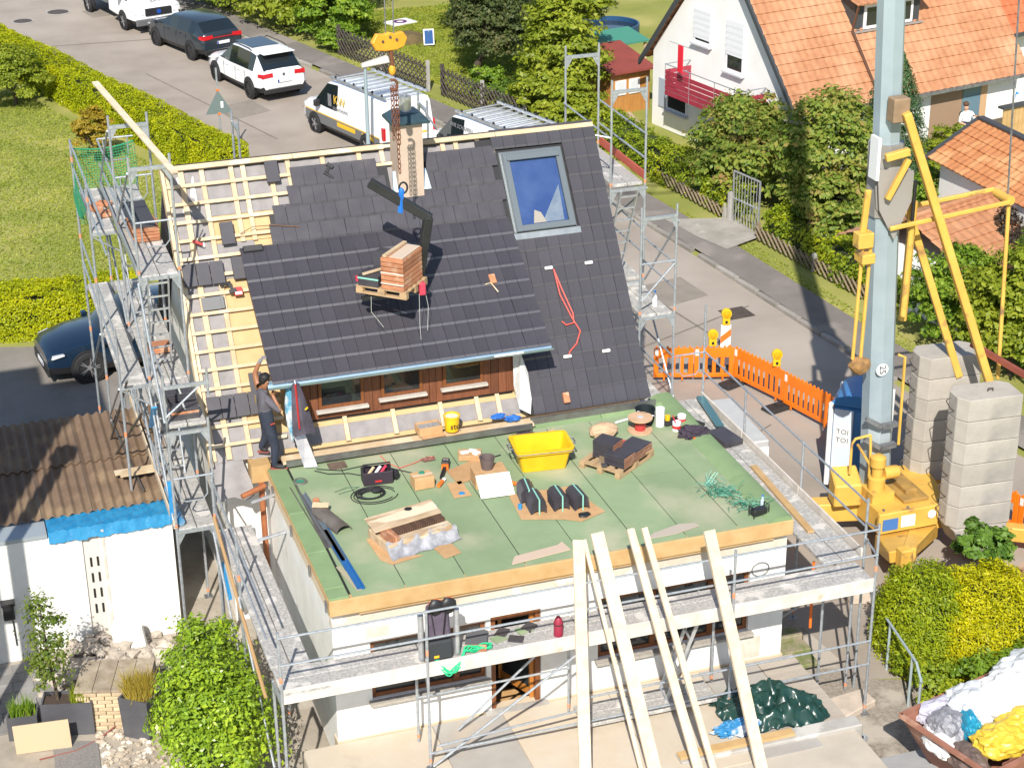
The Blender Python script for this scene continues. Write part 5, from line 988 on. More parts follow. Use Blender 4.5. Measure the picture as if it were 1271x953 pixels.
# paving stones in the shade
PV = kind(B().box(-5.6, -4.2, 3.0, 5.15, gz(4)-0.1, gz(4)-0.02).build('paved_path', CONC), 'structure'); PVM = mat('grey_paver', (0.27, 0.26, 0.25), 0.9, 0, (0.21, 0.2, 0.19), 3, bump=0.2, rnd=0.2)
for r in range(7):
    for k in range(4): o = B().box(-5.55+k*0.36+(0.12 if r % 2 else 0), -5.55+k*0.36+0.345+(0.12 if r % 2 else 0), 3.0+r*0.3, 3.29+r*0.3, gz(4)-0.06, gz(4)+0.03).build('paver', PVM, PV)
gsheet('gravel_square', [(-4.35, 2.55), (-3.62, 2.30), (-3.7, 0.9), (-4.4, 1.0)], 0.03, mat('dark_chippings', (0.27, 0.25, 0.24), 0.95, 0, (0.17, 0.16, 0.15), 40, bump=0.8, bscale=60))
cob = B(); rr = random.Random(4)
for k in range(260):
    x, y = rr.uniform(-3.62, -2.5), rr.uniform(0.9, 2.55); s_ = rr.uniform(0.03, 0.075); cob.blob((x, y, gz(y)+0.02), (s_, s_*0.8, s_*0.7), 1, 0.15, k)
kind(cob.build('river_pebbles', mat('pebbles', (0.50, 0.42, 0.33), 0.85, 0, (0.34, 0.28, 0.21), 9, col3=(0.62, 0.57, 0.5), s3=4), smooth=True), 'stuff')
PLM = mat('planter_grey', (0.075, 0.075, 0.085), 0.5, 0, (0.10, 0.10, 0.11), 2)
SOIL = mat('soil', (0.06, 0.04, 0.03), 0.95)
def planter(x, y, rz, L, W_, Hh, lab, tap=0.0):
    t = thing('planter_box', lab, 'planter', (x, y, gz(y)), rz); b = B(); w2 = W_/2; th = 0.03
    for (x0, x1, y0, y1) in ((-L/2, L/2, -w2, -w2+th), (-L/2, L/2, w2-th, w2), (-L/2, -L/2+th, -w2+th, w2-th), (L/2-th, L/2, -w2+th, w2-th)):
        b.hexa([(x0*(1-tap), y0*(1-tap), 0), (x1*(1-tap), y0*(1-tap), 0), (x1*(1-tap), y1*(1-tap), 0), (x0*(1-tap), y1*(1-tap), 0), (x0, y0, Hh), (x1, y0, Hh), (x1, y1, Hh), (x0, y1, Hh)])
    b.build('box', PLM, t); B().box(-L/2*(1-tap)+th, L/2*(1-tap)-th, -w2*(1-tap)+th, w2*(1-tap)-th, Hh*0.5, Hh-0.05).build('soil', SOIL, t); return t
p1 = planter(-4.0, 2.85, rad(-14), 0.85, 0.42, 0.62, 'dark grey planter box holding the slender tree'); p3 = planter(-4.75, 2.95, rad(-10), 0.5, 0.4, 0.45, 'small dark planter box beside the tree planter'); p2 = planter(-2.85, 2.35, rad(-38), 0.55, 0.5, 0.78, 'tall dark planter box with golden grass by the laurel hedge', 0.12)
tag(B().beam((-4.95, 2.40, gz(2.4)+0.28), (-4.05, 2.28, gz(2.4)+0.30), 0.03, 0.55).build('panel', mat('beige_board', (0.55, 0.42, 0.27), 0.8), bevel=0.004), 'beige board leaning in front of the dark planter boxes', 'board')
tag(B().tube([(-4.6, 2.1, gz(2)+0.03), (-4.0, 2.15, gz(2)+0.03), (-3.6, 2.35, gz(2)+0.03), (-3.2, 2.62, gz(2)+0.10), (-3.0, 2.7, gz(2)+0.03)], 0.014, 6).build('hose', mat('hose_red', (0.25, 0.08, 0.06), 0.5)), 'thin dark red hose lying between the planters', 'hose')

# ------------------------------------------------------------------ garden gate, hand rail, street lamp, sign
t = thing('garden_gate', 'silver bar garden gate set in the hedge', 'gate', (16.66, 21.15, gz(20.8)), rad(-78))
for (p, q) in (((0, 0, 0.08), (0, 0, 1.62)), ((1.2, 0, 0.08), (1.2, 0, 1.62)), ((0, 0, 1.62), (1.2, 0, 1.62)), ((0, 0, 0.08), (1.2, 0, 0.08)), ((0, 0, 0.82), (1.2, 0, 0.82))): B().beam(p, q, 0.04, 0.04, up=(0, 1, 0)).build('frame_bar', ALU, t)
for k in range(1, 9): B().tube([(k*0.133, 0, 0.08), (k*0.133, 0, 1.62)], 0.011, 6).build('bar', ALU, t)
for k in range(4): B().beam((k*0.3, 0, 0.1), (k*0.3+0.3, 0, 0.8), 0.015, 0.015).build('ornament', ALU, t)
B().beam((-0.12, 0, 0), (-0.12, 0, 0.95), 0.12, 0.12).build('gate_post', CONC, t); B().box(-0.1, 1.3, -0.12, 0.1, -0.02, 0.07).build('threshold', CONC, t)
t = thing('hand_rail', 'pale blue tube hand rail down the path beside the yellow conifers', 'rail', (9.9, -0.8, gz(-0.8)), world=True); RL = mat('pale_rail', (0.42, 0.50, 0.52), 0.4, 0.3)
B().tube([(9.98, 0.15, 0.25), (9.72, -1.35, 0.30), (9.62, -1.72, 0.15)], 0.024, 8).build('rail', RL, t)
for (x, y, z) in ((9.95, -0.05, 0.26), (9.76, -1.15, 0.28), (9.64, -1.66, 0.2)): B().tube([(x, y, gz(y)), (x, y, z)], 0.024, 8).build('post', RL, t)
t = thing('street_lamp', 'grey street lamp standing beside the white van', 'street lamp', (8.05, 29.2, gz(29.2))); B().tube([(0, 0, 0), (0, 0, 3.25)], [0.07, 0.05], 10).build('pole', mat('lamp_pole', (0.34, 0.42, 0.46), 0.5, 0.3), t, smooth=True)
B().hexa([(-0.12, -0.12, 3.22), (-0.12, 0.12, 3.22), (0.75, 0.16, 3.32), (0.75, -0.16, 3.32), (-0.10, -0.1, 3.34), (-0.10, 0.1, 3.34), (0.72, 0.12, 3.52), (0.72, -0.12, 3.52)]).build('lamp_head', mat('lamp_head', (0.55, 0.50, 0.45), 0.6), t, bevel=0.03)
t = thing('road_sign', 'back of a grey triangular road sign on a thin post by the hedge', 'sign', (3.85, 31.2, gz(31.2))); B().tube([(0, 0, 0), (0, 0, 3.05)], 0.03, 8).build('post', STEEL, t); B().prism([(-0.42, -0.04, 1.62), (0.42, -0.04, 1.62), (0, -0.04, 2.36)], (0, 0.02, 0)).build('plate', mat('sign_back', (0.17, 0.22, 0.22), 0.5, 0.3), t); B().box(0.06, 0.14, -0.046, -0.041, 1.8, 2.0).build('sticker', WHITE, t)
for z in (1.62, 2.36): B().box(-0.04, 0.04, -0.06, 0.04, z-0.03, z+0.03).build('clamp', ORNG, t)
# lattice fence along the gardens
FN = mat('dark_fence_wood', (0.055, 0.045, 0.038), 0.85, 0, (0.085, 0.07, 0.055), 5)
def lattice(p, q, hgt_, lab, m_=FN, step=0.16):
    p, q = Vector(p), Vector(q); d = q-p; L = d.length; t = thing('lattice_fence', lab, 'fence', (p.x, p.y, gz(p.y)), math.atan2(d.y, d.x)); slope = (gz(q.y)-gz(p.y))/L
    k = -hgt_
    while k < L:
        for sg in (1, -1):
            a, c = (k, k+hgt_) if sg > 0 else (k+hgt_, k); za, zc = 0.08, hgt_
            xa, xc = max(0, min(L, a)), max(0, min(L, c)); 
            if abs(xc-xa) > 0.15:
                f0 = (xa-a)/(c-a); f1 = (xc-a)/(c-a); B().beam((xa, 0.025*sg, za+(zc-za)*f0+slope*xa), (xc, 0.025*sg, za+(zc-za)*f1+slope*xc), 0.02, 0.045, up=(0, 1, 0)).build('slat', m_, t)
        k += step*1.6
    for z in (0.3, hgt_-0.2): B().beam((0, 0.05, z), (L, 0.05, z+slope*L), 0.03, 0.05).build('rail', m_, t)
    n = max(1, round(L/2.6))
    for k in range(n+1): B().box(L*k/n-0.05, L*k/n+0.05, 0.03, 0.13, -0.1, hgt_+0.06+slope*L*k/n).build('post', CONC if k in (n-1, n) else m_, t)
    return t
lattice((10.2, 42.2), (12.0, 36.5), 1.05, 'dark lattice fence by the roadside bushes, up to the concrete posts'); lattice((12.35, 35.9), (13.75, 31.2), 1.05, 'dark lattice fence behind the vans, from the concrete posts to the tree')
lattice((16.75, 19.8), (17.6, 14.6), 0.45, 'weathered lattice fence at the foot of the hedge behind the crane shadow', mat('grey_fence_wood', (0.22, 0.17, 0.11), 0.9)); lattice((15.9, 26.0), (16.55, 21.6), 0.42, 'weathered lattice fence at the foot of the hedge beside the gate', mat('grey_fence_wood', (0.2, 0.2, 0.2)))
# small garden things behind the lattice fence
t = thing('solar_panel', 'small blue solar panel on the garden lawn', 'solar panel', (13.7, 42.0, gz(42.0)), rad(-10)); B().hexa([(-0.2, 0, 0.1), (0.2, 0, 0.1), (0.2, 0.2, 0.66), (-0.2, 0.2, 0.66), (-0.2, 0.03, 0.1), (0.2, 0.03, 0.1), (0.2, 0.23, 0.66), (-0.2, 0.23, 0.66)]).build('frame', WHITE, t); B().quad((-0.16, 0.006, 0.14), (0.16, 0.006, 0.14), (0.16, 0.175, 0.62), (-0.16, 0.175, 0.62)).build('cells', mat('solar_blue', (0.03, 0.09, 0.25), 0.2), t)
B().beam((0, 0.3, 0.02), (0, 0.15, 0.6), 0.04, 0.04).build('stand', STEEL, t)
t = thing('play_board', 'white square board with a dark ring lying on the garden lawn', 'board', (13.6, 45.8, gz(45.8)+0.02), rad(20)); B().box(-0.55, 0.55, -0.4, 0.4, 0, 0.05).build('board', WHITE, t); B().lathe([(0.28, 0.05), (0.28, 0.062), (0.14, 0.062), (0.14, 0.05)], n=20, cap=False).build('ring', mat('purple', (0.12, 0.03, 0.15), 0.5), t)
t = tag(B().blob((13.2, 43.2, gz(43.2)), (0.75, 0.75, 0.35), 2, 0.1, 2).build('soil_mound', mat('mound', (0.16, 0.11, 0.05), 0.95, 0, (0.10, 0.08, 0.03), 4)), 'brown earth mound on the garden lawn', 'mound')
# ------------------------------------------------------------------ vegetation
YG = leafmat('yellow_green_hedge', [(0.202, 0.264, 0.004), (0.465, 0.512, 0.007), (0.651, 0.620, 0.009)])
MG = leafmat('mid_green', [(0.081, 0.173, 0.015), (0.196, 0.321, 0.026), (0.390, 0.482, 0.040)])
DG = leafmat('dark_green', [(0.050, 0.108, 0.017), (0.112, 0.203, 0.026), (0.225, 0.315, 0.043)])
LG = leafmat('light_green', [(0.12, 0.18, 0.012), (0.27, 0.33, 0.022), (0.44, 0.46, 0.05)])
OG = leafmat('olive_red', [(0.07, 0.14, 0.022), (0.18, 0.27, 0.035), (0.32, 0.36, 0.06), (0.40, 0.25, 0.09)])
GO = leafmat('golden', [(0.240, 0.192, 0.020), (0.456, 0.336, 0.030), (0.504, 0.288, 0.040)])
BGn = leafmat('blue_conifer', [(0.045, 0.112, 0.046), (0.105, 0.195, 0.078), (0.165, 0.255, 0.104)])
GY_ = leafmat('golden_conifer', [(0.316, 0.345, 0.006), (0.632, 0.589, 0.008), (0.750, 0.675, 0.011)])
BARK = mat('bark', (0.10, 0.075, 0.05), 0.95, 0, (0.06, 0.045, 0.03), 12, bump=0.5)
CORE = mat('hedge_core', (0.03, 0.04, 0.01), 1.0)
def hedge(name, lab, A, Bv, Cv, h, n, size, m_, rough=0.06, core=0.82, cat='hedge'):
    A, Bv, Cv = Vector(A), Vector(Bv), Vector(Cv); t = thing(name, lab, cat, A+(Bv+Cv)/2, world=True)
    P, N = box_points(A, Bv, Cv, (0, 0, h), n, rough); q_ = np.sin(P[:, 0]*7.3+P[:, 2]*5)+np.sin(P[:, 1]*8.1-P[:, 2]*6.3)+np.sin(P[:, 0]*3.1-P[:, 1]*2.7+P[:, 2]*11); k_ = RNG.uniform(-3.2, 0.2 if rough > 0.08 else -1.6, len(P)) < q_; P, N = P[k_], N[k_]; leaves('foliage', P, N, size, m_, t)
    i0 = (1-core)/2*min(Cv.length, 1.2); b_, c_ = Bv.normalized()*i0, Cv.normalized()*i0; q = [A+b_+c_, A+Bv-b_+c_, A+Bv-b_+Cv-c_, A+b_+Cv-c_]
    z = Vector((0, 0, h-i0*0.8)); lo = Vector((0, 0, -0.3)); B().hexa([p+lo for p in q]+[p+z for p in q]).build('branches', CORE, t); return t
# long clipped hedge between lawn and street, and the hedge behind the drive
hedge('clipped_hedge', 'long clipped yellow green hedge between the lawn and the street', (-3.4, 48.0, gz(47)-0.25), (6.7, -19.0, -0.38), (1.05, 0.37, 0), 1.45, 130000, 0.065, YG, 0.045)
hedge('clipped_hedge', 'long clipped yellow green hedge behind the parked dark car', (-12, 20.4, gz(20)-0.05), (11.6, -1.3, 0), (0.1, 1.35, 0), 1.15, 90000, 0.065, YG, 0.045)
# tree: trunk, limbs, crown of leaf clumps
def tree(name, lab, base, crowns, m_, size, trunk_h, tr=0.12, cat='tree', group=None, limbs=6):
    x, y = base; t = thing(name, lab, cat, (x, y, gz(y)), group=group); b = B(); c0 = np.array(crowns[0][0]); top = Vector((c0[0]*0.6, c0[1]*0.6, trunk_h))
    b.tube([(0, 0, -0.1), (0.02, 0.01, trunk_h*0.5), top], [tr*1.3, tr, tr*0.75], 8)
    rr = random.Random(int(x*100)); Ps, Ns = [], []
    for (c, r, nb, nl) in crowns:
        for k in range(limbs):
            a = rr.uniform(0, 2*PI); e = Vector((c[0]+r[0]*0.6*math.cos(a), c[1]+r[1]*0.6*math.sin(a), c[2]+rr.uniform(-0.2, 0.6)*r[2])); mid = top.lerp(e, 0.5)+Vector((0, 0, 0.12)); b.tube([top, mid, e], [tr*0.5, tr*0.3, tr*0.08], 5)
        P, N = crown_points(c, r, nb, nl, 0.27); Ps.append(P); Ns.append(N)
    b.build('trunk', BARK, t, smooth=True); leaves('crown', np.concatenate(Ps), np.concatenate(Ns), size, m_, t); return t
# lawn bushes
tree('shrub', 'large olive green shrub on the lawn by the long hedge', (-1.75, 39.6), [((0, 0, 0.95), (1.35, 1.3, 1.05), 90, 13000)], LG, 0.10, 0.5, 0.06, 'shrub')
tree('shrub', 'small golden shrub standing alone on the lawn', (0.1, 32.7), [((0, 0, 0.85), (0.62, 0.6, 0.95), 60, 7000)], GO, 0.085, 0.4, 0.05, 'shrub')
# roadside bushes at the far side of the street
for i, (x, y, rx, ry, rz, m_, lab) in enumerate([(7.6, 50.5, 2.0, 2.6, 1.5, LG, 'yellow green bush at the top of the roadside planting'), (9.2, 46.8, 1.7, 2.2, 1.45, LG, 'yellow green bush in the middle of the roadside planting'), (10.7, 44.2, 1.4, 1.8, 1.35, MG, 'mid green bush where the roadside planting meets the lattice fence'), (9.9, 52.5, 2.4, 3.0, 2.0, MG, 'tall mid green bush behind the roadside planting'), (12.2, 49.5, 2.0, 2.4, 2.1, DG, 'dark green bush behind the lattice fence end'), (14.5, 52.5, 2.6, 2.4, 2.4, DG, 'dark green bush at the back of the garden lawn'), (18.0, 52.0, 2.8, 2.2, 2.6, MG, 'broad green bush at the far garden edge'), (12.9, 56.5, 3.0, 2.5, 2.8, MG, 'tall green bush beside the street above the flatbed truck'), (20.5, 48.5, 2.4, 2.4, 2.6, DG, 'dark green bush behind the pool')]):
    tree('bush', lab, (x, y), [((0, 0, rz*0.8), (rx, ry, rz), 110, 12000)], m_, 0.15, 0.7, 0.08, 'bush')
tree('bush', 'low green bush beside the lattice fence end', (10.5, 42.9), [((0, 0, 0.5), (0.9, 0.9, 0.65), 50, 5000)], MG, 0.11, 0.3, 0.05, 'bush')
# garden trees behind the vans
DO = leafmat('dark_olive', [(0.03, 0.055, 0.015), (0.075, 0.11, 0.03), (0.14, 0.17, 0.05), (0.22, 0.17, 0.09)])
tree('garden_tree', 'tall dark olive tree standing in the garden behind the vans', (14.2, 37.6), [((0.5, -0.3, 2.0), (1.55, 1.6, 1.9), 170, 22000), ((0.9, 0.5, 4.2), (1.7, 1.6, 1.9), 120, 15000), ((-0.2, 0.3, 3.4), (0.9, 1.0, 1.6), 50, 5000)], DO, 0.12, 1.0, 0.13)
tree('garden_tree', 'bright yellow green tree in front of the garden shed', (15.5, 31.9), [((0, 0.2, 2.1), (1.3, 1.6, 2.0), 130, 12000), ((-0.5, -1.9, 0.9), (1.1, 1.2, 1.0), 60, 5000), ((-0.9, -0.2, 1.0), (1.0, 1.3, 1.1), 50, 4500), ((0.6, 1.4, 3.7), (1.3, 1.4, 1.6), 80, 7500)], LG, 0.17, 1.0, 0.10)
tree('garden_tree', 'leafy green tree at the edge of the garden lawn beyond the olive tree', (16.0, 42.5), [((0, 0, 2.0), (1.9, 1.8, 2.2), 110, 12000)], DG, 0.14, 1.0, 0.09)
for i_, (x_, y_, m_, l_) in enumerate([(13.9, 35.2, MG, 'low green shrub inside the lattice fence below the olive tree'), (14.2, 33.4, DG, 'low dark shrub inside the lattice fence beside the bright tree'), (17.9, 45.5, MG, 'mid green bush behind the garden shed and pool')]): tree('bush', l_, (x_, y_), [((0, 0, 0.45+0.6*(i_ == 2)), (0.75+0.9*(i_ == 2), 0.8+0.8*(i_ == 2), 0.7+0.9*(i_ == 2)), 50, 4500)], m_, 0.11, 0.3, 0.04, 'bush')
tree('garden_tree', 'yellow green tree beyond the red roofed shed', (19.2, 43.5), [((0, 0, 2.8), (2.2, 2.0, 2.3), 110, 11000)], LG, 0.16, 1.2, 0.12)
tree('garden_tree', 'cherry tree with reddish leaves before the balcony', (17.9, 23.6), [((0.1, -0.4, 1.45), (1.6, 1.75, 1.45), 150, 16000), ((0.5, 0.2, 2.0), (1.0, 1.0, 0.9), 40, 3000), ((-0.8, -0.9, 0.8), (0.9, 1.0, 0.9), 30, 2200)], OG, 0.155, 0.9, 0.10)
tree('garden_tree', 'cherry tree with reddish leaves next to the crane mast', (19.0, 20.0), [((0.2, 0, 2.0), (1.75, 1.6, 1.9), 150, 17000), ((-0.7, -1.5, 1.1), (1.0, 1.0, 1.1), 60, 4800)], OG, 0.155, 0.9, 0.10)
# columnar blue conifer
t = thing('conifer', 'tall slim blue green conifer behind the crane mast', 'tree', (21.7, 21.3, gz(21)))
n = 26000; u = RNG.uniform(0, 1, n)**0.75; a = RNG.uniform(0, 2*PI, n); hgt_ = (1-u)*4.5+0.1; rad_ = 1.1*np.sin(np.clip(u*1.25+0.04, 0, 1)*PI/2)**0.8*(0.85+0.15*np.sin(a*9+hgt_*6)); rad_ *= RNG.uniform(0.75, 1.05, n)
leaves('crown', np.stack([rad_*np.cos(a), rad_*np.sin(a), hgt_], 1), np.stack([np.cos(a), np.sin(a), np.full(n, 0.7)], 1), 0.10, BGn, t, 0.35); B().tube([(0, 0, 0), (0, 0, 3.8)], [0.1, 0.03], 8).build('trunk', BARK, t)
tree('shrub', 'yellow green shrub in front of the porch', (24.6, 22.9), [((0, 0, 0.7), (1.1, 0.8, 0.9), 60, 6000)], LG, 0.11, 0.4, 0.05, 'shrub'); tree('shrub', 'rounded green shrub below the hipped garage roof', (21.2, 18.3), [((0, 0, 0.9), (1.0, 0.9, 1.2), 60, 6000)], MG, 0.11, 0.4, 0.05, 'shrub')
tree('shrub', 'dark purple leaved shrub beside the garage wall', (20.9, 13.6), [((0, 0, 1.6), (0.9, 0.9, 1.3), 60, 6000)], leafmat('purple_leaf', [(0.03, 0.02, 0.02), (0.06, 0.04, 0.03), (0.09, 0.08, 0.04)]), 0.10, 0.8, 0.05, 'shrub')
# hedges along the right gardens
hedge('garden_hedge', 'loose green hedge with yellow patches left of the garden gate', (15.2, 30.3, gz(27)-0.1), (1.45, -8.7, -0.12), (1.0, 0.15, 0), 1.05, 26000, 0.10, leafmat('mixed_hedge', [(0.090, 0.158, 0.015), (0.270, 0.360, 0.022), (0.585, 0.585, 0.022)]), 0.10)
hedge('garden_hedge', 'loose green hedge right of the garden gate under the crane shadow', (16.95, 19.7, gz(18)-0.1), (0.95, -5.6, -0.08), (0.9, 0.1, 0), 1.0, 18000, 0.10, MATS['mixed_hedge'], 0.11)
for i, (x, y, r, h, lab) in enumerate([(18.35, 12.0, 1.15, 1.5, 'dense green bush behind the grey mast'), (18.7, 9.9, 1.35, 1.75, 'dense green bush behind the rear ballast stack'), (19.6, 8.2, 1.4, 1.8, 'dense green bush at the street corner behind the yellow rod'), (20.0, 10.4, 1.5, 2.0, 'tall dense green bush between the ballast and the tiled shed'), (20.6, 6.6, 1.4, 1.8, 'dense green bush beside the street beyond the yellow rod')]):
    tree('bush', lab, (x, y), [((0, 0, h*0.75), (r, r, h), 120, 15000)], [MG, LG, MG, MG, LG][i], 0.12, 0.5, 0.07, 'bush')
# golden conifers at the lower right
def thuja(name, lab, x, y, rx, ry, h, n, m_, size=0.075):
    t = thing(name, lab, 'conifer', (x, y, gz(y))); d = sph(n); d[:, 2] = np.abs(d[:, 2]); k = RNG.uniform(0.86, 1.04, (n, 1))*(1+0.07*np.sin(d[:, :1]*9+d[:, 1:2]*7)*np.sin(d[:, 2:]*11))
    P = np.stack([np.sign(d[:, 0])*np.abs(d[:, 0])**0.8*rx, np.sign(d[:, 1])*np.abs(d[:, 1])**0.8*ry, d[:, 2]**0.75*h], 1)*k; leaves('foliage', P, d*0.7+np.array([0, -0.1, 0.5]), size, m_, t, 0.35)
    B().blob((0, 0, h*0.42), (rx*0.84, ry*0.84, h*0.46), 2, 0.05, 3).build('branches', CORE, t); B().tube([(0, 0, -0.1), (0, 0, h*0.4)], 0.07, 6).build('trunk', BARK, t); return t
thuja('clipped_conifer', 'rounded deep green conifer beside the hand rail', 10.75, 0.15, 0.80, 0.95, 1.75, 20000, leafmat('green_conifer', [(0.168, 0.252, 0.010), (0.370, 0.437, 0.014), (0.538, 0.571, 0.016)]))
thuja('clipped_conifer', 'large rounded golden yellow conifer by the rubbish skip', 11.75, -0.35, 1.05, 1.2, 1.75, 30000, GY_)
tree('fern_bush', 'bright green fern like bush poking over the golden conifer', (12.35, 0.9), [((0, 0, 1.5), (0.6, 0.6, 0.45), 30, 2600)], leafmat('fern', [(0.06, 0.14, 0.02), (0.14, 0.26, 0.03), (0.22, 0.34, 0.05)]), 0.13, 1.0, 0.04, 'bush')
tree('bush', 'mixed green bush between the golden conifer and the skip', (11.5, -1.75), [((0, 0, 0.55), (1.2, 0.7, 0.75), 60, 7000)], MG, 0.09, 0.3, 0.04, 'bush'); tree('bush', 'low olive ground bush along the hand rail', (10.3, -0.9), [((0, 0, 0.3), (0.45, 0.85, 0.45), 50, 5000)], MATS['mixed_hedge'], 0.07, 0.2, 0.03, 'bush')
# laurel at the lower left, large single leaves
LAU = leafmat('laurel', [(0.110, 0.202, 0.018), (0.239, 0.368, 0.024), (0.442, 0.552, 0.036)], 0.25, 0.3)
t = thing('laurel_bush', 'large glossy laurel bush in the courtyard by the scaffold', 'bush', (-1.85, 1.05, gz(1.2))); b = B()
for k in range(9): a = k*0.7; b.tube([(0.3*math.cos(a), 0.3*math.sin(a), 0), (0.9*math.cos(a), 0.8*math.sin(a), 1.1)], [0.03, 0.01], 5)
b.build('trunk', BARK, t); P1, N1_ = crown_points((-0.05, -0.3, 0.95), (0.88, 1.55, 1.15), 150, 19000, 0.30, -0.3); P2, N2_ = crown_points((0.15, 1.2, 1.0), (0.72, 0.85, 1.05), 70, 7000, 0.3, -0.3)
leaves('crown', np.concatenate([P1, P2]), np.concatenate([N1_, N2_]), 0.085, LAU, t, 0.5)
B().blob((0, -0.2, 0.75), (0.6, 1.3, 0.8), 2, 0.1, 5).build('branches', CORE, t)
# slender tree in the planter and grasses
t = thing('planter_tree', 'slender young tree with sparse leaves growing in the planter', 'tree', (-4.15, 2.9, gz(2.9)+0.5)); b = B().tube([(0, 0, 0), (-0.06, 0.05, 0.9), (-0.10, 0.1, 1.9)], [0.03, 0.022, 0.01], 6)
for k in range(14): a = k*2.4; z = 0.35+k*0.1; b.tube([(-0.05, 0.04, z), (-0.05+0.3*math.cos(a), 0.04+0.3*math.sin(a), z+0.2)], [0.008, 0.004], 4)
b.build('trunk', BARK, t); P, N = crown_points((-0.08, 0.05, 1.1), (0.36, 0.36, 0.95), 46, 2600, 0.42, -0.9); leaves('crown', P, N, 0.065, leafmat('young_leaf', [(0.06, 0.12, 0.02), (0.17, 0.24, 0.03), (0.32, 0.33, 0.05)]), t)
def grass(name, lab, x, y, z, rx, ry, h, n, m_):
    b = B(); rr = random.Random(int(abs(x*1000)))
    for k in range(n):
        px, py = rr.uniform(-rx, rx), rr.uniform(-ry, ry); ln = (rr.gauss(0, 0.12), rr.gauss(0, 0.12)); hh = h*rr.uniform(0.6, 1.1); w_ = 0.008
        b.add([(px-w_, py, 0), (px+w_, py, 0), (px+ln[0]*hh+w_*0.5, py+ln[1]*hh, hh*0.6), (px+ln[0]*hh*2.2, py+ln[1]*hh*2.2, hh), (px+ln[0]*hh-w_*0.5, py+ln[1]*hh, hh*0.6)], [(0, 1, 2, 3, 4)])
    o = b.build(name, m_); o.location = (x, y, z); return tag(o, lab, 'grass')
grass('golden_grass', 'tuft of golden upright grass in the tall planter box', -2.85, 2.35, gz(2.3)+0.70, 0.22, 0.2, 0.5, 420, leafmat('straw', [(0.30, 0.24, 0.03), (0.45, 0.34, 0.05), (0.5, 0.42, 0.12)])); grass('green_grass', 'tuft of yellow green grass beside the planter tree', -3.75, 2.82, gz(2.3)+0.56, 0.2, 0.15, 0.3, 160, LG); grass('green_grass', 'tuft of dark green grass in the small planter box', -4.75, 2.95, gz(2.3)+0.40, 0.2, 0.16, 0.3, 170, MG)
grass('weed_tuft', 'mossy weed tuft on the steps behind the front scaffold', 8.45, 0.9, gz(1)+0.02, 0.25, 0.25, 0.22, 260, LG)
# grass tufts over lawns: short blades that break up the sheet
def turf(name, poly_pts, n, h, m_):
    A = np.array(poly_pts); mn, mx = A.min(0), A.max(0); P = RNG.uniform(mn, mx, (n*3, 2)); ins = np.zeros(len(P), bool); j = len(A)-1
    for i in range(len(A)):
        c = ((A[i, 1] > P[:, 1]) != (A[j, 1] > P[:, 1])) & (P[:, 0] < (A[j, 0]-A[i, 0])*(P[:, 1]-A[i, 1])/(A[j, 1]-A[i, 1]+1e-12)+A[i, 0]); ins ^= c; j = i
    P = P[ins][:n]; Z = -0.7+0.02*P[:, 1]+h*0.3; P3 = np.column_stack([P, Z]); N = np.tile(np.array([0.0, -0.5, 0.6]), (len(P3), 1)); return kind(leaves(name, P3, N, h, m_, None, 0.3), 'stuff')
TUR = leafmat('turf', [(0.187, 0.253, 0.027), (0.318, 0.374, 0.048), (0.486, 0.486, 0.081)])
turf('lawn_grass', [(-9, 21.8), (0.2, 20.5), (2.6, 29.5), (-3.4, 46.5), (-9, 46.5)], 70000, 0.09, TUR)
turf('verge_grass', [(7.0, 52.5), (8.2, 46), (10.8, 40.4), (13.3, 31.5), (14.8, 27), (15.9, 21.9), (16.6, 19.4), (17.1, 14.4), (18.2, 8), (17.2, 9.6), (16.9, 12.4), (16.4, 15), (15.9, 19.4), (15.4, 24.9), (13.4, 31), (10.3, 41), (7.0, 50.5)], 42000, 0.08, TUR)
turf('garden_grass', [(11.5, 48), (17, 48), (16.5, 36), (14.2, 32), (12.4, 38)], 40000, 0.10, leafmat('garden_turf', [(0.168, 0.238, 0.024), (0.308, 0.364, 0.036), (0.420, 0.420, 0.072)]))
# ------------------------------------------------------------------ vehicles
def paint(n, c, c2=None): return mat(n, c, 0.25, 0.0, c2, coat=0.6)
CGL = mat('car_glass', (0.012, 0.018, 0.022), 0.04, 0, None, spec=0.8)
TRIM = mat('car_trim', (0.022, 0.022, 0.024), 0.5); CHROME = mat('chrome', (0.6, 0.6, 0.62), 0.2, 0.9)
TAIL = mat('tail_lamp', (0.50, 0.015, 0.02), 0.2, coat=0.5); HEAD = mat('head_lamp', (0.70, 0.72, 0.75), 0.1, 0.2, coat=1)
def wheel_meshes(R, wd, rimc):
    tyre = B().lathe([(R*0.68, -wd/2), (R*0.94, -wd/2), (R, -wd/2+0.03), (R, wd/2-0.03), (R*0.94, wd/2), (R*0.68, wd/2)], (0, 0, 0), 22, axis='y', cap=False).mesh('tyre', RUBBER, smooth=True)
    rim = B().lathe([(R*0.70, -wd/2), (R*0.70, wd/2-0.03), (R*0.62, wd/2-0.05)], (0, 0, 0), 22, axis='y', cap=False); rim.lathe([(R*0.62, -0.02), (R*0.62, 0.0)], (0, 0, 0), 22, axis='y'); disc = rim.mesh('rim', TRIM, smooth=True)
    sp = B(); sp.lathe([(0.06, wd/2-0.05), (0.06, wd/2-0.02)], (0, 0, 0), 12, axis='y')
    for k in range(5):
        a = 2*PI*k/5; 
        for da in (-0.13, 0.13): sp.beam((0.04*math.cos(a), -wd/2+0.035, 0.04*math.sin(a)), (R*0.68*math.cos(a+da), -wd/2+0.04, R*0.68*math.sin(a+da)), 0.035, 0.02)
    return tyre, disc, sp.mesh('spokes', rimc)
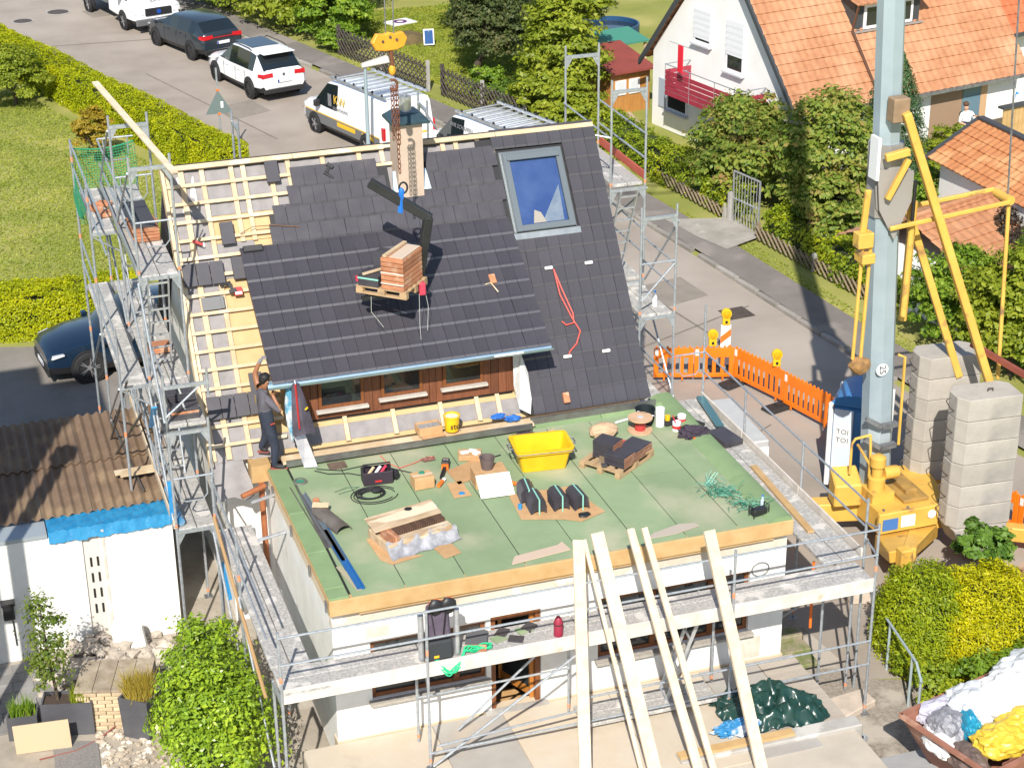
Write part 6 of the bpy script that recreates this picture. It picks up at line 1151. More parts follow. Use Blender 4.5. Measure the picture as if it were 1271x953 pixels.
def loft_car(root, st, paintm, glass_rows, windshield, rear_glass, lower=None):
    """st: list of (x, zb, zs, zbelt, zroof, wb, wbelt, wroof); ring points go bottom, sill, shoulder, belt, roof edge, roof middle"""
    R = []
    for (x, zb, zs, zbelt, zroof, wb, wbelt, wroof) in st:
        R.append([(x, wb*0.90, zb), (x, wb, zs), (x, wb, (zs+zbelt)*0.5), (x, wbelt, zbelt), (x, wroof, zroof-0.035), (x, wroof-0.10, zroof), (x, 0, zroof+0.015)])
    n = len(R); m_ = 7; body, glass, low = B(), {}, B()
    for sgn in (1, -1):
        for i in range(n-1):
            for j in range(m_-1):
                q = [R[i][j], R[i+1][j], R[i+1][j+1], R[i][j+1]]; q = [(p[0], p[1]*sgn, p[2]) for p in q]
                key = None
                if j == 3 and i in glass_rows: key = ('side_window', sgn, glass_rows[i])
                if j >= 4 and i in windshield: key = ('windscreen', 0, 0)
                if j >= 4 and i in rear_glass: key = ('rear_window', 0, 0)
                (glass.setdefault(key, B()) if key else (low if (lower and j == 0) else body)).quad(*q)
    for e in (0, n-1):
        ring = [(p[0], p[1], p[2]) for p in R[e]]; body.add(ring+[(p[0], -p[1], p[2]) for p in reversed(ring)], [tuple(range(14))])
    def bld(bb, name, mm):
        me = bpy.data.meshes.new(name); me.from_pydata(bb.v, [], bb.f); bm = bmesh.new(); bm.from_mesh(me); bmesh.ops.remove_doubles(bm, verts=bm.verts, dist=1e-4); bmesh.ops.recalc_face_normals(bm, faces=bm.faces); bm.to_mesh(me); bm.free(); me.materials.append(mm)
        me.polygons.foreach_set('use_smooth', [True]*len(me.polygons)); me.set_sharp_from_angle(angle=rad(28)); o = bpy.data.objects.new(name, me); link(o, root); return o
    bo = bld(body, 'body', paintm)
    if lower: bld(low, 'sill_trim', lower)
    for k, g in glass.items(): bld(g, k[0], CGL)
    return bo
def add_wheels(root, xs, half, R, wd, rimc):
    ty, di, sp = wheel_meshes(R, wd, rimc)
    for x in xs:
        for s_ in (1, -1):
            B().lathe([(R*1.17, -0.012), (R*1.17, 0.012)], (x, s_*(half+0.002), R*1.02), 22, axis='y').build('wheel_arch', TRIM, root)
            wl = inst('wheel', ty, root, loc=(x, s_*(half-wd/2+0.045), R)); wl.rotation_euler = (0, 0, 0 if s_ < 0 else PI); inst('rim', di, wl); inst('spokes', sp, wl)
def plate(root, x, z, face, w_=0.52): o = B().box(x-0.012 if face < 0 else x, x if face < 0 else x+0.012, -w_/2, w_/2, z-0.055, z+0.055).build('number_plate', WHITE, root); B().box(x-0.016 if face < 0 else x+0.012, x-0.012 if face < 0 else x+0.016, -w_/2*face*-1-0.03*0-0.0 if False else (w_/2-0.06), w_/2, z-0.05, z+0.05).build('plate_band', mat('eu_blue', (0.01, 0.04, 0.3), 0.4), root); return o
def car(name, lab, loc, rotz, pm, st, gl, ws, rg, wheels, half, R, rimc, tail=None, extras=None, sunroof=False, rails=False, group='cars parked along the street'):
    root = thing(name, lab, 'car', loc, rotz, group); loft_car(root, st, pm, gl, ws, rg, TRIM); add_wheels(root, wheels, half, R, 0.22, rimc)
    xr, xf = st[0][0], st[-1][0]
    B().box(xr-0.03, xr+0.05, -half*0.86, half*0.86, 0.28, 0.44).build('bumper', TRIM, root, bevel=0.02); B().box(xf-0.05, xf+0.02, -half*0.8, half*0.8, 0.22, 0.48).build('bumper', TRIM, root, bevel=0.02)
    B().box(xr-0.035, xr-0.025, -half*0.7, half*0.7, 0.445, 0.47).build('chrome_strip', CHROME, root)
    for s_ in (1, -1):
        B().hexa([(xr-0.02, s_*half*0.46, 0.86), (xr-0.02, s_*half*0.90, 0.84), (xr+0.22, s_*half*0.985, 0.86), (xr+0.03, s_*half*0.46, 0.86), (xr+0.0, s_*half*0.46, 1.0), (xr+0.0, s_*half*0.9, 0.98), (xr+0.22, s_*half*0.985, 0.97), (xr+0.03, s_*half*0.46, 1.0)]).build('tail_light', TAIL, root)
        B().hexa([(xf-0.02, s_*half*0.42, 0.66), (xf-0.10, s_*half*0.90, 0.68), (xf-0.38, s_*half*0.985, 0.76), (xf-0.3, s_*half*0.42, 0.70), (xf-0.06, s_*half*0.42, 0.73), (xf-0.14, s_*half*0.9, 0.76), (xf-0.38, s_*half*0.985, 0.80), (xf-0.3, s_*half*0.42, 0.76)]).build('headlight', HEAD, root)
        mx = (st[-4][0]+st[-3][0])/2; B().box(mx-0.35, mx-0.20, s_*half*0.99 if s_ > 0 else -half*0.99-0.17, s_*half*0.99+0.17 if s_ > 0 else -half*0.99, 0.93, 1.05).build('mirror', pm, root, bevel=0.03)
        for hxp in (0.25, -0.65): B().box(hxp, hxp+0.2, s_*half*1.0-0.012, s_*half*1.0+0.018, 0.84, 0.87).build('door_handle', pm, root)
        for hxp in (0.62, -0.28, -1.0): B().box(hxp, hxp+0.012, s_*half-0.006, s_*half+0.004, 0.42, 0.90).build('door_seam', TRIM, root)
    plate(root, xr-0.03, 0.70, -1); plate(root, xf+0.02, 0.40, 1)
    return root
def suv_st(L, Hh, hw):
    h = L/2; return [(-h, 0.42, 0.55, 0.80, 0.98, hw*0.86, hw*0.84, hw*0.76), (-h+0.10, 0.32, 0.50, 0.90, 1.08, hw*0.97, hw*0.93, hw*0.78), (-h+0.62, 0.26, 0.45, 0.98, Hh-0.06, hw, hw*0.96, hw*0.74), (-h+1.0, 0.24, 0.42, 0.98, Hh, hw, hw*0.96, hw*0.76), (-h+1.9, 0.24, 0.40, 0.97, Hh+0.01, hw, hw*0.96, hw*0.78), (-h+2.45, 0.24, 0.40, 0.96, Hh-0.03, hw, hw*0.96, hw*0.77), (-h+3.25, 0.24, 0.42, 0.98, 1.03, hw, hw*0.95, hw*0.86), (-h+3.9, 0.26, 0.45, 0.90, 0.97, hw*0.98, hw*0.94, hw*0.84), (h-0.12, 0.28, 0.46, 0.72, 0.84, hw*0.88, hw*0.84, hw*0.74), (h, 0.32, 0.46, 0.66, 0.74, hw*0.78, hw*0.74, hw*0.62)]
WHT = paint('white_car_paint', (0.80, 0.80, 0.80)); DBL = paint('petrol_car_paint', (0.022, 0.032, 0.042)); NVY = paint('blue_black_car_paint', (0.006, 0.018, 0.04))
DRIM = mat('dark_rim', (0.06, 0.06, 0.065), 0.35, 0.6); LRIM = mat('silver_rim', (0.5, 0.5, 0.52), 0.3, 0.8)
def ang(dx, dy): return math.atan2(dy, dx)
gl = {2: 0, 3: 1, 4: 2, 5: 3}
a = ang(-0.69, 2.52); hd = Vector((math.cos(a), math.sin(a))); rt = Vector((hd.y, -hd.x))
c = Vector((5.75, 39.04))+rt*0.80; sv = car('parked_car', 'white compact SUV with dark glass roof parked behind the dark hatchback', (c.x, c.y, gz(c.y)), a, WHT, suv_st(4.45, 1.60, 0.90), gl, {6-1}, {1}, (-1.33, 1.35), 0.90, 0.345, DRIM)
B().box(-0.95, 0.35, -0.52, 0.52, 1.617, 1.630).build('glass_roof', CGL, sv, bevel=0.01)
for s_ in (1, -1): B().tube([(-1.2, s_*0.66, 1.60), (-1.0, s_*0.66, 1.65), (0.2, s_*0.66, 1.65), (0.4, s_*0.66, 1.58)], 0.018, 6).build('roof_rail', TRIM, sv)
B().lathe([(0.055, 0), (0.055, 0.015)], (-2.235, 0, 0.90), 14, axis='x').build('badge', CHROME, sv); B().box(-2.0, -1.6, -0.6, 0.6, 1.575, 1.60).build('spoiler', WHT, sv, bevel=0.01)
a = ang(-0.92, 2.55); hd = Vector((math.cos(a), math.sin(a))); rt = Vector((hd.y, -hd.x)); c = Vector((4.51, 44.47))+rt*0.82
ht = car('parked_car', 'dark petrol hatchback parked between the truck and the white SUV', (c.x, c.y, gz(c.y)), a, DBL, suv_st(4.4, 1.44, 0.89), gl, {5}, {1}, (-1.30, 1.33), 0.89, 0.335, DRIM)
B().box(-2.235, -2.22, -0.55, 0.55, 0.885, 0.915).build('light_bar', TAIL, ht)
ic = car('parked_car', 'glossy blue black SUV parked on the drive behind the tall scaffold tower', (-0.75, 17.55, gz(17.55)), rad(187), NVY, suv_st(4.6, 1.58, 0.92), gl, {5}, {1}, (-1.38, 1.38), 0.92, 0.375, LRIM, group=None)
# box vans
def van(name, lab, loc, rotz, L=5.1, Hh=1.88, hw=0.97, cab=True):
    root = thing(name, lab, 'van', loc, rotz, 'white vans behind the house'); h = L/2
    st = [(-h, 0.36, 0.5, 1.0, Hh-0.10, hw*0.94, hw*0.93, hw*0.82), (-h+0.15, 0.30, 0.45, 1.02, Hh, hw, hw*0.97, hw*0.85), (-h+1.6, 0.28, 0.42, 1.02, Hh+0.02, hw, hw*0.97, hw*0.86), (h-2.3, 0.28, 0.42, 1.02, Hh+0.01, hw, hw*0.97, hw*0.86), (h-1.62, 0.28, 0.42, 1.02, Hh-0.05, hw, hw*0.97, hw*0.85), (h-0.85, 0.28, 0.44, 1.04, 1.16, hw, hw*0.95, hw*0.86), (h-0.2, 0.28, 0.46, 0.88, 1.0, hw*0.96, hw*0.92, hw*0.80), (h, 0.32, 0.46, 0.70, 0.82, hw*0.84, hw*0.80, hw*0.7)]
    loft_car(root, st, WHT, {3: 0, 4: 1}, {4}, {}, TRIM); add_wheels(root, (-h+1.0, h-0.92), hw, 0.33, 0.22, LRIM)
    GR = mat('van_grey_foil', (0.14, 0.145, 0.15), 0.35); OY = mat('van_yellow_foil', (0.80, 0.46, 0.02), 0.35)
    for s_ in (1, -1):
        y0, y1 = (hw+0.001, hw+0.006) if s_ > 0 else (-hw-0.006, -hw-0.001)
        B().box(-h+0.2, h-0.35, y0, y1, 0.42, 0.74).build('grey_band', GR, root); B().box(-h+0.2, h-0.35, y0, y1, 0.742, 0.775).build('yellow_line', OY, root); B().box(-0.9, 0.2, y0-0.003, y1+0.003, 0.56, 0.70).build('yellow_field', OY, root); B().box(-2.0, -1.3, y0-0.003, y1+0.003, 0.56, 0.70).build('yellow_field', OY, root)
        B().box(-h-0.01, -h+0.12, s_*hw*0.95-0.05, s_*hw*0.95+0.03, 0.72, 1.12).build('tail_light', TAIL, root); B().box(h-0.25, h-0.03, s_*hw*0.72-0.14, s_*hw*0.72+0.14, 0.72, 0.86).build('headlight', HEAD, root, bevel=0.02)
        B().box(h-1.35, h-1.2, s_*hw if s_ > 0 else -hw-0.2, hw+0.2 if s_ > 0 else -hw, 1.0, 1.22).build('mirror', TRIM, root, bevel=0.03)
        # roof rack
        B().beam((-h+0.1, s_*0.78, Hh+0.13), (h-1.75, s_*0.78, Hh+0.13), 0.07, 0.07).build('rack_rail', ALU, root)
        for k in range(6): B().box(-h+0.25+k*0.55, -h+0.31+k*0.55, s_*0.78-0.02, s_*0.78+0.02, Hh+0.16, Hh+0.23).build('rack_clamp', BLACK, root)
    for k in range(9): B().beam((-h+0.25+k*0.36, -0.78, Hh+0.13), (-h+0.25+k*0.36, 0.78, Hh+0.13), 0.035, 0.035).build('rack_bar', ALU, root)
    plate(root, -h-0.005, 0.62, -1); B().box(-h-0.012, -h, -0.7, 0.7, 0.74, 0.80).build('yellow_line', OY, root)
    B().box(-h-0.03, -h+0.06, -0.85, 0.85, 0.30, 0.45).build('bumper', TRIM, root, bevel=0.02)
    return root
a = ang(-0.30, 0.95); hd = Vector((math.cos(a), math.sin(a))); rt = Vector((hd.y, -hd.x)); c = Vector((7.40, 33.39))+rt*0.88-hd*1.62
v1 = van('delivery_van', 'white tradesman van with grey band and roof rack behind the chimney', (c.x, c.y, gz(c.y)), a)
LOGO = mat('logo_yellow', (0.80, 0.48, 0.05), 0.4); LGR = mat('logo_grey', (0.2, 0.2, 0.21), 0.5)
for txt, sz, x, z, mm in (('KW', 0.42, 0.05, 1.38, LOGO), ('BEDACHUNG', 0.15, 0.0, 1.10, LGR)): lettering('lettering', txt, sz, mm, v1, (x, 0.955, z), (-1, 0, 0), (0, 0, 1))
B().box(0.55, 0.75, 0.945, 0.955, 1.12, 1.52).build('logo_bars', LGR, v1)
c2 = Vector((10.6, 27.1))+rt*0.93-hd*0.0
v2 = van('delivery_van', 'white van with slogan on its roof edge and roof rack behind the ridge', (c2.x, c2.y, gz(c2.y)), a)
lettering('lettering', 'WIR SCHAFFEN', 0.17, LGR, v2, (0.35, 0.90, 1.60), (-1, 0, 0), (0, -0.25, 1))
# flatbed truck facing down the street
a = ang(1.14, -3.99); hd = Vector((math.cos(a), math.sin(a))); rt = Vector((hd.y, -hd.x)); c = Vector((3.23, 48.39))-rt*0.9-hd*1.1
tr = thing('flatbed_truck', 'white flatbed truck facing down the street behind the hatchback', 'truck', (c.x, c.y, gz(c.y)), a); hw = 1.0
st = [(-0.2, 0.4, 0.55, 1.15, 2.05, hw, hw*0.97, hw*0.85), (0.55, 0.38, 0.5, 1.15, 2.08, hw, hw*0.97, hw*0.86), (0.95, 0.36, 0.5, 1.15, 2.0, hw, hw*0.97, hw*0.85), (1.55, 0.34, 0.5, 1.18, 1.28, hw, hw*0.96, hw*0.88), (2.05, 0.34, 0.5, 0.98, 1.10, hw*0.96, hw*0.92, hw*0.80), (2.25, 0.36, 0.5, 0.75, 0.86, hw*0.86, hw*0.82, hw*0.74)]
loft_car(tr, st, WHT, {0: 0, 1: 1, 2: 2}, {2}, {}, TRIM); add_wheels(tr, (-2.4, 1.1), hw, 0.35, 0.24, LRIM)
B().box(2.18, 2.30, -0.55, 0.55, 0.66, 0.94).build('grille', TRIM, tr, bevel=0.02); B().box(2.2, 2.32, -0.95, 0.95, 0.30, 0.56).build('bumper', mat('grey_bumper', (0.12, 0.12, 0.125), 0.6), tr, bevel=0.03); plate(tr, 2.32, 0.5, 1); B().lathe([(0.09, 0), (0.09, 0.02)], (2.30, 0, 0.80), 14, axis='x').build('badge', mat('badge_blue', (0.02, 0.08, 0.35), 0.3), tr)
for s_ in (1, -1): B().hexa([(2.28, s_*0.62, 0.72), (2.2, s_*0.95, 0.74), (1.9, s_*1.0, 0.86), (2.1, s_*0.62, 0.8), (2.22, s_*0.62, 0.94), (2.12, s_*0.95, 0.96), (1.9, s_*1.0, 0.98), (2.05, s_*0.62, 0.97)]).build('headlight', HEAD, tr); B().box(1.0, 1.15, s_*1.0 if s_ > 0 else -1.25, 1.25 if s_ > 0 else -1.0, 1.2, 1.5).build('mirror', TRIM, tr, bevel=0.03)
B().box(-3.6, -0.35, -1.02, 1.02, 0.78, 0.90).build('bed', STEELD, tr)
for y in (-1.02, 0.99): B().box(-3.6, -0.35, y, y+0.03, 0.9, 1.28).build('drop_side', ALU, tr)
B().box(-0.34, -0.28, -1.0, 1.0, 0.9, 1.9).build('headboard', ALU, tr); B().box(-3.6, -0.2, -0.4, 0.4, 0.5, 0.78).build('chassis', TRIM, tr)
lettering('lettering', 'BAU', 0.22, LGR, tr, (2.0, 0, 1.16), (0, 1, 0), (-0.6, 0, 0.3))
# rubbish skip at the lower right
SKM = mat('skip_rust', (0.34, 0.15, 0.10), 0.7, 0, (0.26, 0.11, 0.07), 3, col3=(0.45, 0.25, 0.17), s3=1.2)
SK = thing('rubbish_skip', 'rusty red steel skip filled with plastic film and bags', 'skip', (10.56, -3.40, gz(-3.6)), rad(15)); Lx, Ly, Hh = 1.9, 0.95, 1.35
for (q0, q1) in (((-Lx, -Ly), (Lx, -Ly)), ((Lx, -Ly), (Lx, Ly)), ((Lx, Ly), (-Lx, Ly)), ((-Lx, Ly), (-Lx, -Ly))):
    k = 0.66; b = B().hexa([(q0[0]*k, q0[1]*k, 0.1), (q1[0]*k, q1[1]*k, 0.1), (q1[0]*k*0.97, q1[1]*k*0.97, 0.1), (q0[0]*k*0.97, q0[1]*k*0.97, 0.1), (q0[0], q0[1], Hh), (q1[0], q1[1], Hh), (q1[0]*0.97, q1[1]*0.97, Hh), (q0[0]*0.97, q0[1]*0.97, Hh)]); b.build('side', SKM, SK)
    B().beam((q0[0], q0[1], Hh), (q1[0], q1[1], Hh), 0.07, 0.06).build('rim', SKM, SK)
B().box(-Lx*0.65, Lx*0.65, -Ly*0.65, Ly*0.65, 0.0, 0.12).build('floor', SKM, SK)
def crumple(name, lab, m_, c, r, seed, cat='film', par=None, sub=4, amp=0.22):
    """crumpled sheet or bag: a squashed ball with deep random folds"""
    bm = bmesh.new(); bmesh.ops.create_icosphere(bm, subdivisions=sub, radius=1); from mathutils import noise
    for v in bm.verts:
        p = v.co*2.2+Vector((seed*3.1, seed*1.7, 0)); k = 1+amp*(noise.noise(p)+0.7*abs(noise.noise(p*2.3))-0.3+0.5*abs(noise.noise(p*5.1)))
        k += 0.5*amp*abs(noise.noise(p*9.0)); v.co = Vector((v.co.x*r[0]*k, v.co.y*r[1]*k, v.co.z*r[2]*k))
    me = bpy.data.meshes.new(name); bm.to_mesh(me); bm.free(); me.materials.append(m_); o = bpy.data.objects.new(name, me); COL.objects.link(o); o.location = c; o.parent = par
    return tag(o, lab, cat) if lab else o
FILM = mat('clear_film', (0.62, 0.64, 0.66), 0.25, 0, (0.45, 0.47, 0.50), 5, bump=0.9, bscale=9); FILM2 = mat('white_film', (0.75, 0.74, 0.72), 0.4, 0, (0.6, 0.6, 0.6), 6, bump=0.8, bscale=8)
g0 = gz(-3.3)+0.15
def skp(x, y, z): a_ = rad(15); return (10.56+x*math.cos(a_)-y*math.sin(a_), -3.40+x*math.sin(a_)+y*math.cos(a_), gz(-3.6)+z)
YF = mat('yellow_film', (0.66, 0.46, 0.05), 0.4, 0, (0.56, 0.37, 0.03), 5, bump=0.7, bscale=9)
for i, (nm, lab, m_, x, y, z, r) in enumerate([('plastic_film', 'clear crumpled film heaped at the back of the skip', FILM, -0.75, 0.45, 1.38, (0.5, 0.42, 0.36)), ('plastic_film', 'white crumpled film on top of the skip heap', FILM2, -0.3, 0.2, 1.48, (0.55, 0.5, 0.42)), ('film_bundle', 'grey film bundle at the near corner of the skip', mat('grey_film', (0.20, 0.20, 0.22), 0.4, 0, (0.28, 0.28, 0.31), 5, bump=0.8), -1.38, 0.42, 1.22, (0.30, 0.36, 0.30)), ('rubbish_bag', 'turquoise blue plastic bag in the skip', mat('turquoise', (0.01, 0.20, 0.33), 0.3, 0, (0.02, 0.27, 0.4), 5), -1.22, 0.12, 1.36, (0.15, 0.26, 0.24)), ('plastic_sheet', 'yellow plastic sheet spilling over the front of the skip', YF, -1.0, -0.38, 1.30, (0.5, 0.34, 0.26)), ('plastic_sheet', 'bright yellow sheet folded beside the white film', YF, -0.45, -0.35, 1.38, (0.45, 0.4, 0.28)), ('plastic_film', 'white paper scraps at the near skip corner', FILM2, -1.65, 0.3, 1.12, (0.22, 0.42, 0.18)), ('film_bundle', 'dark brown sheet scraps along the near side of the skip', mat('brown_sheet', (0.10, 0.07, 0.06), 0.6, 0, (0.17, 0.12, 0.1), 4), -1.62, -0.28, 1.10, (0.26, 0.5, 0.2)), ('film_bundle', 'lilac striped sheet draped over the far side of the skip', mat('lilac_film', (0.34, 0.32, 0.40), 0.5, 0, (0.5, 0.49, 0.55), 5, bump=0.6), -1.1, 0.72, 1.25, (0.5, 0.24, 0.24)), ('plastic_film', 'clear film filling the far end of the skip', FILM, 0.5, 0.3, 1.45, (0.7, 0.6, 0.5)), ('plastic_film', 'milky film heap at the street end of the skip', FILM2, 1.2, 0.0, 1.4, (0.6, 0.7, 0.4))]): crumple(nm, lab, m_, skp(x, y, z), r, i+1)
# second skip corner beyond the conifer
SK2 = thing('rubbish_skip', 'rusty empty steel skip standing on the road behind the golden conifer', 'skip', (14.3, 0.4, gz(0.4)), rad(30))
for (x0, x1, y0, y1) in ((-1.2, 1.2, -0.8, -0.75), (-1.2, 1.2, 0.75, 0.8), (-1.2, -1.15, -0.75, 0.75), (1.15, 1.2, -0.75, 0.75)): B().box(x0, x1, y0, y1, 0.05, 1.2).build('side', SKM, SK2)
B().box(-1.15, 1.15, -0.75, 0.75, 0.0, 0.06).build('floor', SKM, SK2)
for (p, q) in (((-1.2, -0.78, 1.2), (1.2, -0.78, 1.2)), ((-1.2, 0.78, 1.2), (1.2, 0.78, 1.2)), ((-1.18, -0.7, 1.2), (-1.18, 0.7, 1.2))): B().beam(p, q, 0.09, 0.08).build('rim', mat('skip_rim', (0.45, 0.30, 0.2), 0.7), SK2)
# ------------------------------------------------------------------ people
def figure(name, lab, J, bones, rad_, zones, root, cat='person', sub=2):
    """J: joints, bones: edges, rad_: radius per joint, zones: material for the skin nearest to each bone. One continuous surface grown over the joints."""
    names = list(J); idx = {n_: i for i, n_ in enumerate(names)}; me = bpy.data.meshes.new(name); me.from_pydata([J[n_] for n_ in names], [(idx[a_], idx[c_]) for a_, c_ in bones], [])
    o = bpy.data.objects.new(name, me); COL.objects.link(o); sm = o.modifiers.new('s', 'SKIN'); sm.use_smooth_shade = True; sm.branch_smoothing = 0.4
    sv_ = me.skin_vertices[0].data
    for n_ in names: r = rad_[n_]; sv_[idx[n_]].radius = r if isinstance(r, tuple) else (r, r); sv_[idx[n_]].use_root = (n_ == root)
    ss = o.modifiers.new('d', 'SUBSURF'); ss.levels = ss.render_levels = sub
    dg = bpy.context.evaluated_depsgraph_get(); m2 = bpy.data.meshes.new_from_object(o.evaluated_get(dg)); bpy.data.objects.remove(o)
    mats = []; m2.materials.clear()
    for bn, mm in zones:
        if mm not in mats: mats.append(mm); m2.materials.append(mm)
    segs = [(Vector(J[bn[0]]), Vector(J[bn[1]]), mats.index(mm)) for bn, mm in zones]
    for p in m2.polygons:
        best = None
        for a_, c_, k in segs:
            d = c_-a_; t_ = max(0, min(1, (p.center-a_).dot(d)/d.length_squared)); dd = (p.center-(a_+d*t_)).length
            if best is None or dd < best[0]: best = (dd, k)
        p.material_index = best[1]; p.use_smooth = True
    o = bpy.data.objects.new(name, m2); COL.objects.link(o); return tag(o, lab, cat)
# roofer: faces right, far arm raised to the tile edge, near hand at his mouth
bx, by, bz = 0.0, 0.0, 0.0
J = dict(pel=(0.06, 4.86, 3.60), spine=(0.04, 4.86, 3.80), chest=(0.02, 4.86, 4.02), neck=(0.04, 4.86, 4.20), head0=(0.07, 4.85, 4.28), head=(0.10, 4.84, 4.38),
 hipN=(0.06, 4.77, 3.54), kneeN=(0.15, 4.72, 3.14), ankN=(0.10, 4.66, 2.78), toeN=(0.30, 4.60, 2.745), hipF=(0.05, 4.95, 3.54), kneeF=(0.06, 5.00, 3.22), ankF=(-0.06, 5.02, 2.99), toeF=(0.06, 4.96, 2.94),
 shN=(0.03, 4.70, 4.10), elN=(0.26, 4.58, 3.83), wrN=(0.19, 4.70, 4.05), haN=(0.165, 4.75, 4.12), shF=(0.0, 5.03, 4.12), elF=(-0.05, 5.12, 4.40), wrF=(0.04, 5.10, 4.60), haF=(0.08, 5.08, 4.68))
BN = [('pel', 'spine'), ('spine', 'chest'), ('chest', 'neck'), ('neck', 'head0'), ('head0', 'head'), ('pel', 'hipN'), ('hipN', 'kneeN'), ('kneeN', 'ankN'), ('ankN', 'toeN'), ('pel', 'hipF'), ('hipF', 'kneeF'), ('kneeF', 'ankF'), ('ankF', 'toeF'), ('chest', 'shN'), ('shN', 'elN'), ('elN', 'wrN'), ('wrN', 'haN'), ('chest', 'shF'), ('shF', 'elF'), ('elF', 'wrF'), ('wrF', 'haF')]
RD = dict(pel=(0.145, 0.17), spine=(0.14, 0.16), chest=(0.15, 0.18), neck=0.06, head0=0.075, head=(0.088, 0.098), hipN=0.115, kneeN=0.088, ankN=0.065, toeN=0.04, hipF=0.115, kneeF=0.088, ankF=0.065, toeF=0.04, shN=0.085, elN=0.05, wrN=0.036, haN=0.038, shF=0.085, elF=0.05, wrF=0.036, haF=0.036)
SHOE = mat('black_shoe', (0.02, 0.02, 0.022), 0.6)
ZN = [(('pel', 'spine'), NAVY), (('spine', 'chest'), GREYC), (('chest', 'neck'), GREYC), (('neck', 'head0'), SKIN), (('head0', 'head'), SKIN), (('hipN', 'kneeN'), NAVY), (('kneeN', 'ankN'), NAVY), (('ankN', 'toeN'), SHOE), (('hipF', 'kneeF'), NAVY), (('kneeF', 'ankF'), NAVY), (('ankF', 'toeF'), SHOE), (('chest', 'shN'), GREYC), (('shN', 'elN'), GREYC), (('elN', 'wrN'), SKIN), (('wrN', 'haN'), SKIN), (('chest', 'shF'), GREYC), (('shF', 'elF'), SKIN), (('elF', 'wrF'), SKIN), (('wrF', 'haF'), mat('grey_glove', (0.2, 0.2, 0.22), 0.8))]
PE = figure('person', 'roofer in grey T-shirt and dark trousers gripping the tile edge, hand at mouth', J, BN, RD, ZN, 'pel')
def pch(bb, name, m_, **k): o = bb.build(name, m_, PE, **k); return o
pch(B().blob((0.068, 4.85, 4.425), (0.100, 0.098, 0.082), 3, 0.05, 4).blob((0.03, 4.85, 4.385), (0.068, 0.09, 0.09), 3, 0.05, 5), 'hair', HAIR, smooth=True)
pch(B().blob((0.196, 4.84, 4.365), (0.018, 0.014, 0.02), 2, 0), 'nose', SKIN, smooth=True); pch(B().blob((0.10, 4.755, 4.36), (0.02, 0.012, 0.03), 2, 0), 'ear', SKIN, smooth=True)
for y in (4.80, 4.865): pch(B().blob((0.180, y, 4.395), (0.010, 0.012, 0.008), 1, 0), 'eye', BLACK)
pch(B().blob((0.180, 4.835, 4.325), (0.012, 0.03, 0.008), 1, 0), 'mouth', mat('lip', (0.2, 0.06, 0.05), 0.5)); pch(B().blob((0.15, 4.83, 4.315), (0.04, 0.06, 0.03), 2, 0.05), 'beard', HAIR)
for hb, dirs, m_ in (((0.165, 4.76, 4.12), [(0.02, 0.05, 0.05), (0.035, 0.045, 0.045), (0.045, 0.035, 0.035), (0.05, 0.02, 0.02), (-0.03, 0.02, 0.045)], SKIN), ((0.085, 5.075, 4.68), [(0.05, 0.03, 0.03), (0.055, 0.01, 0.03), (0.055, -0.012, 0.02), (0.045, -0.03, 0.01), (0.0, 0.04, 0.04)], MATS['grey_glove'])):
    for k, d in enumerate(dirs): h0 = Vector(hb)+Vector((0, 0.012*(1.5-k), 0)); pch(B().tube([h0, h0+Vector(d)*0.8, h0+Vector(d)*1.3+Vector((0.012, 0, -0.015))], [0.0105, 0.0095, 0.007], 6), 'finger', m_, smooth=True)
pch(B().prism([(-0.122, 4.76, 3.98), (-0.112, 4.90, 3.98), (-0.112, 4.90, 4.09), (-0.122, 4.78, 4.09)], (-0.008, -0.01, 0)), 'shirt_print', mat('print_yellow', (0.5, 0.33, 0.06), 0.7)); pch(B().beam((0.08, 4.664, 3.585), (0.16, 4.672, 3.60), 0.008, 0.018), 'pocket_trim', mat('red_trim', (0.5, 0.06, 0.04), 0.6))
for a_, c_ in (((0.02, 4.665, 2.735), (0.33, 4.595, 2.735)), ((-0.12, 5.02, 2.93), (0.07, 4.96, 2.92))): pch(B().beam(a_, c_, 0.07, 0.016), 'sole', mat('sole_red', (0.30, 0.08, 0.07), 0.7))
# man by the neighbour's porch
g2 = gz(26.6)
J2 = dict(pel=(27.0, 25.9, 0.92), spine=(27.0, 25.9, 1.12), chest=(27.0, 25.9, 1.32), neck=(26.98, 25.9, 1.48), head=(26.94, 25.88, 1.64), hl=(26.9, 25.9, 0.86), kl=(26.88, 25.86, 0.48), al=(26.88, 25.9, 0.06), tl=(26.86, 25.74, 0.04), hr=(27.1, 25.9, 0.86), kr=(27.12, 25.86, 0.48), ar=(27.12, 25.92, 0.06), tr=(27.12, 25.76, 0.04), sl=(26.83, 25.9, 1.40), el=(26.72, 25.82, 1.14), wl=(26.88, 25.66, 1.08), sr=(27.17, 25.9, 1.40), er=(27.27, 25.8, 1.16), wr=(27.1, 25.64, 1.1))
off = Vector((25.95-27.0, 24.15-25.9, g2+0.02)); J2 = {k: tuple(Vector(v)+off) for k, v in J2.items()}
BN2 = [('pel', 'spine'), ('spine', 'chest'), ('chest', 'neck'), ('neck', 'head'), ('pel', 'hl'), ('hl', 'kl'), ('kl', 'al'), ('al', 'tl'), ('pel', 'hr'), ('hr', 'kr'), ('kr', 'ar'), ('ar', 'tr'), ('chest', 'sl'), ('sl', 'el'), ('el', 'wl'), ('chest', 'sr'), ('sr', 'er'), ('er', 'wr')]
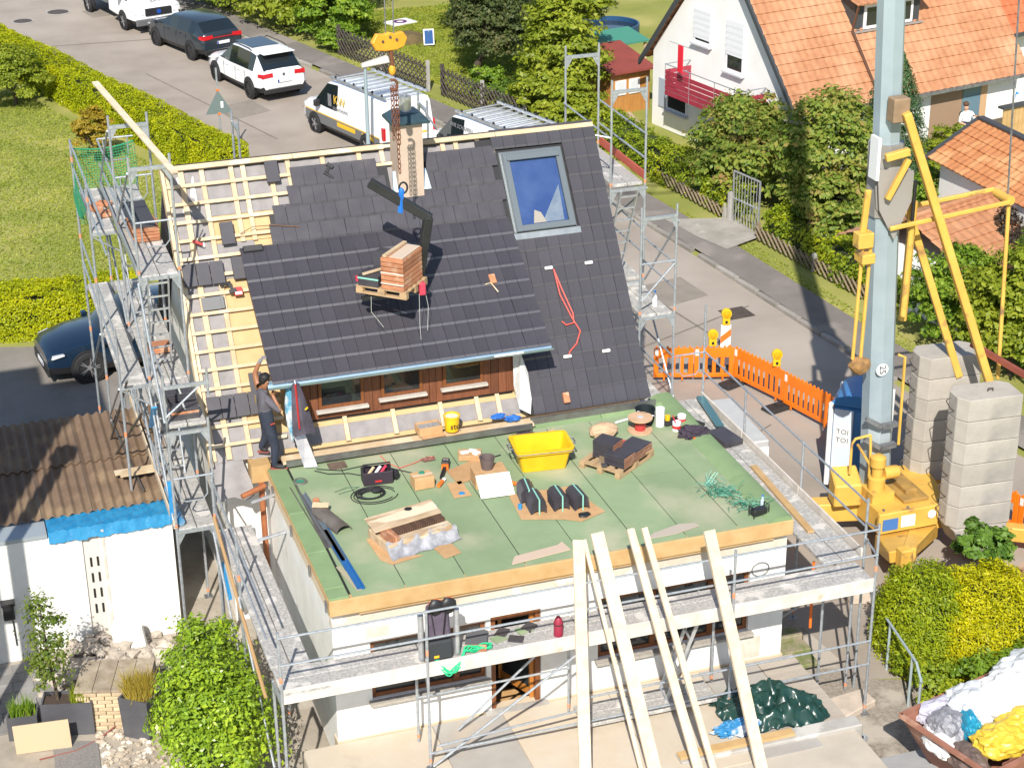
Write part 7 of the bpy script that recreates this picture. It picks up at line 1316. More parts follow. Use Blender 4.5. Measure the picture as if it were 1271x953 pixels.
WSH = mat('white_shirt', (0.74, 0.74, 0.76), 0.9); RD2 = dict(pel=(0.15, 0.12), spine=(0.14, 0.11), chest=(0.17, 0.12), neck=0.06, head=(0.09, 0.1), hl=0.09, kl=0.065, al=0.05, tl=0.04, hr=0.09, kr=0.065, ar=0.05, tr=0.04, sl=0.075, el=0.048, wl=0.035, sr=0.075, er=0.048, wr=0.035)
ZN2 = [(b_, WSH if b_[0] in ('spine', 'chest') or b_ in (('sl', 'el'), ('sr', 'er')) else SKIN if b_[0] in ('neck', 'el', 'er') else NAVY) for b_ in BN2 if b_ not in (('pel', 'hl'), ('pel', 'hr'))]
SKL = mat('skin_light', (0.52, 0.28, 0.19), 0.5); ZN2 = [(b_, SKL if m_ is SKIN else m_) for b_, m_ in ZN2]
P2 = figure('person', 'person in white T-shirt and dark trousers standing by the open porch', J2, BN2, RD2, ZN2, 'pel', sub=1)
hd_ = Vector(J2['head']); B().blob((hd_.x+0.01, hd_.y+0.03, hd_.z+0.05), (0.1, 0.1, 0.08), 2, 0.05, 2).build('hair', mat('brown_hair', (0.10, 0.045, 0.025), 0.7), P2)

# ------------------------------------------------------------------ load hanging from the crane
CK = thing('crane_hook', 'orange hook plate with rusty chain hanging above the chimney', 'hook', (2.87, 5.8, 9.6), world=True)
HKM = mat('hook_orange', (0.78, 0.36, 0.03), 0.5, 0, (0.70, 0.30, 0.025), 3, col3=(0.25, 0.13, 0.06), s3=4, c3=(0.66, 0.74))
pl_ = [(-0.36, 0.02), (-0.28, -0.12), (-0.08, -0.15), (0.14, -0.15), (0.29, -0.11), (0.36, 0.03), (0.27, 0.15), (0.10, 0.13), (0.0, 0.17), (-0.10, 0.14), (-0.26, 0.17)]
B().prism([(2.78+x*0.92, 5.74+x*0.22, 9.88+z) for x, z in pl_], (-0.02, 0.10, 0)).build('plate', HKM, CK, bevel=0.015)
for x, z in ((-0.14, 0.03), (0.12, 0.03), (0.0, 0.09)): B().lathe([(0.025, -0.012), (0.025, 0.012)], (2.78+x, 5.735+x*0.22, 9.88+z), 10, axis='y').build('bolt', IRON, CK)
RST = mat('rusty_chain', (0.24, 0.09, 0.045), 0.7, 0.4, (0.14, 0.06, 0.035), 8)
B().tube([(2.80, 5.8, 9.74), (2.82, 5.8, 9.45)], 0.035, 8).build('swivel', RST, CK); B().blob((2.81, 5.8, 9.38), (0.06, 0.06, 0.10), 2, 0.05).build('swivel_cover', HKM, CK); B().tube([(2.82+0.07*math.cos(t_), 5.8, 9.12+0.09*math.sin(t_)) for t_ in np.linspace(-2.4, 2.2, 10)], 0.024, 8).build('hook', RST, CK)
link_me = B().tube([(0.028*math.cos(t_), 0, 0.055*math.sin(t_)) for t_ in np.linspace(0, 2*PI, 9)], 0.009, 5, cap=False).mesh('chain_link', RST)
for cx0, cx1, z0, z1 in ((2.84, 2.885, 9.06, 7.42), (2.79, 2.80, 9.06, 8.05), (2.88, 2.90, 9.06, 7.95)):
    n = int((z0-z1)/0.088)
    for k in range(n): t_ = k/n; inst('chain_link', link_me, CK, matrix=Matrix.Translation((cx0+(cx1-cx0)*t_, 5.8, z0-k*0.088)) @ Matrix.Rotation(PI/2*(k % 2)+0.4, 4, 'Z'))
B().tube([(2.72, 5.8, 9.98), (2.74, 5.85, 18.2)], 0.012, 5).tube([(2.86, 5.8, 9.98), (2.90, 5.85, 18.2)], 0.012, 5).build('hoist_rope', STEELD, CK)
FK = thing('crane_fork', 'black angled lifting fork hanging on the chain over the tiles', 'lifting fork', (2.9, 5.6, 5.6), world=True)
FKM = mat('fork_black', (0.012, 0.013, 0.014), 0.55, 0.0, (0.02, 0.022, 0.022), 4)
A_, E_, F_ = Vector((2.32, 5.80, 7.42)), Vector((3.32, 5.45, 6.74)), Vector((3.10, 5.60, 5.50))
B().beam(A_, E_, 0.15, 0.16).beam(E_+Vector((-0.04, 0.0, 0.05)), F_, 0.15, 0.16, up=(0, 1, 0)).build('frame', FKM, FK, bevel=0.015)
B().tube([(2.885+0.075*math.cos(t_), 5.62, 7.31+0.10*math.sin(t_)) for t_ in np.linspace(0, 2*PI, 15)], 0.018, 6, cap=False).build('ring', FKM, FK)
for d in (-0.25, 0.25): B().beam(F_+Vector((-0.05+d*0.3, d, -0.0)), F_+Vector((-1.05+d*0.3, d*1.0-0.05, -0.03)), 0.10, 0.045).build('tine', FKM, FK)
B().beam(F_+Vector((-0.12, -0.34, 0)), F_+Vector((0.05, 0.34, 0.0)), 0.10, 0.10).build('cross_bar', FKM, FK)
B().box(3.0, 3.12, 5.16, 5.30, 5.42, 5.66).build('lock_box', mat('pink_red', (0.55, 0.05, 0.09), 0.5), FK, bevel=0.02)
B().blob((2.84, 5.60, 7.25), (0.05, 0.05, 0.07), 2, 0.2, 1).beam((2.84, 5.58, 7.25), (2.80, 5.56, 6.88), 0.08, 0.05).build('blue_strap', mat('strap_blue', (0.02, 0.17, 0.60), 0.5), FK)
WIRE = mat('pale_strap', (0.55, 0.57, 0.52), 0.5)
for pts_ in ([(3.0, 5.2, 5.45), (2.98, 5.15, 4.9), (2.99, 5.13, 4.55)], [(3.1, 5.25, 5.6), (3.16, 5.2, 5.2), (3.12, 5.15, 4.75)], [(2.12, 5.2, 5.52), (2.1, 5.15, 5.25), (2.3, 5.1, 4.95)]): B().tube(pts_, 0.004, 4).build('loose_strap', WIRE, FK)
# pallet on the fork with terracotta stack and dark tiles
PW = mat('pallet_wood', (0.46, 0.32, 0.18), 0.8, 0, (0.36, 0.24, 0.13), 4, rnd=0.15)
def pallet(loc, rz, lab, L=1.1, W_=0.8):
    t = thing('pallet', lab, 'pallet', loc, rz)
    for y in (-W_/2+0.05, 0, W_/2-0.05):
        B().box(-L/2, L/2, y-0.05, y+0.05, 0.0, 0.02).build('bottom_board', PW, t)
        for x in (-L/2+0.07, 0, L/2-0.07): B().box(x-0.07, x+0.07, y-0.05, y+0.05, 0.02, 0.095).build('block', PW, t, bevel=0.005)
    for x in (-L/2+0.07, 0, L/2-0.07): B().box(x-0.06, x+0.06, -W_/2, W_/2, 0.095, 0.115).build('cross_board', PW, t)
    for k in range(5): y = -W_/2+0.06+k*(W_-0.12)/4; B().box(-L/2, L/2, y-0.05, y+0.05, 0.115, 0.135).build('top_board', PW, t)
    return t
pz = 5.54; pa = rad(-42); pc = Vector((2.56, 5.42, pz)); pallet(pc, pa, 'wooden pallet hanging on the lifting fork', 1.0, 0.85)
def lp2(x, y, z): return (pc.x+x*math.cos(pa)-y*math.sin(pa), pc.y+x*math.sin(pa)+y*math.cos(pa), pc.z+z)
t = thing('tile_stack', 'tall stack of terracotta tiles on the hanging pallet', 'tiles', lp2(0.22, -0.02, 0.137), pa)
for k in range(7): B().box(-0.22, 0.22, -0.38, 0.38, k*0.085, k*0.085+0.072).box(-0.19, 0.19, -0.36, 0.36, k*0.085+0.072, k*0.085+0.0849).build('tile', TERRA, t, bevel=0.008)
B().box(-0.06, 0.20, -0.34, 0.36, 0.596, 0.606).build('paper_cover', mat('paper', (0.55, 0.44, 0.34), 0.8), t); B().beam((-0.14, -0.38, 0.62), (-0.12, 0.40, 0.62), 0.07, 0.04).build('batten', TIMB, t)
for z in (0.1, 0.3): B().box(-0.225, 0.225, -0.386, -0.381, z, z+0.02).build('strap', WIRE, t)
t = thing('tile_stack', 'low stack of dark tiles with green strap on the hanging pallet', 'tiles', lp2(-0.26, -0.2, 0.137), pa)
for k in range(5): B().box(-0.20, 0.20, -0.20, 0.22, k*0.04, k*0.04+0.036).build('tile', TILE, t)
B().box(-0.205, 0.205, -0.206, -0.201, 0.13, 0.16).build('strap', CYAN, t); B().beam((-0.1, -0.2, 0.22), (0.15, 0.2, 0.24), 0.05, 0.03).build('batten', TIMB, t)
t = thing('tile_stack', 'slanting dark ridge tiles leaning on the terracotta stack', 'tiles', lp2(-0.22, 0.25, 0.137), pa)
for k in range(8): B().hexa([(-0.22, -0.14+k*0.03, 0.0), (0.2, -0.14+k*0.03, 0.0), (0.2, -0.12+k*0.03, 0.0), (-0.22, -0.12+k*0.03, 0.0), (-0.22, -0.02+k*0.03, 0.42), (0.2, -0.02+k*0.03, 0.42), (0.2, 0.0+k*0.03, 0.42), (-0.22, 0.0+k*0.03, 0.42)]).build('tile', TILE, t)
tag(B().box(-0.06, 0.06, -0.05, 0.05, 0, 0.08).build('pink_marker', mat('pink_red', (0, 0, 0))), 'small pink end cap on the tip of the hanging pallet', 'marker').location = lp2(-0.55, -0.2, 0.14)

# ------------------------------------------------------------------ things on the open battens
def on_main(x, s_, h): return tmat(MP, x, s_, h)
def tile_pack(lab, x, s_, n, w_=0.24, ln=0.42, rz=0.0, side=1):
    t = thing('loose_tiles', lab, 'tiles'); t.matrix_world = on_main(x, s_, 0.0) @ Matrix.Rotation(rz, 4, 'Z')
    for k in range(n): B().box(-w_/2+k*0.002, w_/2+k*0.002, k*0.004, ln+k*0.004, k*0.026-0.025, k*0.026-0.003).build('tile', TILE, t, bevel=0.004)
    return t
tile_pack('small pack of dark tiles set high under the ridge batten', 1.03, 5.02, 2); tile_pack('small pack of dark tiles resting alone amid the upper battens', 0.02, 3.95, 2); tile_pack('pack of dark tiles next to the finished tile edge', 0.12, 3.28, 2)
t = thing('loose_tiles', 'row of three dark tiles laid on the battens by the verge', 'tiles'); t.matrix_world = on_main(-0.52, 3.25, 0.0)
for k in range(3): B().box(-0.38+k*0.25, -0.14+k*0.25, 0.0, 0.42, -0.02, 0.006).build('tile', TILE, t, bevel=0.004)
t = thing('loose_tiles', 'grey tile lying on its back across the battens', 'tiles'); t.matrix_world = on_main(-0.45, 2.78, 0.0); B().box(-0.2, 0.2, 0, 0.24, -0.03, -0.005).box(0.14, 0.2, 0.0, 0.24, -0.004, 0.02).build('tile', mat('tile_underside', (0.16, 0.16, 0.165), 0.7), t, bevel=0.005)
t = thing('loose_tiles', 'row of dark tiles laid along the lower battens behind the roofer', 'tiles'); t.matrix_world = on_main(-0.45, 0.78, 0.0)
for k in range(4): B().box(-0.42+k*0.25, -0.18+k*0.25, 0.0, 0.42, -0.02, 0.006).build('tile', TILE, t, bevel=0.004)
tile_pack('single dark tile set just above the row behind the roofer', 0.07, 1.12, 1)
t = thing('tool_box', 'flat black box lying by the stepped tile edge', 'box'); t.matrix_world = on_main(0.42, 3.74, 0.0); B().box(-0.18, 0.18, 0, 0.12, -0.03, 0.1).build('case', BLACK, t, bevel=0.01); B().box(-0.16, 0.16, 0.02, 0.10, 0.1, 0.11).build('lid', TRIM, t)
def drill(lab, x, s_, rz):
    t = thing('cordless_drill', lab, 'drill'); t.matrix_world = on_main(x, s_, 0.0) @ Matrix.Rotation(rz, 4, 'Z'); B().tube([(-0.12, 0, 0.02), (0.08, 0, 0.02)], [0.02, 0.035], 8).build('body', TRIM, t); B().beam((0.04, 0, 0.02), (0.07, -0.14, 0.02), 0.05, 0.04).build('handle', BLACK, t); B().box(0.0, 0.13, -0.2, -0.13, -0.01, 0.06).build('battery', TRIM, t)
drill('cordless drill lying on the battens beside a red box', -0.16, 3.22, 0.2); drill('cordless screwdriver lying near the ridge batten', 2.05, 5.05, 2.4)
t = thing('screw_box', 'small red screw box on the battens beside the drill', 'box'); t.matrix_world = on_main(0.03, 2.98, 0.0); B().box(-0.07, 0.07, 0, 0.15, -0.03, 0.05).build('box', RED, t); B().box(-0.06, 0.06, 0.01, 0.06, 0.05, 0.055).build('label', WHITE, t)
tag(B().tube([MP(0.25, 4.12, 0.02), MP(0.5, 4.22, 0.04), MP(0.9, 4.2, 0.03), MP(1.35, 4.12, 0.02)], 0.008, 5).build('wire', mat('brown_wire', (0.2, 0.1, 0.05), 0.6)), 'thin brown wire curving over the upper fibre board', 'wire')
# claw hammer near the verge
t = thing('hammer', 'roofing hammer with red handle end near the open verge board', 'hammer'); t.matrix_world = on_main(-0.55, 4.05, 0.02); B().beam((0, 0, 0), (0.14, 0.22, 0.02), 0.025, 0.025).build('handle', TRIM, t); B().beam((-0.08, 0.04, 0), (0.1, -0.06, 0), 0.04, 0.04).build('head', RED, t)
# red rope, hammer-like wedge, brick on the tiles
RP = mat('red_rope', (0.70, 0.10, 0.08), 0.6); tag(B().tube([MP(6.0, 2.70, 0.045), MP(6.08, 2.3, 0.045), MP(6.20, 1.8, 0.045), MP(6.18, 1.62, 0.045), MP(6.02, 1.60, 0.045), MP(5.95, 1.68, 0.045)], 0.014, 6).tube([MP(6.0, 2.70, 0.05), MP(6.02, 2.2, 0.05), MP(6.16, 1.72, 0.05), MP(6.27, 1.45, 0.045), MP(6.15, 1.22, 0.045), MP(5.98, 1.08, 0.045), MP(5.95, 1.0, 0.045)], 0.014, 6).build('rope', RP), 'loose red rope hanging over the tiles below the roof window', 'rope')
t = thing('terracotta_piece', 'orange terracotta tile piece lying on the lowest tile row', 'tile'); t.matrix_world = on_main(5.72, 0.12, 0.04); B().box(-0.06, 0.06, 0, 0.2, 0, 0.07).build('piece', TERRA, t, bevel=0.008)
t = thing('roof_vent', 'small terracotta vent hood with straw on the dark dormer tiles', 'vent'); t.matrix_world = tmat(DP, 4.62, 1.42, 0.03); B().box(-0.05, 0.07, 0, 0.20, 0, 0.05).build('hood', TERRA, t, bevel=0.01); B().tube([(-0.16, 0.0, 0.02), (-0.05, 0.02, 0.03), (0.04, -0.2, 0.02)], 0.012, 5).build('stick', TIMB, t)

# ------------------------------------------------------------------ on the flat roof
ZR = 2.708
def box_thing(name, lab, cat, x, y, rz, L, W_, Hh, m_, z=ZR, bevel=0.01): t = thing(name, lab, cat, (x, y, z), rz); B().box(-L/2, L/2, -W_/2, W_/2, 0, Hh).build('body', m_, t, bevel=bevel); return t
# yellow mortar tub
t = thing('mortar_tub', 'large bright yellow plastic mortar tub on the green roof', 'tub', (4.62, 3.28, ZR), rad(-6))
def ring(sx, sy, z, r): return [(sx*math.copysign(1, c_)*1.0*(1 if True else 0)-math.copysign(r, c_)*(1-abs(c_)), sy*math.copysign(1, s_)-math.copysign(r, s_)*(1-abs(s_)), z) for c_, s_ in [(math.cos(a_), math.sin(a_)) for a_ in np.linspace(PI/16, 2*PI+PI/16, 33)[:-1]]]
levels = [ring(0.40, 0.26, 0.0, 0.07), ring(0.47, 0.32, 0.36, 0.08), ring(0.52, 0.37, 0.36, 0.09), ring(0.53, 0.38, 0.44, 0.09), ring(0.48, 0.33, 0.44, 0.08), ring(0.40, 0.26, 0.04, 0.07)]
b = B(); n = 32; b.v = [v for L_ in levels for v in L_]
for i in range(5): b.f += [(i*n+k, i*n+(k+1) % n, (i+1)*n+(k+1) % n, (i+1)*n+k) for k in range(n)]
b.f += [tuple(range(n)), tuple(5*n+k for k in range(n))]; b.build('tub', YEL, t, smooth=True)
for s_ in (-1, 1): B().tube([(s_*0.53, -0.1, 0.40), (s_*0.60, -0.1, 0.40), (s_*0.60, 0.1, 0.40), (s_*0.53, 0.1, 0.40)], 0.014, 6).build('handle', STEELD, t)
B().tube([(x, y, 0.40) for x, y, z in ring(0.538, 0.388, 0, 0.09)], 0.008, 4).build('rim_wire', STEELD, t)
# tile pallet
pa2 = rad(35.7); pallet((5.92, 2.93, ZR), pa2, 'wooden pallet with leftover dark tiles standing on the green roof', 1.15, 0.85)
def pt(x, y): return (5.92+x*math.cos(pa2)-y*math.sin(pa2), 2.93+x*math.sin(pa2)+y*math.cos(pa2))
for (x, y, n, rz, lab) in ((-0.26, -0.22, 6, 0, 'front stack of dark tiles on the roof pallet'), (0.10, -0.22, 5, 0, 'middle stack of dark tiles on the roof pallet'), (0.38, -0.18, 4, 0, 'low end stack of dark tiles on the roof pallet'), (-0.12, 0.12, 9, 0.05, 'tallest stack of dark tiles on the roof pallet')):
    px, py = pt(x, y); t = thing('tile_stack', lab, 'tiles', (px, py, ZR+0.137), pa2+rz)
    for k in range(n): B().box(-0.17+random.uniform(-.006, .006), 0.17, -0.21, 0.21, k*0.036, k*0.036+0.025).box(-0.15, 0.15, -0.19, 0.19, k*0.036+0.025, k*0.036+0.036).build('tile', TILE, t, bevel=0.003); B().box(-0.172, 0.172, -0.214, -0.211, k*0.036+0.002, k*0.036+0.02).build('tile_edge', TERRA, t)
px, py = pt(-0.36, 0.28); tag(B().beam((*pt(-0.52, 0.0), ZR+0.16), (*pt(0.25, 0.36), ZR+0.16), 0.12, 0.05).build('board', mat('old_board', (0.28, 0.2, 0.12), 0.8)), 'weathered board lying on the roof pallet beside the tall tile stack', 'board'); tag(B().beam((*pt(-0.55, -0.1), ZR+0.165), (*pt(-0.3, 0.12), ZR+0.165), 0.1, 0.04).build('dark_tile', TILE), 'single dark tile slanting at the corner of the roof pallet', 'tile'); tag(B().beam((*pt(0.0, 0.38), ZR+0.22), (*pt(0.35, 0.38), ZR+0.22), 0.12, 0.1).build('ridge_tile', TILE), 'dark ridge tile at the far edge of the roof pallet', 'tile')
tag(B().beam((*pt(0.30, 0.12), ZR+0.19), (*pt(0.5, 0.2), ZR+0.16), 0.16, 0.02).build('cloth', mat('red_cloth', (0.6, 0.09, 0.06), 0.8)), 'red cloth on the far end of the roof pallet', 'cloth')
# cardboard under the ridge tile bundles
def flat(name, lab, pts_, z, m_, cat='cardboard', th=0.006): return tag(B().prism([(x, y, z) for x, y in pts_], (0, 0, th)).build(name, m_), lab, cat)
flat('cardboard_sheet', 'torn cardboard sheet under the strapped ridge tiles', [(3.70, 2.35), (4.85, 2.30), (4.95, 1.60), (5.05, 1.25), (4.55, 1.05), (4.30, 1.22), (3.62, 1.45)], ZR+0.006, CARDB)
for (x, y, rz, lab) in ((3.95, 2.12, rad(-8), 'strapped bundle of dark ridge tiles behind another bundle'), (3.98, 1.72, rad(-4), 'strapped bundle of dark ridge tiles beside the blue tape'), (4.38, 1.70, rad(-2), 'strapped bundle of dark ridge tiles in the middle of the cardboard'), (4.70, 1.62, rad(2), 'strapped bundle of dark ridge tiles at the end of the row')):
    t = thing('ridge_tiles', lab, 'ridge tiles', (x, y, ZR+0.014), rz)
    for k in range(7):
        z = k*0.028; w_ = 0.14; B().prism([(-w_, -0.2+k*0.008, z), (-w_*0.55, -0.2+k*0.008, z+0.075), (0, -0.2+k*0.008, z+0.10), (w_*0.55, -0.2+k*0.008, z+0.075), (w_, -0.2+k*0.008, z), (w_*0.9, -0.2+k*0.008, z-0.0), (w_*0.5, -0.2+k*0.008, z+0.06), (0, -0.2+k*0.008, z+0.082), (-w_*0.5, -0.2+k*0.008, z+0.06), (-w_*0.9, -0.2+k*0.008, z)], (0, 0.40, 0)).build('ridge_tile', TILE, t)
    B().box(-0.012, 0.012, -0.215, 0.24, 0.272, 0.278).box(-0.012, 0.012, -0.222, -0.215, 0.0, 0.278).build('strap', CYAN, t)
tag(B().lathe([(0.035, 0), (0.035, 0.09)], (3.72, 1.80, ZR+0.014), 12).build('tape_roll', BLUEF), 'small blue tape roll beside the ridge tiles', 'tape'); tag(B().blob((4.66, 1.22, ZR+0.03), (0.11, 0.09, 0.03), 2, 0.2, 4).build('dark_scrap', BLACK), 'dark film scrap on the cardboard tip', 'scrap')
# wrapped tile stack with board on top
t = thing('tile_crate', 'film wrapped crate of upright tiles with a weathered board on top', 'tile crate', (1.72, 1.52, ZR), rad(14)); WB = mat('weathered_board', (0.55, 0.42, 0.28), 0.85, 0, (0.35, 0.24, 0.14), 2.5, bump=0.2, stretch=(0.6, 3, 1), col3=(0.66, 0.55, 0.40), s3=1.5)
B().box(-0.60, 0.60, -0.36, 0.36, 0.0, 0.17).build('base', WB, t, bevel=0.01)
for k in range(22): B().box(-0.36+k*0.043, -0.36+k*0.043+0.028, -0.16, 0.02, 0.17, 0.255).build('tile', mat('brown_tile', (0.10, 0.055, 0.035), 0.7, rnd=0.2), t)
for k in range(4): B().box(-0.55+k*0.05, -0.51+k*0.05, -0.30, 0.02, 0.17, 0.25).build('tile', TERRA, t)
B().hexa([(-0.66, 0.0, 0.26), (0.60, 0.0, 0.26), (0.64, 0.42, 0.30), (-0.62, 0.44, 0.30), (-0.66, 0.0, 0.285), (0.60, 0.0, 0.285), (0.64, 0.42, 0.325), (-0.62, 0.44, 0.325)]).build('cover_board', WB, t, bevel=0.005); B().box(-0.35, 0.60, -0.33, -0.17, 0.17, 0.20).build('cover_board', WB, t)
b = B(); nx, ny = 36, 8; vs = []
for j in range(ny+1):
    for i in range(nx+1):
        u, v = i/nx, j/ny; vs.append((-0.64+1.30*u, -0.30-0.26*v+0.02*math.sin(u*23+v*5), max(0.012, 0.19-0.25*v**1.2+0.025*math.sin(u*31+v*7)+random.uniform(-.01, .01))))
b.add(vs, [(j*(nx+1)+i, j*(nx+1)+i+1, (j+1)*(nx+1)+i+1, (j+1)*(nx+1)+i) for j in range(ny) for i in range(nx)]).build('film', mat('shrink_film', (0.24, 0.24, 0.26), 0.2, 0, (0.40, 0.40, 0.42), 7, bump=0.6, bscale=12), t, smooth=True)
tag(B().blob((1.78, 1.86, ZR+0.335), (0.06, 0.05, 0.02), 2, 0.2, 3).build('dark_glove', BLACK), 'small dark glove lying on the weathered board', 'glove')
flat('cardboard_sheet', 'cardboard sheet sticking out under the terracotta end of the tile crate', [(1.0, 1.65), (1.22, 1.70), (1.5, 0.95), (1.75, 0.85), (1.2, 0.72), (1.05, 0.92)], ZR+0.005, CARDB); flat('cardboard_sheet', 'cardboard flap sticking out under the front of the tile crate', [(1.95, 1.05), (2.28, 1.12), (2.35, 0.72), (2.05, 0.62)], ZR+0.005, CARDB)
# cartons, pot, nail gun, toolbox, cable
t = box_thing('carton', 'small closed cardboard box taped on top', 'box', 2.40, 3.18, rad(3), 0.36, 0.28, 0.22, CARDB); B().box(-0.182, 0.182, -0.03, 0.03, 0.2205, 0.223).build('tape', mat('pale_tape', (0.62, 0.5, 0.36), 0.4), t); B().blob((0.0, 0.05, 0.235), (0.06, 0.05, 0.02), 2, 0.2, 2).build('green_scrap', mat('drain_green', (0, 0, 0)), t)
t = thing('white_panel_box', 'carton with bright white front panel next to the yellow tub', 'box', (3.52, 2.75, ZR), rad(-3)); B().box(-0.29, 0.29, -0.05, 0.35, 0, 0.28).build('carton', CARDB, t, bevel=0.01); B().hexa([(-0.30, -0.43, 0.02), (0.30, -0.43, 0.02), (0.30, -0.06, 0.27), (-0.30, -0.06, 0.27), (-0.30, -0.44, 0.035), (0.30, -0.44, 0.035), (0.30, -0.07, 0.29), (-0.30, -0.07, 0.29)]).build('white_panel', WHITE, t)
t = thing('bucket', 'dark mixing pot with handle on the white fronted carton', 'pot', (3.50, 2.92, ZR+0.28)); B().lathe([(0.10, 0), (0.135, 0.22), (0.145, 0.22), (0.12, 0.215), (0.09, 0.03)], n=20).build('pot', mat('pot_grey', (0.12, 0.09, 0.085), 0.6), t, smooth=True); B().tube([(0.13, 0, 0.2), (0.26, 0.05, 0.19)], 0.015, 6).build('handle', BLACK, t)
flat('cardboard_sheet', 'cardboard flaps spread behind the pot', [(2.95, 3.55), (3.55, 3.85), (3.9, 3.75), (3.6, 3.25), (3.0, 3.0)], ZR+0.005, CARDB); flat('cardboard_sheet', 'cardboard piece with blue tape beside the white panel', [(2.82, 3.1), (3.08, 3.12), (3.10, 2.55), (2.78, 2.55)], ZR+0.005, CARDB)
t = box_thing('carton', 'open carton with white papers behind the nail gun', 'box', 3.50, 3.95, rad(-15), 0.42, 0.30, 0.10, CARDB)
for (x, y, r) in ((-0.1, 0, 0.3), (0.05, 0.06, -0.4), (0.12, -0.05, 0.9)): o = B().box(-0.07, 0.07, -0.05, 0.05, 0.101, 0.115).build('paper', WHITE, t); o.location = (x, y, 0); o.rotation_euler = (0, 0, r)
t = thing('nail_gun', 'black and orange nail gun lying on the cardboard', 'nail gun', (2.98, 3.72, ZR+0.01), rad(68)); B().box(-0.08, 0.10, -0.07, 0.07, 0.0, 0.13).build('body', TRIM, t, bevel=0.015); B().box(-0.13, -0.08, -0.06, 0.06, 0.0, 0.10).build('cap', ORNG, t); B().beam((-0.1, 0, 0.05), (-0.48, 0.03, 0.03), 0.06, 0.05).build('magazine', BLACK, t); B().box(0.02, 0.09, -0.05, 0.05, 0.131, 0.14).build('plate', CHROME, t)
for (x, y, rz, lab) in ((2.72, 3.12, 0.9, 'orange and white cartridge lying beside the nail gun'), (3.95, 2.62, -0.8, 'orange and white cartridge lying by the white panel')): t = thing('cartridge', lab, 'cartridge', (x, y, ZR+0.04), rz); B().tube([(-0.13, 0, 0), (0.06, 0, 0)], 0.035, 10).build('tube', ORNG, t); B().tube([(0.06, 0, 0), (0.14, 0, 0)], 0.036, 10).build('cap', WHITE, t)
tag(B().blob((2.95, 2.66, ZR+0.02), (0.07, 0.05, 0.02), 1, 0.3, 6).build('tape_scrap', BLUEF), 'blue tape scrap on the cardboard strip', 'tape')
t = thing('tool_bag', 'open black tool box with tools and carrying handle', 'tool box', (1.70, 3.62, ZR), rad(-4)); BT = mat('toolbox_dark', (0.035, 0.025, 0.035), 0.6)
for (x0, x1, y0, y1) in ((-0.26, 0.26, -0.15, -0.12), (-0.26, 0.26, 0.12, 0.15), (-0.26, -0.23, -0.12, 0.12), (0.23, 0.26, -0.12, 0.12)): B().box(x0, x1, y0, y1, 0, 0.24).build('side', BT, t, bevel=0.008)
B().box(-0.23, 0.23, -0.12, 0.12, 0, 0.12).build('inside', BLACK, t); B().tube([(-0.24, 0, 0.24), (-0.24, 0, 0.34), (0.24, 0, 0.34), (0.24, 0, 0.24)], 0.016, 6).build('handle', BLACK, t)
for k, (x, mm) in enumerate(((-0.12, TIMB), (0.0, WHITE), (0.1, mat('pink_red', (0, 0, 0))))): B().beam((x-0.06, -0.06, 0.15), (x+0.08, 0.06, 0.25), 0.04, 0.03).build('tool', mm, t)
B().box(-0.06, 0.06, -0.158, -0.151, 0.06, 0.09).build('badge', RED, t); B().blob((0.33, -0.02, 0.1), (0.06, 0.08, 0.1), 2, 0.1, 3).build('pouch', BLACK, t)
CAB = mat('black_cable', (0.02, 0.02, 0.022), 0.6)
b = B()
for k in range(6): b.tube([(1.47+(0.17+0.018*k)*math.cos(a_)+0.02*math.sin(k), 3.14+(0.13+0.014*k)*math.sin(a_), ZR+0.012+0.008*k) for a_ in np.linspace(0.3*k, 0.3*k+2*PI, 22)], 0.009, 5)
for k in range(2): b.tube([(1.52+(0.36+0.05*k)*math.cos(a_), 3.12+(0.26+0.06*k)*math.sin(a_), ZR+0.012) for a_ in np.linspace(0.4*k, 0.4*k+5.6, 24)], 0.008, 5)
b.blob((1.58, 3.20, ZR+0.06), (0.10, 0.08, 0.05), 2, 0.1, 3); tag(b.build('cable_coil', CAB), 'coiled black extension cable beside the tool box', 'cable')
CABL = [('thin black cable running from the film chute to the tool box', CAB, [(0.75, 4.35), (0.95, 4.15), (1.3, 4.05), (1.55, 3.85), (1.60, 3.75)], 0.009), ('black hose looping over the roof behind the tool box', CAB, [(0.8, 4.4), (1.2, 4.2), (1.6, 4.25), (2.0, 4.05), (2.25, 3.8), (2.45, 3.6)], 0.009), ('thin red cable trailing from the dormer window to the roof', RP, [(2.0, 4.55), (2.05, 4.2), (2.2, 3.95), (2.5, 4.05), (2.8, 4.2), (2.9, 4.15)], 0.007), ('green twine scraps lying before the roof drain', mat('twine_green', (0.12, 0.2, 0.12), 0.6), [(0.9, 3.45), (1.15, 3.55), (1.35, 3.5), (1.2, 3.42), (0.95, 3.36)], 0.006)]
for lab, mm, pts_, r in CABL: tag(B().tube([(x, y, ZR+0.012) for x, y in pts_], r, 5).build('cable', mm), lab, 'cable')
b = B(); rr = random.Random(9)
for k in range(9): b.tube([(2.75+rr.uniform(-.15, .15), 4.1+rr.uniform(-.08, .08), ZR+0.02+rr.uniform(0, .03)) for _ in range(4)], 0.008, 4)
tag(b.build('wire_tangle', mat('red_brown_wire', (0.22, 0.09, 0.07), 0.6)), 'small tangle of reddish wire near the nail gun', 'wire')
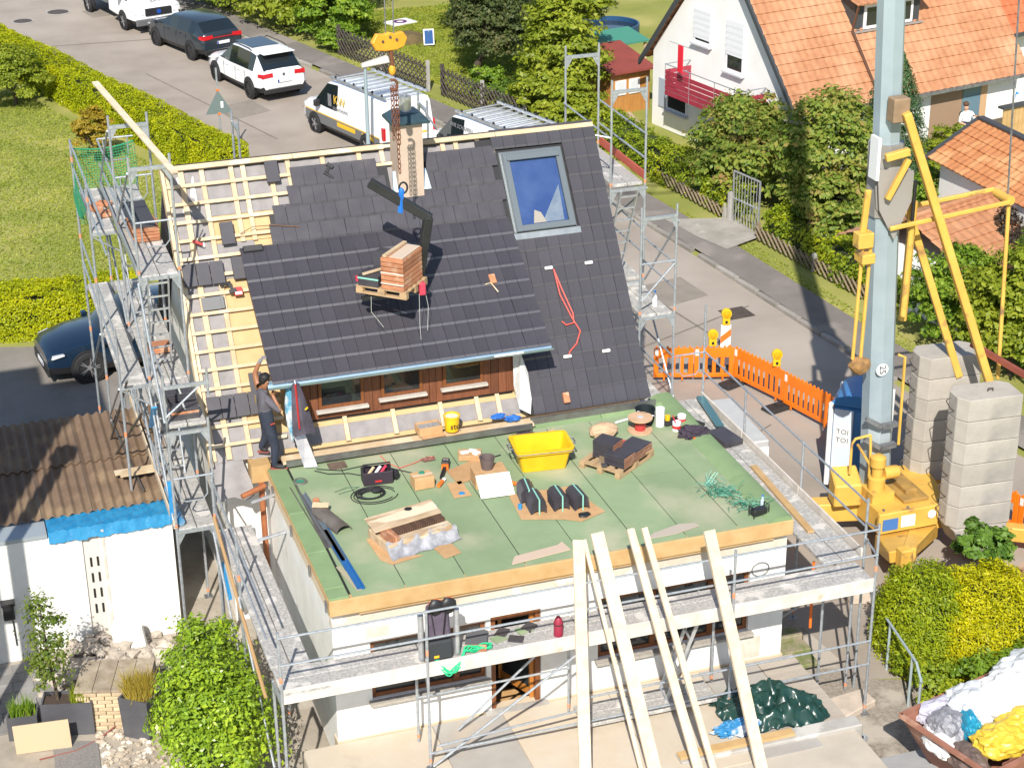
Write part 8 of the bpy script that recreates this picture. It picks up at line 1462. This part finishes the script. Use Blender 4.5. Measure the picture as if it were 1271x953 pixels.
# flashing profiles and chute along the left edge
ZINC = mat('dark_zinc', (0.16, 0.145, 0.135), 0.35, 0.6, (0.24, 0.22, 0.21), 3)
for k, (dx, mm, y0, y1, lab) in enumerate(((0.0, ZINC, 3.85, 1.6, 'dark zinc profile lying along the roof edge near the drain'), (0.11, mat('blue_grey_zinc', (0.22, 0.27, 0.32), 0.3, 0.5), 3.55, 1.1, 'blue grey zinc profile next to the dark one'), (0.17, mat('blue_protective_film', (0.02, 0.12, 0.33), 0.35), 2.2, 0.15, 'zinc profile under deep blue protective film'))):
    tag(B().prism([(0.30+dx, y1, ZR), (0.42+dx, y1, ZR), (0.42+dx, y1, ZR+0.05), (0.40+dx, y1, ZR+0.05), (0.40+dx, y1, ZR+0.012), (0.32+dx, y1, ZR+0.012), (0.32+dx, y1, ZR+0.03), (0.30+dx, y1, ZR+0.03)], (-0.12*(y0-y1)/2.5, y0-y1, 0)).build('zinc_profile', mm), lab, 'profile')
tag(B().beam((0.36, 0.95, ZR+0.006), (0.50, 0.12, ZR+0.006), 0.09, 0.01).build('zinc_profile', mat('sandy_profile', (0.36, 0.33, 0.22), 0.8)), 'sandy coloured strip beside the blue film profile', 'profile')
def trough(name, lab, p, q, w_, h, m_):
    p, q = Vector(p), Vector(q); d = (q-p).normalized(); a_ = d.cross(Vector((0, 0, 1))).normalized(); u = Vector((0, 0, 1)); n = 9; b = B()
    for P_ in (p, q):
        for r in (1.0, 0.93):
            for k in range(n): t_ = PI*k/(n-1); b.v.append(tuple(P_+a_*w_*r*math.cos(t_)+u*h*(r if r == 1 else 0.93)*math.sin(t_)))
    for k in range(n-1): b.f += [(k, k+1, 2*n+k+1, 2*n+k), (n+k, 3*n+k, 3*n+k+1, n+k+1), (k, n+k, n+k+1, k+1), (2*n+k, 2*n+k+1, 3*n+k+1, 3*n+k)]
    return tag(b.build(name, m_, smooth=True), lab, 'sheet')
trough('zinc_hood', 'curved brownish zinc hood lying by the roof edge', (0.48, 2.85, ZR+0.01), (0.72, 2.02, ZR+0.01), 0.15, 0.12, mat('brown_zinc', (0.17, 0.14, 0.12), 0.4, 0.5, (0.28, 0.25, 0.22), 2))
t = box_thing('terracotta_piece', 'small terracotta block standing on the zinc hood', 'tile', 0.47, 2.98, 0.2, 0.11, 0.06, 0.2, TERRA)
tag(B().prism([(0.36, 2.82, ZR+0.13), (0.62, 2.72, ZR+0.13), (0.66, 2.82, ZR+0.15), (0.40, 2.92, ZR+0.15)], (0, 0, 0.02)).build('wood_scrap', TIMB), 'pale wood scrap lying on the zinc hood', 'scrap')
# film wrapped downpipe standing at the dormer corner, hanging jacket
t = thing('film_chute', 'crumpled blue and white film wrapped zinc chute beside the roofer', 'chute', (0.62, 4.62, ZR)); B().hexa([(-0.02, -0.12, 0.02), (0.22, -0.16, 0.02), (0.24, 0.08, 0.02), (0.0, 0.10, 0.02), (-0.14, 0.14, 0.62), (0.06, 0.12, 0.62), (0.08, 0.28, 0.62), (-0.12, 0.30, 0.62)]).build('chute', mat('shiny_zinc', (0.36, 0.34, 0.33), 0.3, 0.6, (0.5, 0.48, 0.47), 4), t)
o = crumple('film', None, mat('blue_white_film', (0.10, 0.32, 0.48), 0.35, 0, (0.62, 0.66, 0.68), 3.5, bump=0.7, bscale=10, contrast=(0.42, 0.58)), (-0.12, 0.22, 0.98), (0.10, 0.10, 0.55), 12, par=t)
t = thing('jacket', 'grey work jacket with red seam hanging from the gutter', 'jacket', (0.56, 4.63, 3.55)); b = B(); n = 12; vs = []
for j in range(13):
    for i in range(n): a_ = 2*PI*i/n; v = j/12; w_ = 0.06+0.15*v**0.8; vs.append((w_*math.cos(a_)*(1+0.18*math.sin(5*a_))+0.10*v, 0.45*w_*math.sin(a_)*(1+0.3*math.cos(4*a_))-0.02, 0.78-0.98*v+0.04*math.sin(3*a_)*v))
b.add(vs, [(j*n+i, j*n+(i+1) % n, (j+1)*n+(i+1) % n, (j+1)*n+i) for j in range(12) for i in range(n)]).build('cloth', mat('jacket_grey', (0.10, 0.085, 0.115), 0.9, 0, (0.05, 0.045, 0.06), 3), t, smooth=True); B().beam((-0.02, -0.10, 0.8), (0.0, -0.13, -0.05), 0.03, 0.012).build('seam', RED, t); B().beam((0.12, -0.12, 0.3), (0.17, -0.12, 0.34), 0.03, 0.02).build('tag', YEL, t); B().tube([(0, 0, 0.75), (0, 0.03, 0.82)], 0.012, 5).build('hanger', STEEL, t)
# small things along the eaves
t = thing('paint_bucket', 'yellow paint bucket with black lettering below the dormer', 'bucket', (3.42, 4.78, 2.89)); B().lathe([(0.125, 0), (0.145, 0.27), (0.155, 0.27), (0.155, 0.30), (0.135, 0.30), (0.13, 0.26)], n=22).build('bucket', YEL, t, smooth=True); B().lathe([(0.13, 0.262), (0.13, 0.268)], n=22).build('content', mat('cream', (0.7, 0.62, 0.5), 0.8), t); lettering('lettering', 'sto', 0.15, BLACK, t, (0.02, -0.152, 0.13), (1, 0, 0), (0, 0, 1))
B().tube([(-0.155, 0, 0.28), (-0.17, -0.02, 0.15), (-0.155, -0.04, 0.08)], 0.006, 5).build('handle', STEEL, t)
t = thing('carton', 'open carton with grey rubble below the middle dormer window', 'box', (3.0, 4.85, 2.88), rad(3)); CB2 = CARDB
for (x0, x1, y0, y1) in ((-0.22, 0.22, -0.14, -0.13), (-0.22, 0.22, 0.13, 0.14), (-0.22, -0.21, -0.13, 0.13), (0.21, 0.22, -0.13, 0.13)): B().box(x0, x1, y0, y1, 0, 0.16).build('side', CB2, t)
B().box(-0.21, 0.21, -0.13, 0.13, 0, 0.12).build('content', mat('grey_rubble', (0.25, 0.25, 0.26), 0.9, 0, (0.4, 0.4, 0.4), 14, bump=0.8), t); B().box(-0.2, 0.24, -0.26, -0.145, 0.0, 0.012).build('flap', CB2, t)
for (x, y, z, s_, lab) in ((4.33, 4.86, 3.0, 5, 'crumpled blue cloth lying under the dormer window nearest the corner film'), (4.60, 4.80, 2.95, 9, 'larger crumpled blue cloth by the dormer corner film')): crumple('blue_cloth', lab, mat('cloth_blue', (0.02, 0.13, 0.45), 0.7), (x, y, z-0.02), (0.10+0.005*s_, 0.07, 0.05), s_, 'cloth', sub=3, amp=0.5)
# behind the tub: dark bag; cable drum, buckets, rolls, cans
crumple('dark_bag', 'dark brown bag lying behind the yellow tub', mat('brown_bag', (0.05, 0.035, 0.045), 0.7, 0, (0.3, 0.3, 0.33), 3, contrast=(0.6, 0.65)), (4.62, 4.22, ZR+0.08), (0.28, 0.14, 0.10), 4, 'bag'); tag(B().tube([(5.05, 4.3, ZR+0.04), (5.25, 4.42, ZR+0.04)], 0.035, 8).build('bottle', mat('amber_bottle', (0.5, 0.36, 0.2), 0.3)), 'small bottle lying behind the yellow tub', 'bottle')
t = thing('cable_drum', 'wooden cable drum wound with red cable', 'cable drum', (6.78, 3.95, ZR)); DW_ = mat('drum_wood', (0.58, 0.38, 0.24), 0.8, 0, (0.5, 0.32, 0.19), 5); B().lathe([(0.23, 0), (0.23, 0.025)], n=24).build('flange', DW_, t); B().lathe([(0.10, 0.026), (0.105, 0.25)], n=20).build('cable', mat('red_cable', (0.5, 0.05, 0.05), 0.5, 0, (0.4, 0.03, 0.03), 30), t); B().lathe([(0.23, 0.251), (0.23, 0.276)], n=24).build('flange', DW_, t); B().lathe([(0.06, 0.2765), (0.06, 0.279)], n=12).build('hub', mat('paper_grey', (0.5, 0.5, 0.5), 0.7), t)
t = thing('bucket', 'black plastic bucket behind the cable drum', 'bucket', (7.0, 4.25, ZR)); B().lathe([(0.16, 0), (0.19, 0.28), (0.20, 0.28), (0.175, 0.27), (0.15, 0.03)], n=22).build('bucket', mat('black_green', (0.015, 0.022, 0.025), 0.5), t, smooth=True); B().tube([(0.2, 0, 0.27), (0.1, -0.2, 0.2), (-0.2, 0, 0.27)], 0.005, 5).build('handle', STEEL, t)
t = thing('paper_roll', 'upright white paper roll next to the black bucket', 'roll', (7.2, 4.02, ZR)); B().lathe([(0.085, 0), (0.085, 0.36), (0.025, 0.36), (0.025, 0.3)], n=20).build('roll', WHITE, t, smooth=True)
crumple('paper_bag', 'big brown paper bag standing before the cable drum', mat('brown_paper', (0.55, 0.38, 0.24), 0.85, 0, (0.47, 0.32, 0.2), 3), (6.05, 3.92, ZR+0.13), (0.27, 0.20, 0.15), 2, 'bag', sub=3, amp=0.15)
for (x, y, lab) in ((7.42, 3.74, 'small white and red paint can with brush'), (7.62, 3.98, 'small white and red paint can behind the black mat')): t = thing('paint_can', lab, 'can', (x, y, ZR)); B().lathe([(0.08, 0), (0.08, 0.17), (0.07, 0.17), (0.07, 0.15)], n=16).build('can', WHITE, t); B().lathe([(0.082, 0.05), (0.082, 0.11)], n=16, cap=False).build('label', RED, t)
tag(B().tube([(7.40, 3.74, ZR+0.15), (7.34, 3.76, ZR+0.30)], 0.012, 6).build('brush', RED), 'red handled brush standing in the paint can', 'brush')
for (x, y, L_, W_, rz, lab) in ((7.45, 4.05, 0.36, 0.22, 0.1, 'flat black rubber mat behind the paint can'), (7.72, 3.72, 0.48, 0.26, 0.55, 'slanting black rubber mat by the jacket')): box_thing('rubber_mat', lab, 'mat', x, y, rz, L_, W_, 0.06, RUBBER)
tag(B().tube([(6.45, 4.35, ZR+0.03), (6.75, 4.42, ZR+0.03)], 0.022, 8).build('white_tube', WPLAS), 'short white tube lying behind the cable drum', 'tube'); tag(B().lathe([(0.05, 0), (0.05, 0.09)], (7.38, 4.08, ZR+0.06), 12).build('tape_roll', YEL), 'small yellow tape roll on the black mat', 'tape')
crumple('jacket', 'crumpled dark violet jacket with orange trim on the green roof', mat('violet_cloth', (0.055, 0.04, 0.06), 0.9, 0, (0.035, 0.025, 0.04), 5), (7.62, 3.42, ZR+0.07), (0.24, 0.18, 0.10), 7, 'jacket', amp=0.5); tag(B().beam((7.55, 3.25, ZR+0.03), (7.8, 3.3, ZR+0.03), 0.06, 0.03).build('orange_trim', ORNG), 'bright orange glove poking out under the jacket', 'glove')
# green strap heap and black box at the front corner
b = B(); rr = random.Random(17)
for k in range(150):
    cx_, cy_ = (7.18, 1.15) if k < 90 else (7.35, 0.62); p = Vector((cx_+rr.gauss(0, 0.13), cy_+rr.gauss(0, 0.10), ZR+abs(rr.gauss(0, 0.07)))); d = Vector((rr.gauss(0, 1), rr.gauss(0, 1), rr.gauss(0, 0.4))).normalized()*rr.uniform(0.1, 0.26); b.tube([p, p+d*0.5+Vector((0, 0, 0.03)), p+d], 0.006, 3)
tag(b.build('strap_heap', mat('green_strap', (0.03, 0.16, 0.10), 0.5, 0, (0.06, 0.25, 0.17), 3)), 'tangled heap of dark green packing straps on the roof corner', 'straps')
b = B()
for k in range(14): p = Vector((7.05+rr.uniform(-.05, .05), 1.5+rr.uniform(-.1, .1), ZR)); b.tube([p, p+Vector((rr.uniform(-.05, .2), rr.uniform(-.1, .2), rr.uniform(0.05, .2)))], 0.006, 3)
tag(b.build('strap_ends', CYAN), 'pale green strap ends sticking up behind the strap heap', 'straps')
t = thing('radio', 'black site radio with bottle at the front corner of the roof', 'radio', (7.44, 0.28, ZR), rad(10)); B().box(-0.14, 0.14, -0.07, 0.07, 0.02, 0.14).build('body', BLACK, t, bevel=0.02); 
for x in (-0.15, 0.15): B().tube([(x, -0.07, 0.0), (x, -0.07, 0.19), (x, 0.07, 0.19), (x, 0.07, 0.0)], 0.012, 6).build('guard', TRIM, t)
t = thing('drink_bottle', 'clear drink bottle standing beside the site radio', 'bottle', (7.58, 0.45, ZR)); B().lathe([(0.035, 0), (0.035, 0.17), (0.014, 0.22), (0.014, 0.25)], n=12).build('bottle', mat('pale_blue_bottle', (0.45, 0.55, 0.62), 0.2), t, smooth=True); B().lathe([(0.017, 0.25), (0.017, 0.27)], n=10).build('cap', mat('strap_blue', (0, 0, 0)), t)
flat('insulation_strip', 'pale pink insulation strip lying along the front roof edge', [(3.05, 0.18), (3.12, 0.30), (3.9, 0.42), (4.0, 0.50), (4.05, 0.22), (3.0, 0.08)], ZR+0.004, mat('pinkish', (0.52, 0.40, 0.31), 0.9), 'strip', 0.02); flat('felt_strip', 'grey felt strip lying on the front roof edge', [(5.3, 0.12), (5.55, 0.28), (6.05, 0.42), (6.3, 0.36), (6.35, 0.26), (5.9, 0.14)], ZR+0.004, mat('felt_grey', (0.42, 0.36, 0.30), 0.9), 'strip', 0.015)
tag(crumple('clear_bag', None, mat('pale_bag', (0.35, 0.42, 0.45), 0.2), (2.28, 2.35, ZR+0.03), (0.14, 0.12, 0.04), 3, sub=3), 'small clear plastic bag behind the tile crate', 'bag')
# ------------------------------------------------------------------ on the scaffold decks
t = thing('tile_stack', 'strapped stack of dark tiles at the head of the tall scaffold tower deck', 'tiles', (-1.40, 4.72, 4.03)); 
for k in range(4): B().box(-0.24, 0.24, -0.28, 0.0, k*0.05, k*0.05+0.045).build('tile', TILE if k != 2 else TERRA, t, bevel=0.006)
B().box(-0.02, 0.01, -0.29, 0.01, 0.2, 0.206).build('strap', WIRE, t)
t = thing('tile_stack', 'second strapped stack of dark tiles behind the first on the scaffold', 'tiles', (-1.38, 5.15, 4.03))
for k in range(5): B().box(-0.24, 0.24, -0.18, 0.18, k*0.05, k*0.05+0.045).build('tile', TILE, t, bevel=0.006)
B().box(-0.02, 0.01, -0.19, 0.19, 0.25, 0.256).build('strap', WIRE, t)
t = thing('tile_stack', 'stack of terracotta tiles under a dark sheet on the top scaffold deck', 'tiles', (-1.38, 8.35, 6.03))
for k in range(4): B().box(-0.24, 0.26, -0.4, 0.4, k*0.06, k*0.06+0.052).build('tile', TERRA, t, bevel=0.006)
B().box(-0.22, 0.22, -0.3, 1.2, 0.245, 0.27).build('sheet', mat('dark_sheet', (0.05, 0.05, 0.06), 0.7), t)
for k, (x, y) in enumerate(((-1.9, 9.7), (-2.05, 10.1), (-1.85, 10.3))): t = box_thing('terracotta_piece', ['terracotta rubble piece at the edge of the outer top deck', 'flat terracotta piece lying behind the edge piece on the outer deck', 'small terracotta piece at the net end of the outer deck'][k], 'tile', x, y, 0.5*k, 0.2, 0.28, 0.07, TERRA, z=6.03)
t = thing('tile_stack', 'small stack of terracotta tiles below the scaffold ladder', 'tiles', (-1.38, 7.55, 4.03))
for k in range(3): B().box(-0.2, 0.2, -0.14, 0.14, k*0.05, k*0.05+0.044).build('tile', TERRA, t, bevel=0.006)
t = thing('water_bottle', 'white plastic bottle standing on the street side scaffold deck', 'bottle', (8.2, 6.75, 3.9)); B().lathe([(0.05, 0), (0.05, 0.2), (0.02, 0.26), (0.02, 0.3)], n=12).build('bottle', WPLAS, t, smooth=True); B().lathe([(0.024, 0.3), (0.024, 0.33)], n=10).build('cap', mat('strap_blue', (0, 0, 0)), t)
t = thing('light_cone', 'small dark red traffic cone on the front scaffold deck', 'cone', (3.42, -0.95, 1.925)); B().lathe([(0.075, 0), (0.075, 0.24), (0.05, 0.31), (0.02, 0.35)], n=14).build('cone', mat('dark_red', (0.28, 0.02, 0.05), 0.5), t, smooth=True); B().lathe([(0.077, 0.20), (0.077, 0.22)], n=14, cap=False).build('band', BLACK, t)
t = thing('tile_stack', 'dark slab stack with brick red edge on the front deck', 'tiles', (2.12, -0.78, 1.925), rad(-20))
for k in range(4): B().box(-0.17, 0.17, -0.2, 0.22, k*0.032, k*0.032+0.028).build('tile', mat('grey_slab_tile', (0.11, 0.11, 0.115), 0.7), t); B().box(-0.165, 0.165, -0.206, -0.201, k*0.032, k*0.032+0.026).build('tile_edge', TERRA, t)
for k, (x, y, rz, mm) in enumerate(((2.50, -0.75, 0.3, GREENM), (2.75, -0.85, -0.5, TILE), (2.60, -0.6, 0.9, TILE), (2.95, -0.65, 0.2, GREENM), (3.05, -0.6, 0.7, TILE))): o = tag(B().box(-0.12, 0.12, -0.09, 0.09, 0, 0.015+0.004*k).build('membrane_scrap', mm), ['green roofing scrap beside the slab stack on the deck', 'dark roofing scrap lying over the green ones', 'dark roofing scrap at the rear edge of the deck', 'green roofing scrap next to the red cone', 'tiny dark scrap resting on the farther green piece'][k], 'scrap'); o.location = (x, y, 1.925); o.rotation_euler = (0, 0, rz)
t = thing('backpack', 'grey violet backpack with black straps hanging on the front scaffold', 'backpack', (1.45, -0.92, 2.02)); B().hexa([(-0.2, -0.1, 0.25), (0.2, -0.1, 0.25), (0.2, 0.08, 0.25), (-0.2, 0.08, 0.25), (-0.18, -0.08, 0.85), (0.18, -0.08, 0.85), (0.16, 0.06, 0.88), (-0.16, 0.06, 0.88)]).build('pack', mat('pack_violet', (0.12, 0.095, 0.13), 0.9, 0, (0.08, 0.06, 0.09), 4), t, bevel=0.04); B().box(-0.21, 0.21, -0.14, 0.06, -0.08, 0.26).build('pocket', mat('pack_black', (0.03, 0.035, 0.04), 0.8), t, bevel=0.03)
for x in (-0.12, 0.12): B().beam((x, -0.105, 0.8), (x*0.5, -0.11, 0.3), 0.035, 0.012).build('strap', BLACK, t)
B().box(-0.1, -0.02, -0.146, -0.14, -0.02, 0.02).build('badge', YEL, t)
t = thing('knee_pads', 'black knee pads with orange edge lying over the backpack', 'knee pads', (1.52, -0.98, 2.85))
for x in (-0.1, 0.1): B().blob((x, 0, 0), (0.13, 0.06, 0.15), 2, 0.06, 3).build('pad', BLACK, t, smooth=True); B().tube([(x+0.11*math.cos(a_), 0.02, 0.13*math.sin(a_)) for a_ in np.linspace(0, PI, 8)], 0.014, 5).build('edge', ORNG, t)
for x in (1.18, 1.75): B().tube([(x, -0.95, 1.95), (x, -0.95, 2.75)], 0.05, 10).build('toe_tube', ALU, SF, smooth=True)
b = B(); nn_ = 26
for k in range(7):
    b.tube([(1.35+0.95*i/nn_, -1.0-0.12*math.sin(PI*min(1, i/14))+0.02*math.sin(k*2+i), 1.96+0.015*k-(0.28*math.sin(PI*min(1, i/14)) if i < 14 else 0)+0.02*math.sin(i*0.9+k)) for i in range(nn_+1)], 0.012, 4)
tag(b.build('green_netting', mat('bright_green_net', (0.02, 0.50, 0.22), 0.6)), 'bright green netting sagging over the edge of the front deck', 'netting')
# right side deck: flashing, tiles, board
tag(B().beam((9.0, 6.2, 2.06), (8.82, 4.85, 2.06), 0.16, 0.03).build('zinc_profile', mat('green_blue_zinc', (0.10, 0.22, 0.24), 0.3, 0.4)), 'green blue flashing strip on the street side scaffold deck', 'profile'); 
t = thing('tile_stack', 'low stack of dark tiles on the street side scaffold deck', 'tiles', (8.72, 4.4, 1.99), rad(10))
for k in range(3): B().box(-0.2, 0.2, -0.32, 0.32, k*0.035, k*0.035+0.03).build('tile', TILE, t, bevel=0.005)
tag(B().beam((8.75, 3.2, 2.0), (8.62, 0.6, 2.0), 0.12, 0.04).build('board', TIMBO), 'orange brown board lying along the street side scaffold deck', 'board')
# dark green tarp heap on the terrace, blue bag
TARP = mat('dark_green_tarp', (0.008, 0.035, 0.028), 0.3, 0, (0.014, 0.05, 0.04), 4, bump=0.5, bscale=7)
def tarp():
    from mathutils import noise
    nx, ny = 70, 60; vs = []
    for j in range(ny+1):
        for i in range(nx+1):
            u, v = i/nx*2-1, j/ny*2-1; r = math.sqrt(u*u+v*v); x = 6.95+u*0.88+0.10*noise.noise((u*3, v*3, 1)); y = -1.42+v*0.62-u*0.18+0.10*noise.noise((u*3, v*3, 5))
            h = max(0, 1-r**2.2)*(0.30+0.22*noise.noise((u*1.9, v*1.9, 3)))+0.26*abs(noise.noise((u*3.4, v*3.4, 2)))+0.06*abs(noise.noise((u*7.5, v*7.5, 7))); h *= min(1, max(0, (1.18-r)*4)); vs.append((x, y, 0.012+h))
    b = B(); b.add(vs, [(j*(nx+1)+i, j*(nx+1)+i+1, (j+1)*(nx+1)+i+1, (j+1)*(nx+1)+i) for j in range(ny) for i in range(nx) if math.hypot((i+.5)/nx*2-1, (j+.5)/ny*2-1) < 1.08]); return b
tag(tarp().build('tarpaulin', TARP, smooth=True), 'crumpled glossy dark green tarpaulin heaped on the terrace', 'tarpaulin')
crumple('carrier_bag', 'blue and white carrier bag lying in front of the tarpaulin', mat('bag_blue', (0.03, 0.2, 0.42), 0.4, 0, (0.6, 0.62, 0.65), 3, contrast=(0.5, 0.6)), (6.15, -1.85, 0.12), (0.34, 0.16, 0.13), 8, 'bag', amp=0.5)
tag(B().beam((5.0, -2.2, 0.09), (7.0, -2.2, 0.09), 0.16, 0.05).build('board', TIMBO), 'orange brown board lying on the low edging wall', 'board')
t = thing('glass_jar', 'small grey plastic lid lying on the gravel path', 'lid', (8.55, -1.75, gz(-1.7)+0.015)); B().lathe([(0.10, 0), (0.10, 0.05), (0.08, 0.05), (0.08, 0.02)], n=16).build('lid', ALU, t); B().lathe([(0.03, 0.02), (0.03, 0.06)], n=10).build('knob', TRIM, t)
# steps with moss between terrace and path
st_ = thing('stone_steps', 'mossy stone steps between the terrace and the gravel path', 'steps', (8.5, 0.9, gz(1)))
for k in range(3): B().box(-0.35, 0.35, -0.5+k*0.32, -0.2+k*0.32, 0, 0.10+k*0.1).build('step', mat('mossy_stone', (0.30, 0.25, 0.18), 0.95, 0, (0.14, 0.17, 0.05), 4, bump=0.4), st_, bevel=0.015)
t = thing('laundry', 'red towel hanging on the balcony clothes line', 'towel', (17.55, 27.2, 2.45), rad(12)); B().box(-0.02, 0.02, -0.13, 0.13, 0.1, 0.95).build('towel', mat('towel_red', (0.65, 0.01, 0.03), 0.8), t, bevel=0.01); B().tube([(0, -0.6, 0.96), (0, 0.6, 0.96)], 0.01, 5).build('line', STEEL, t)
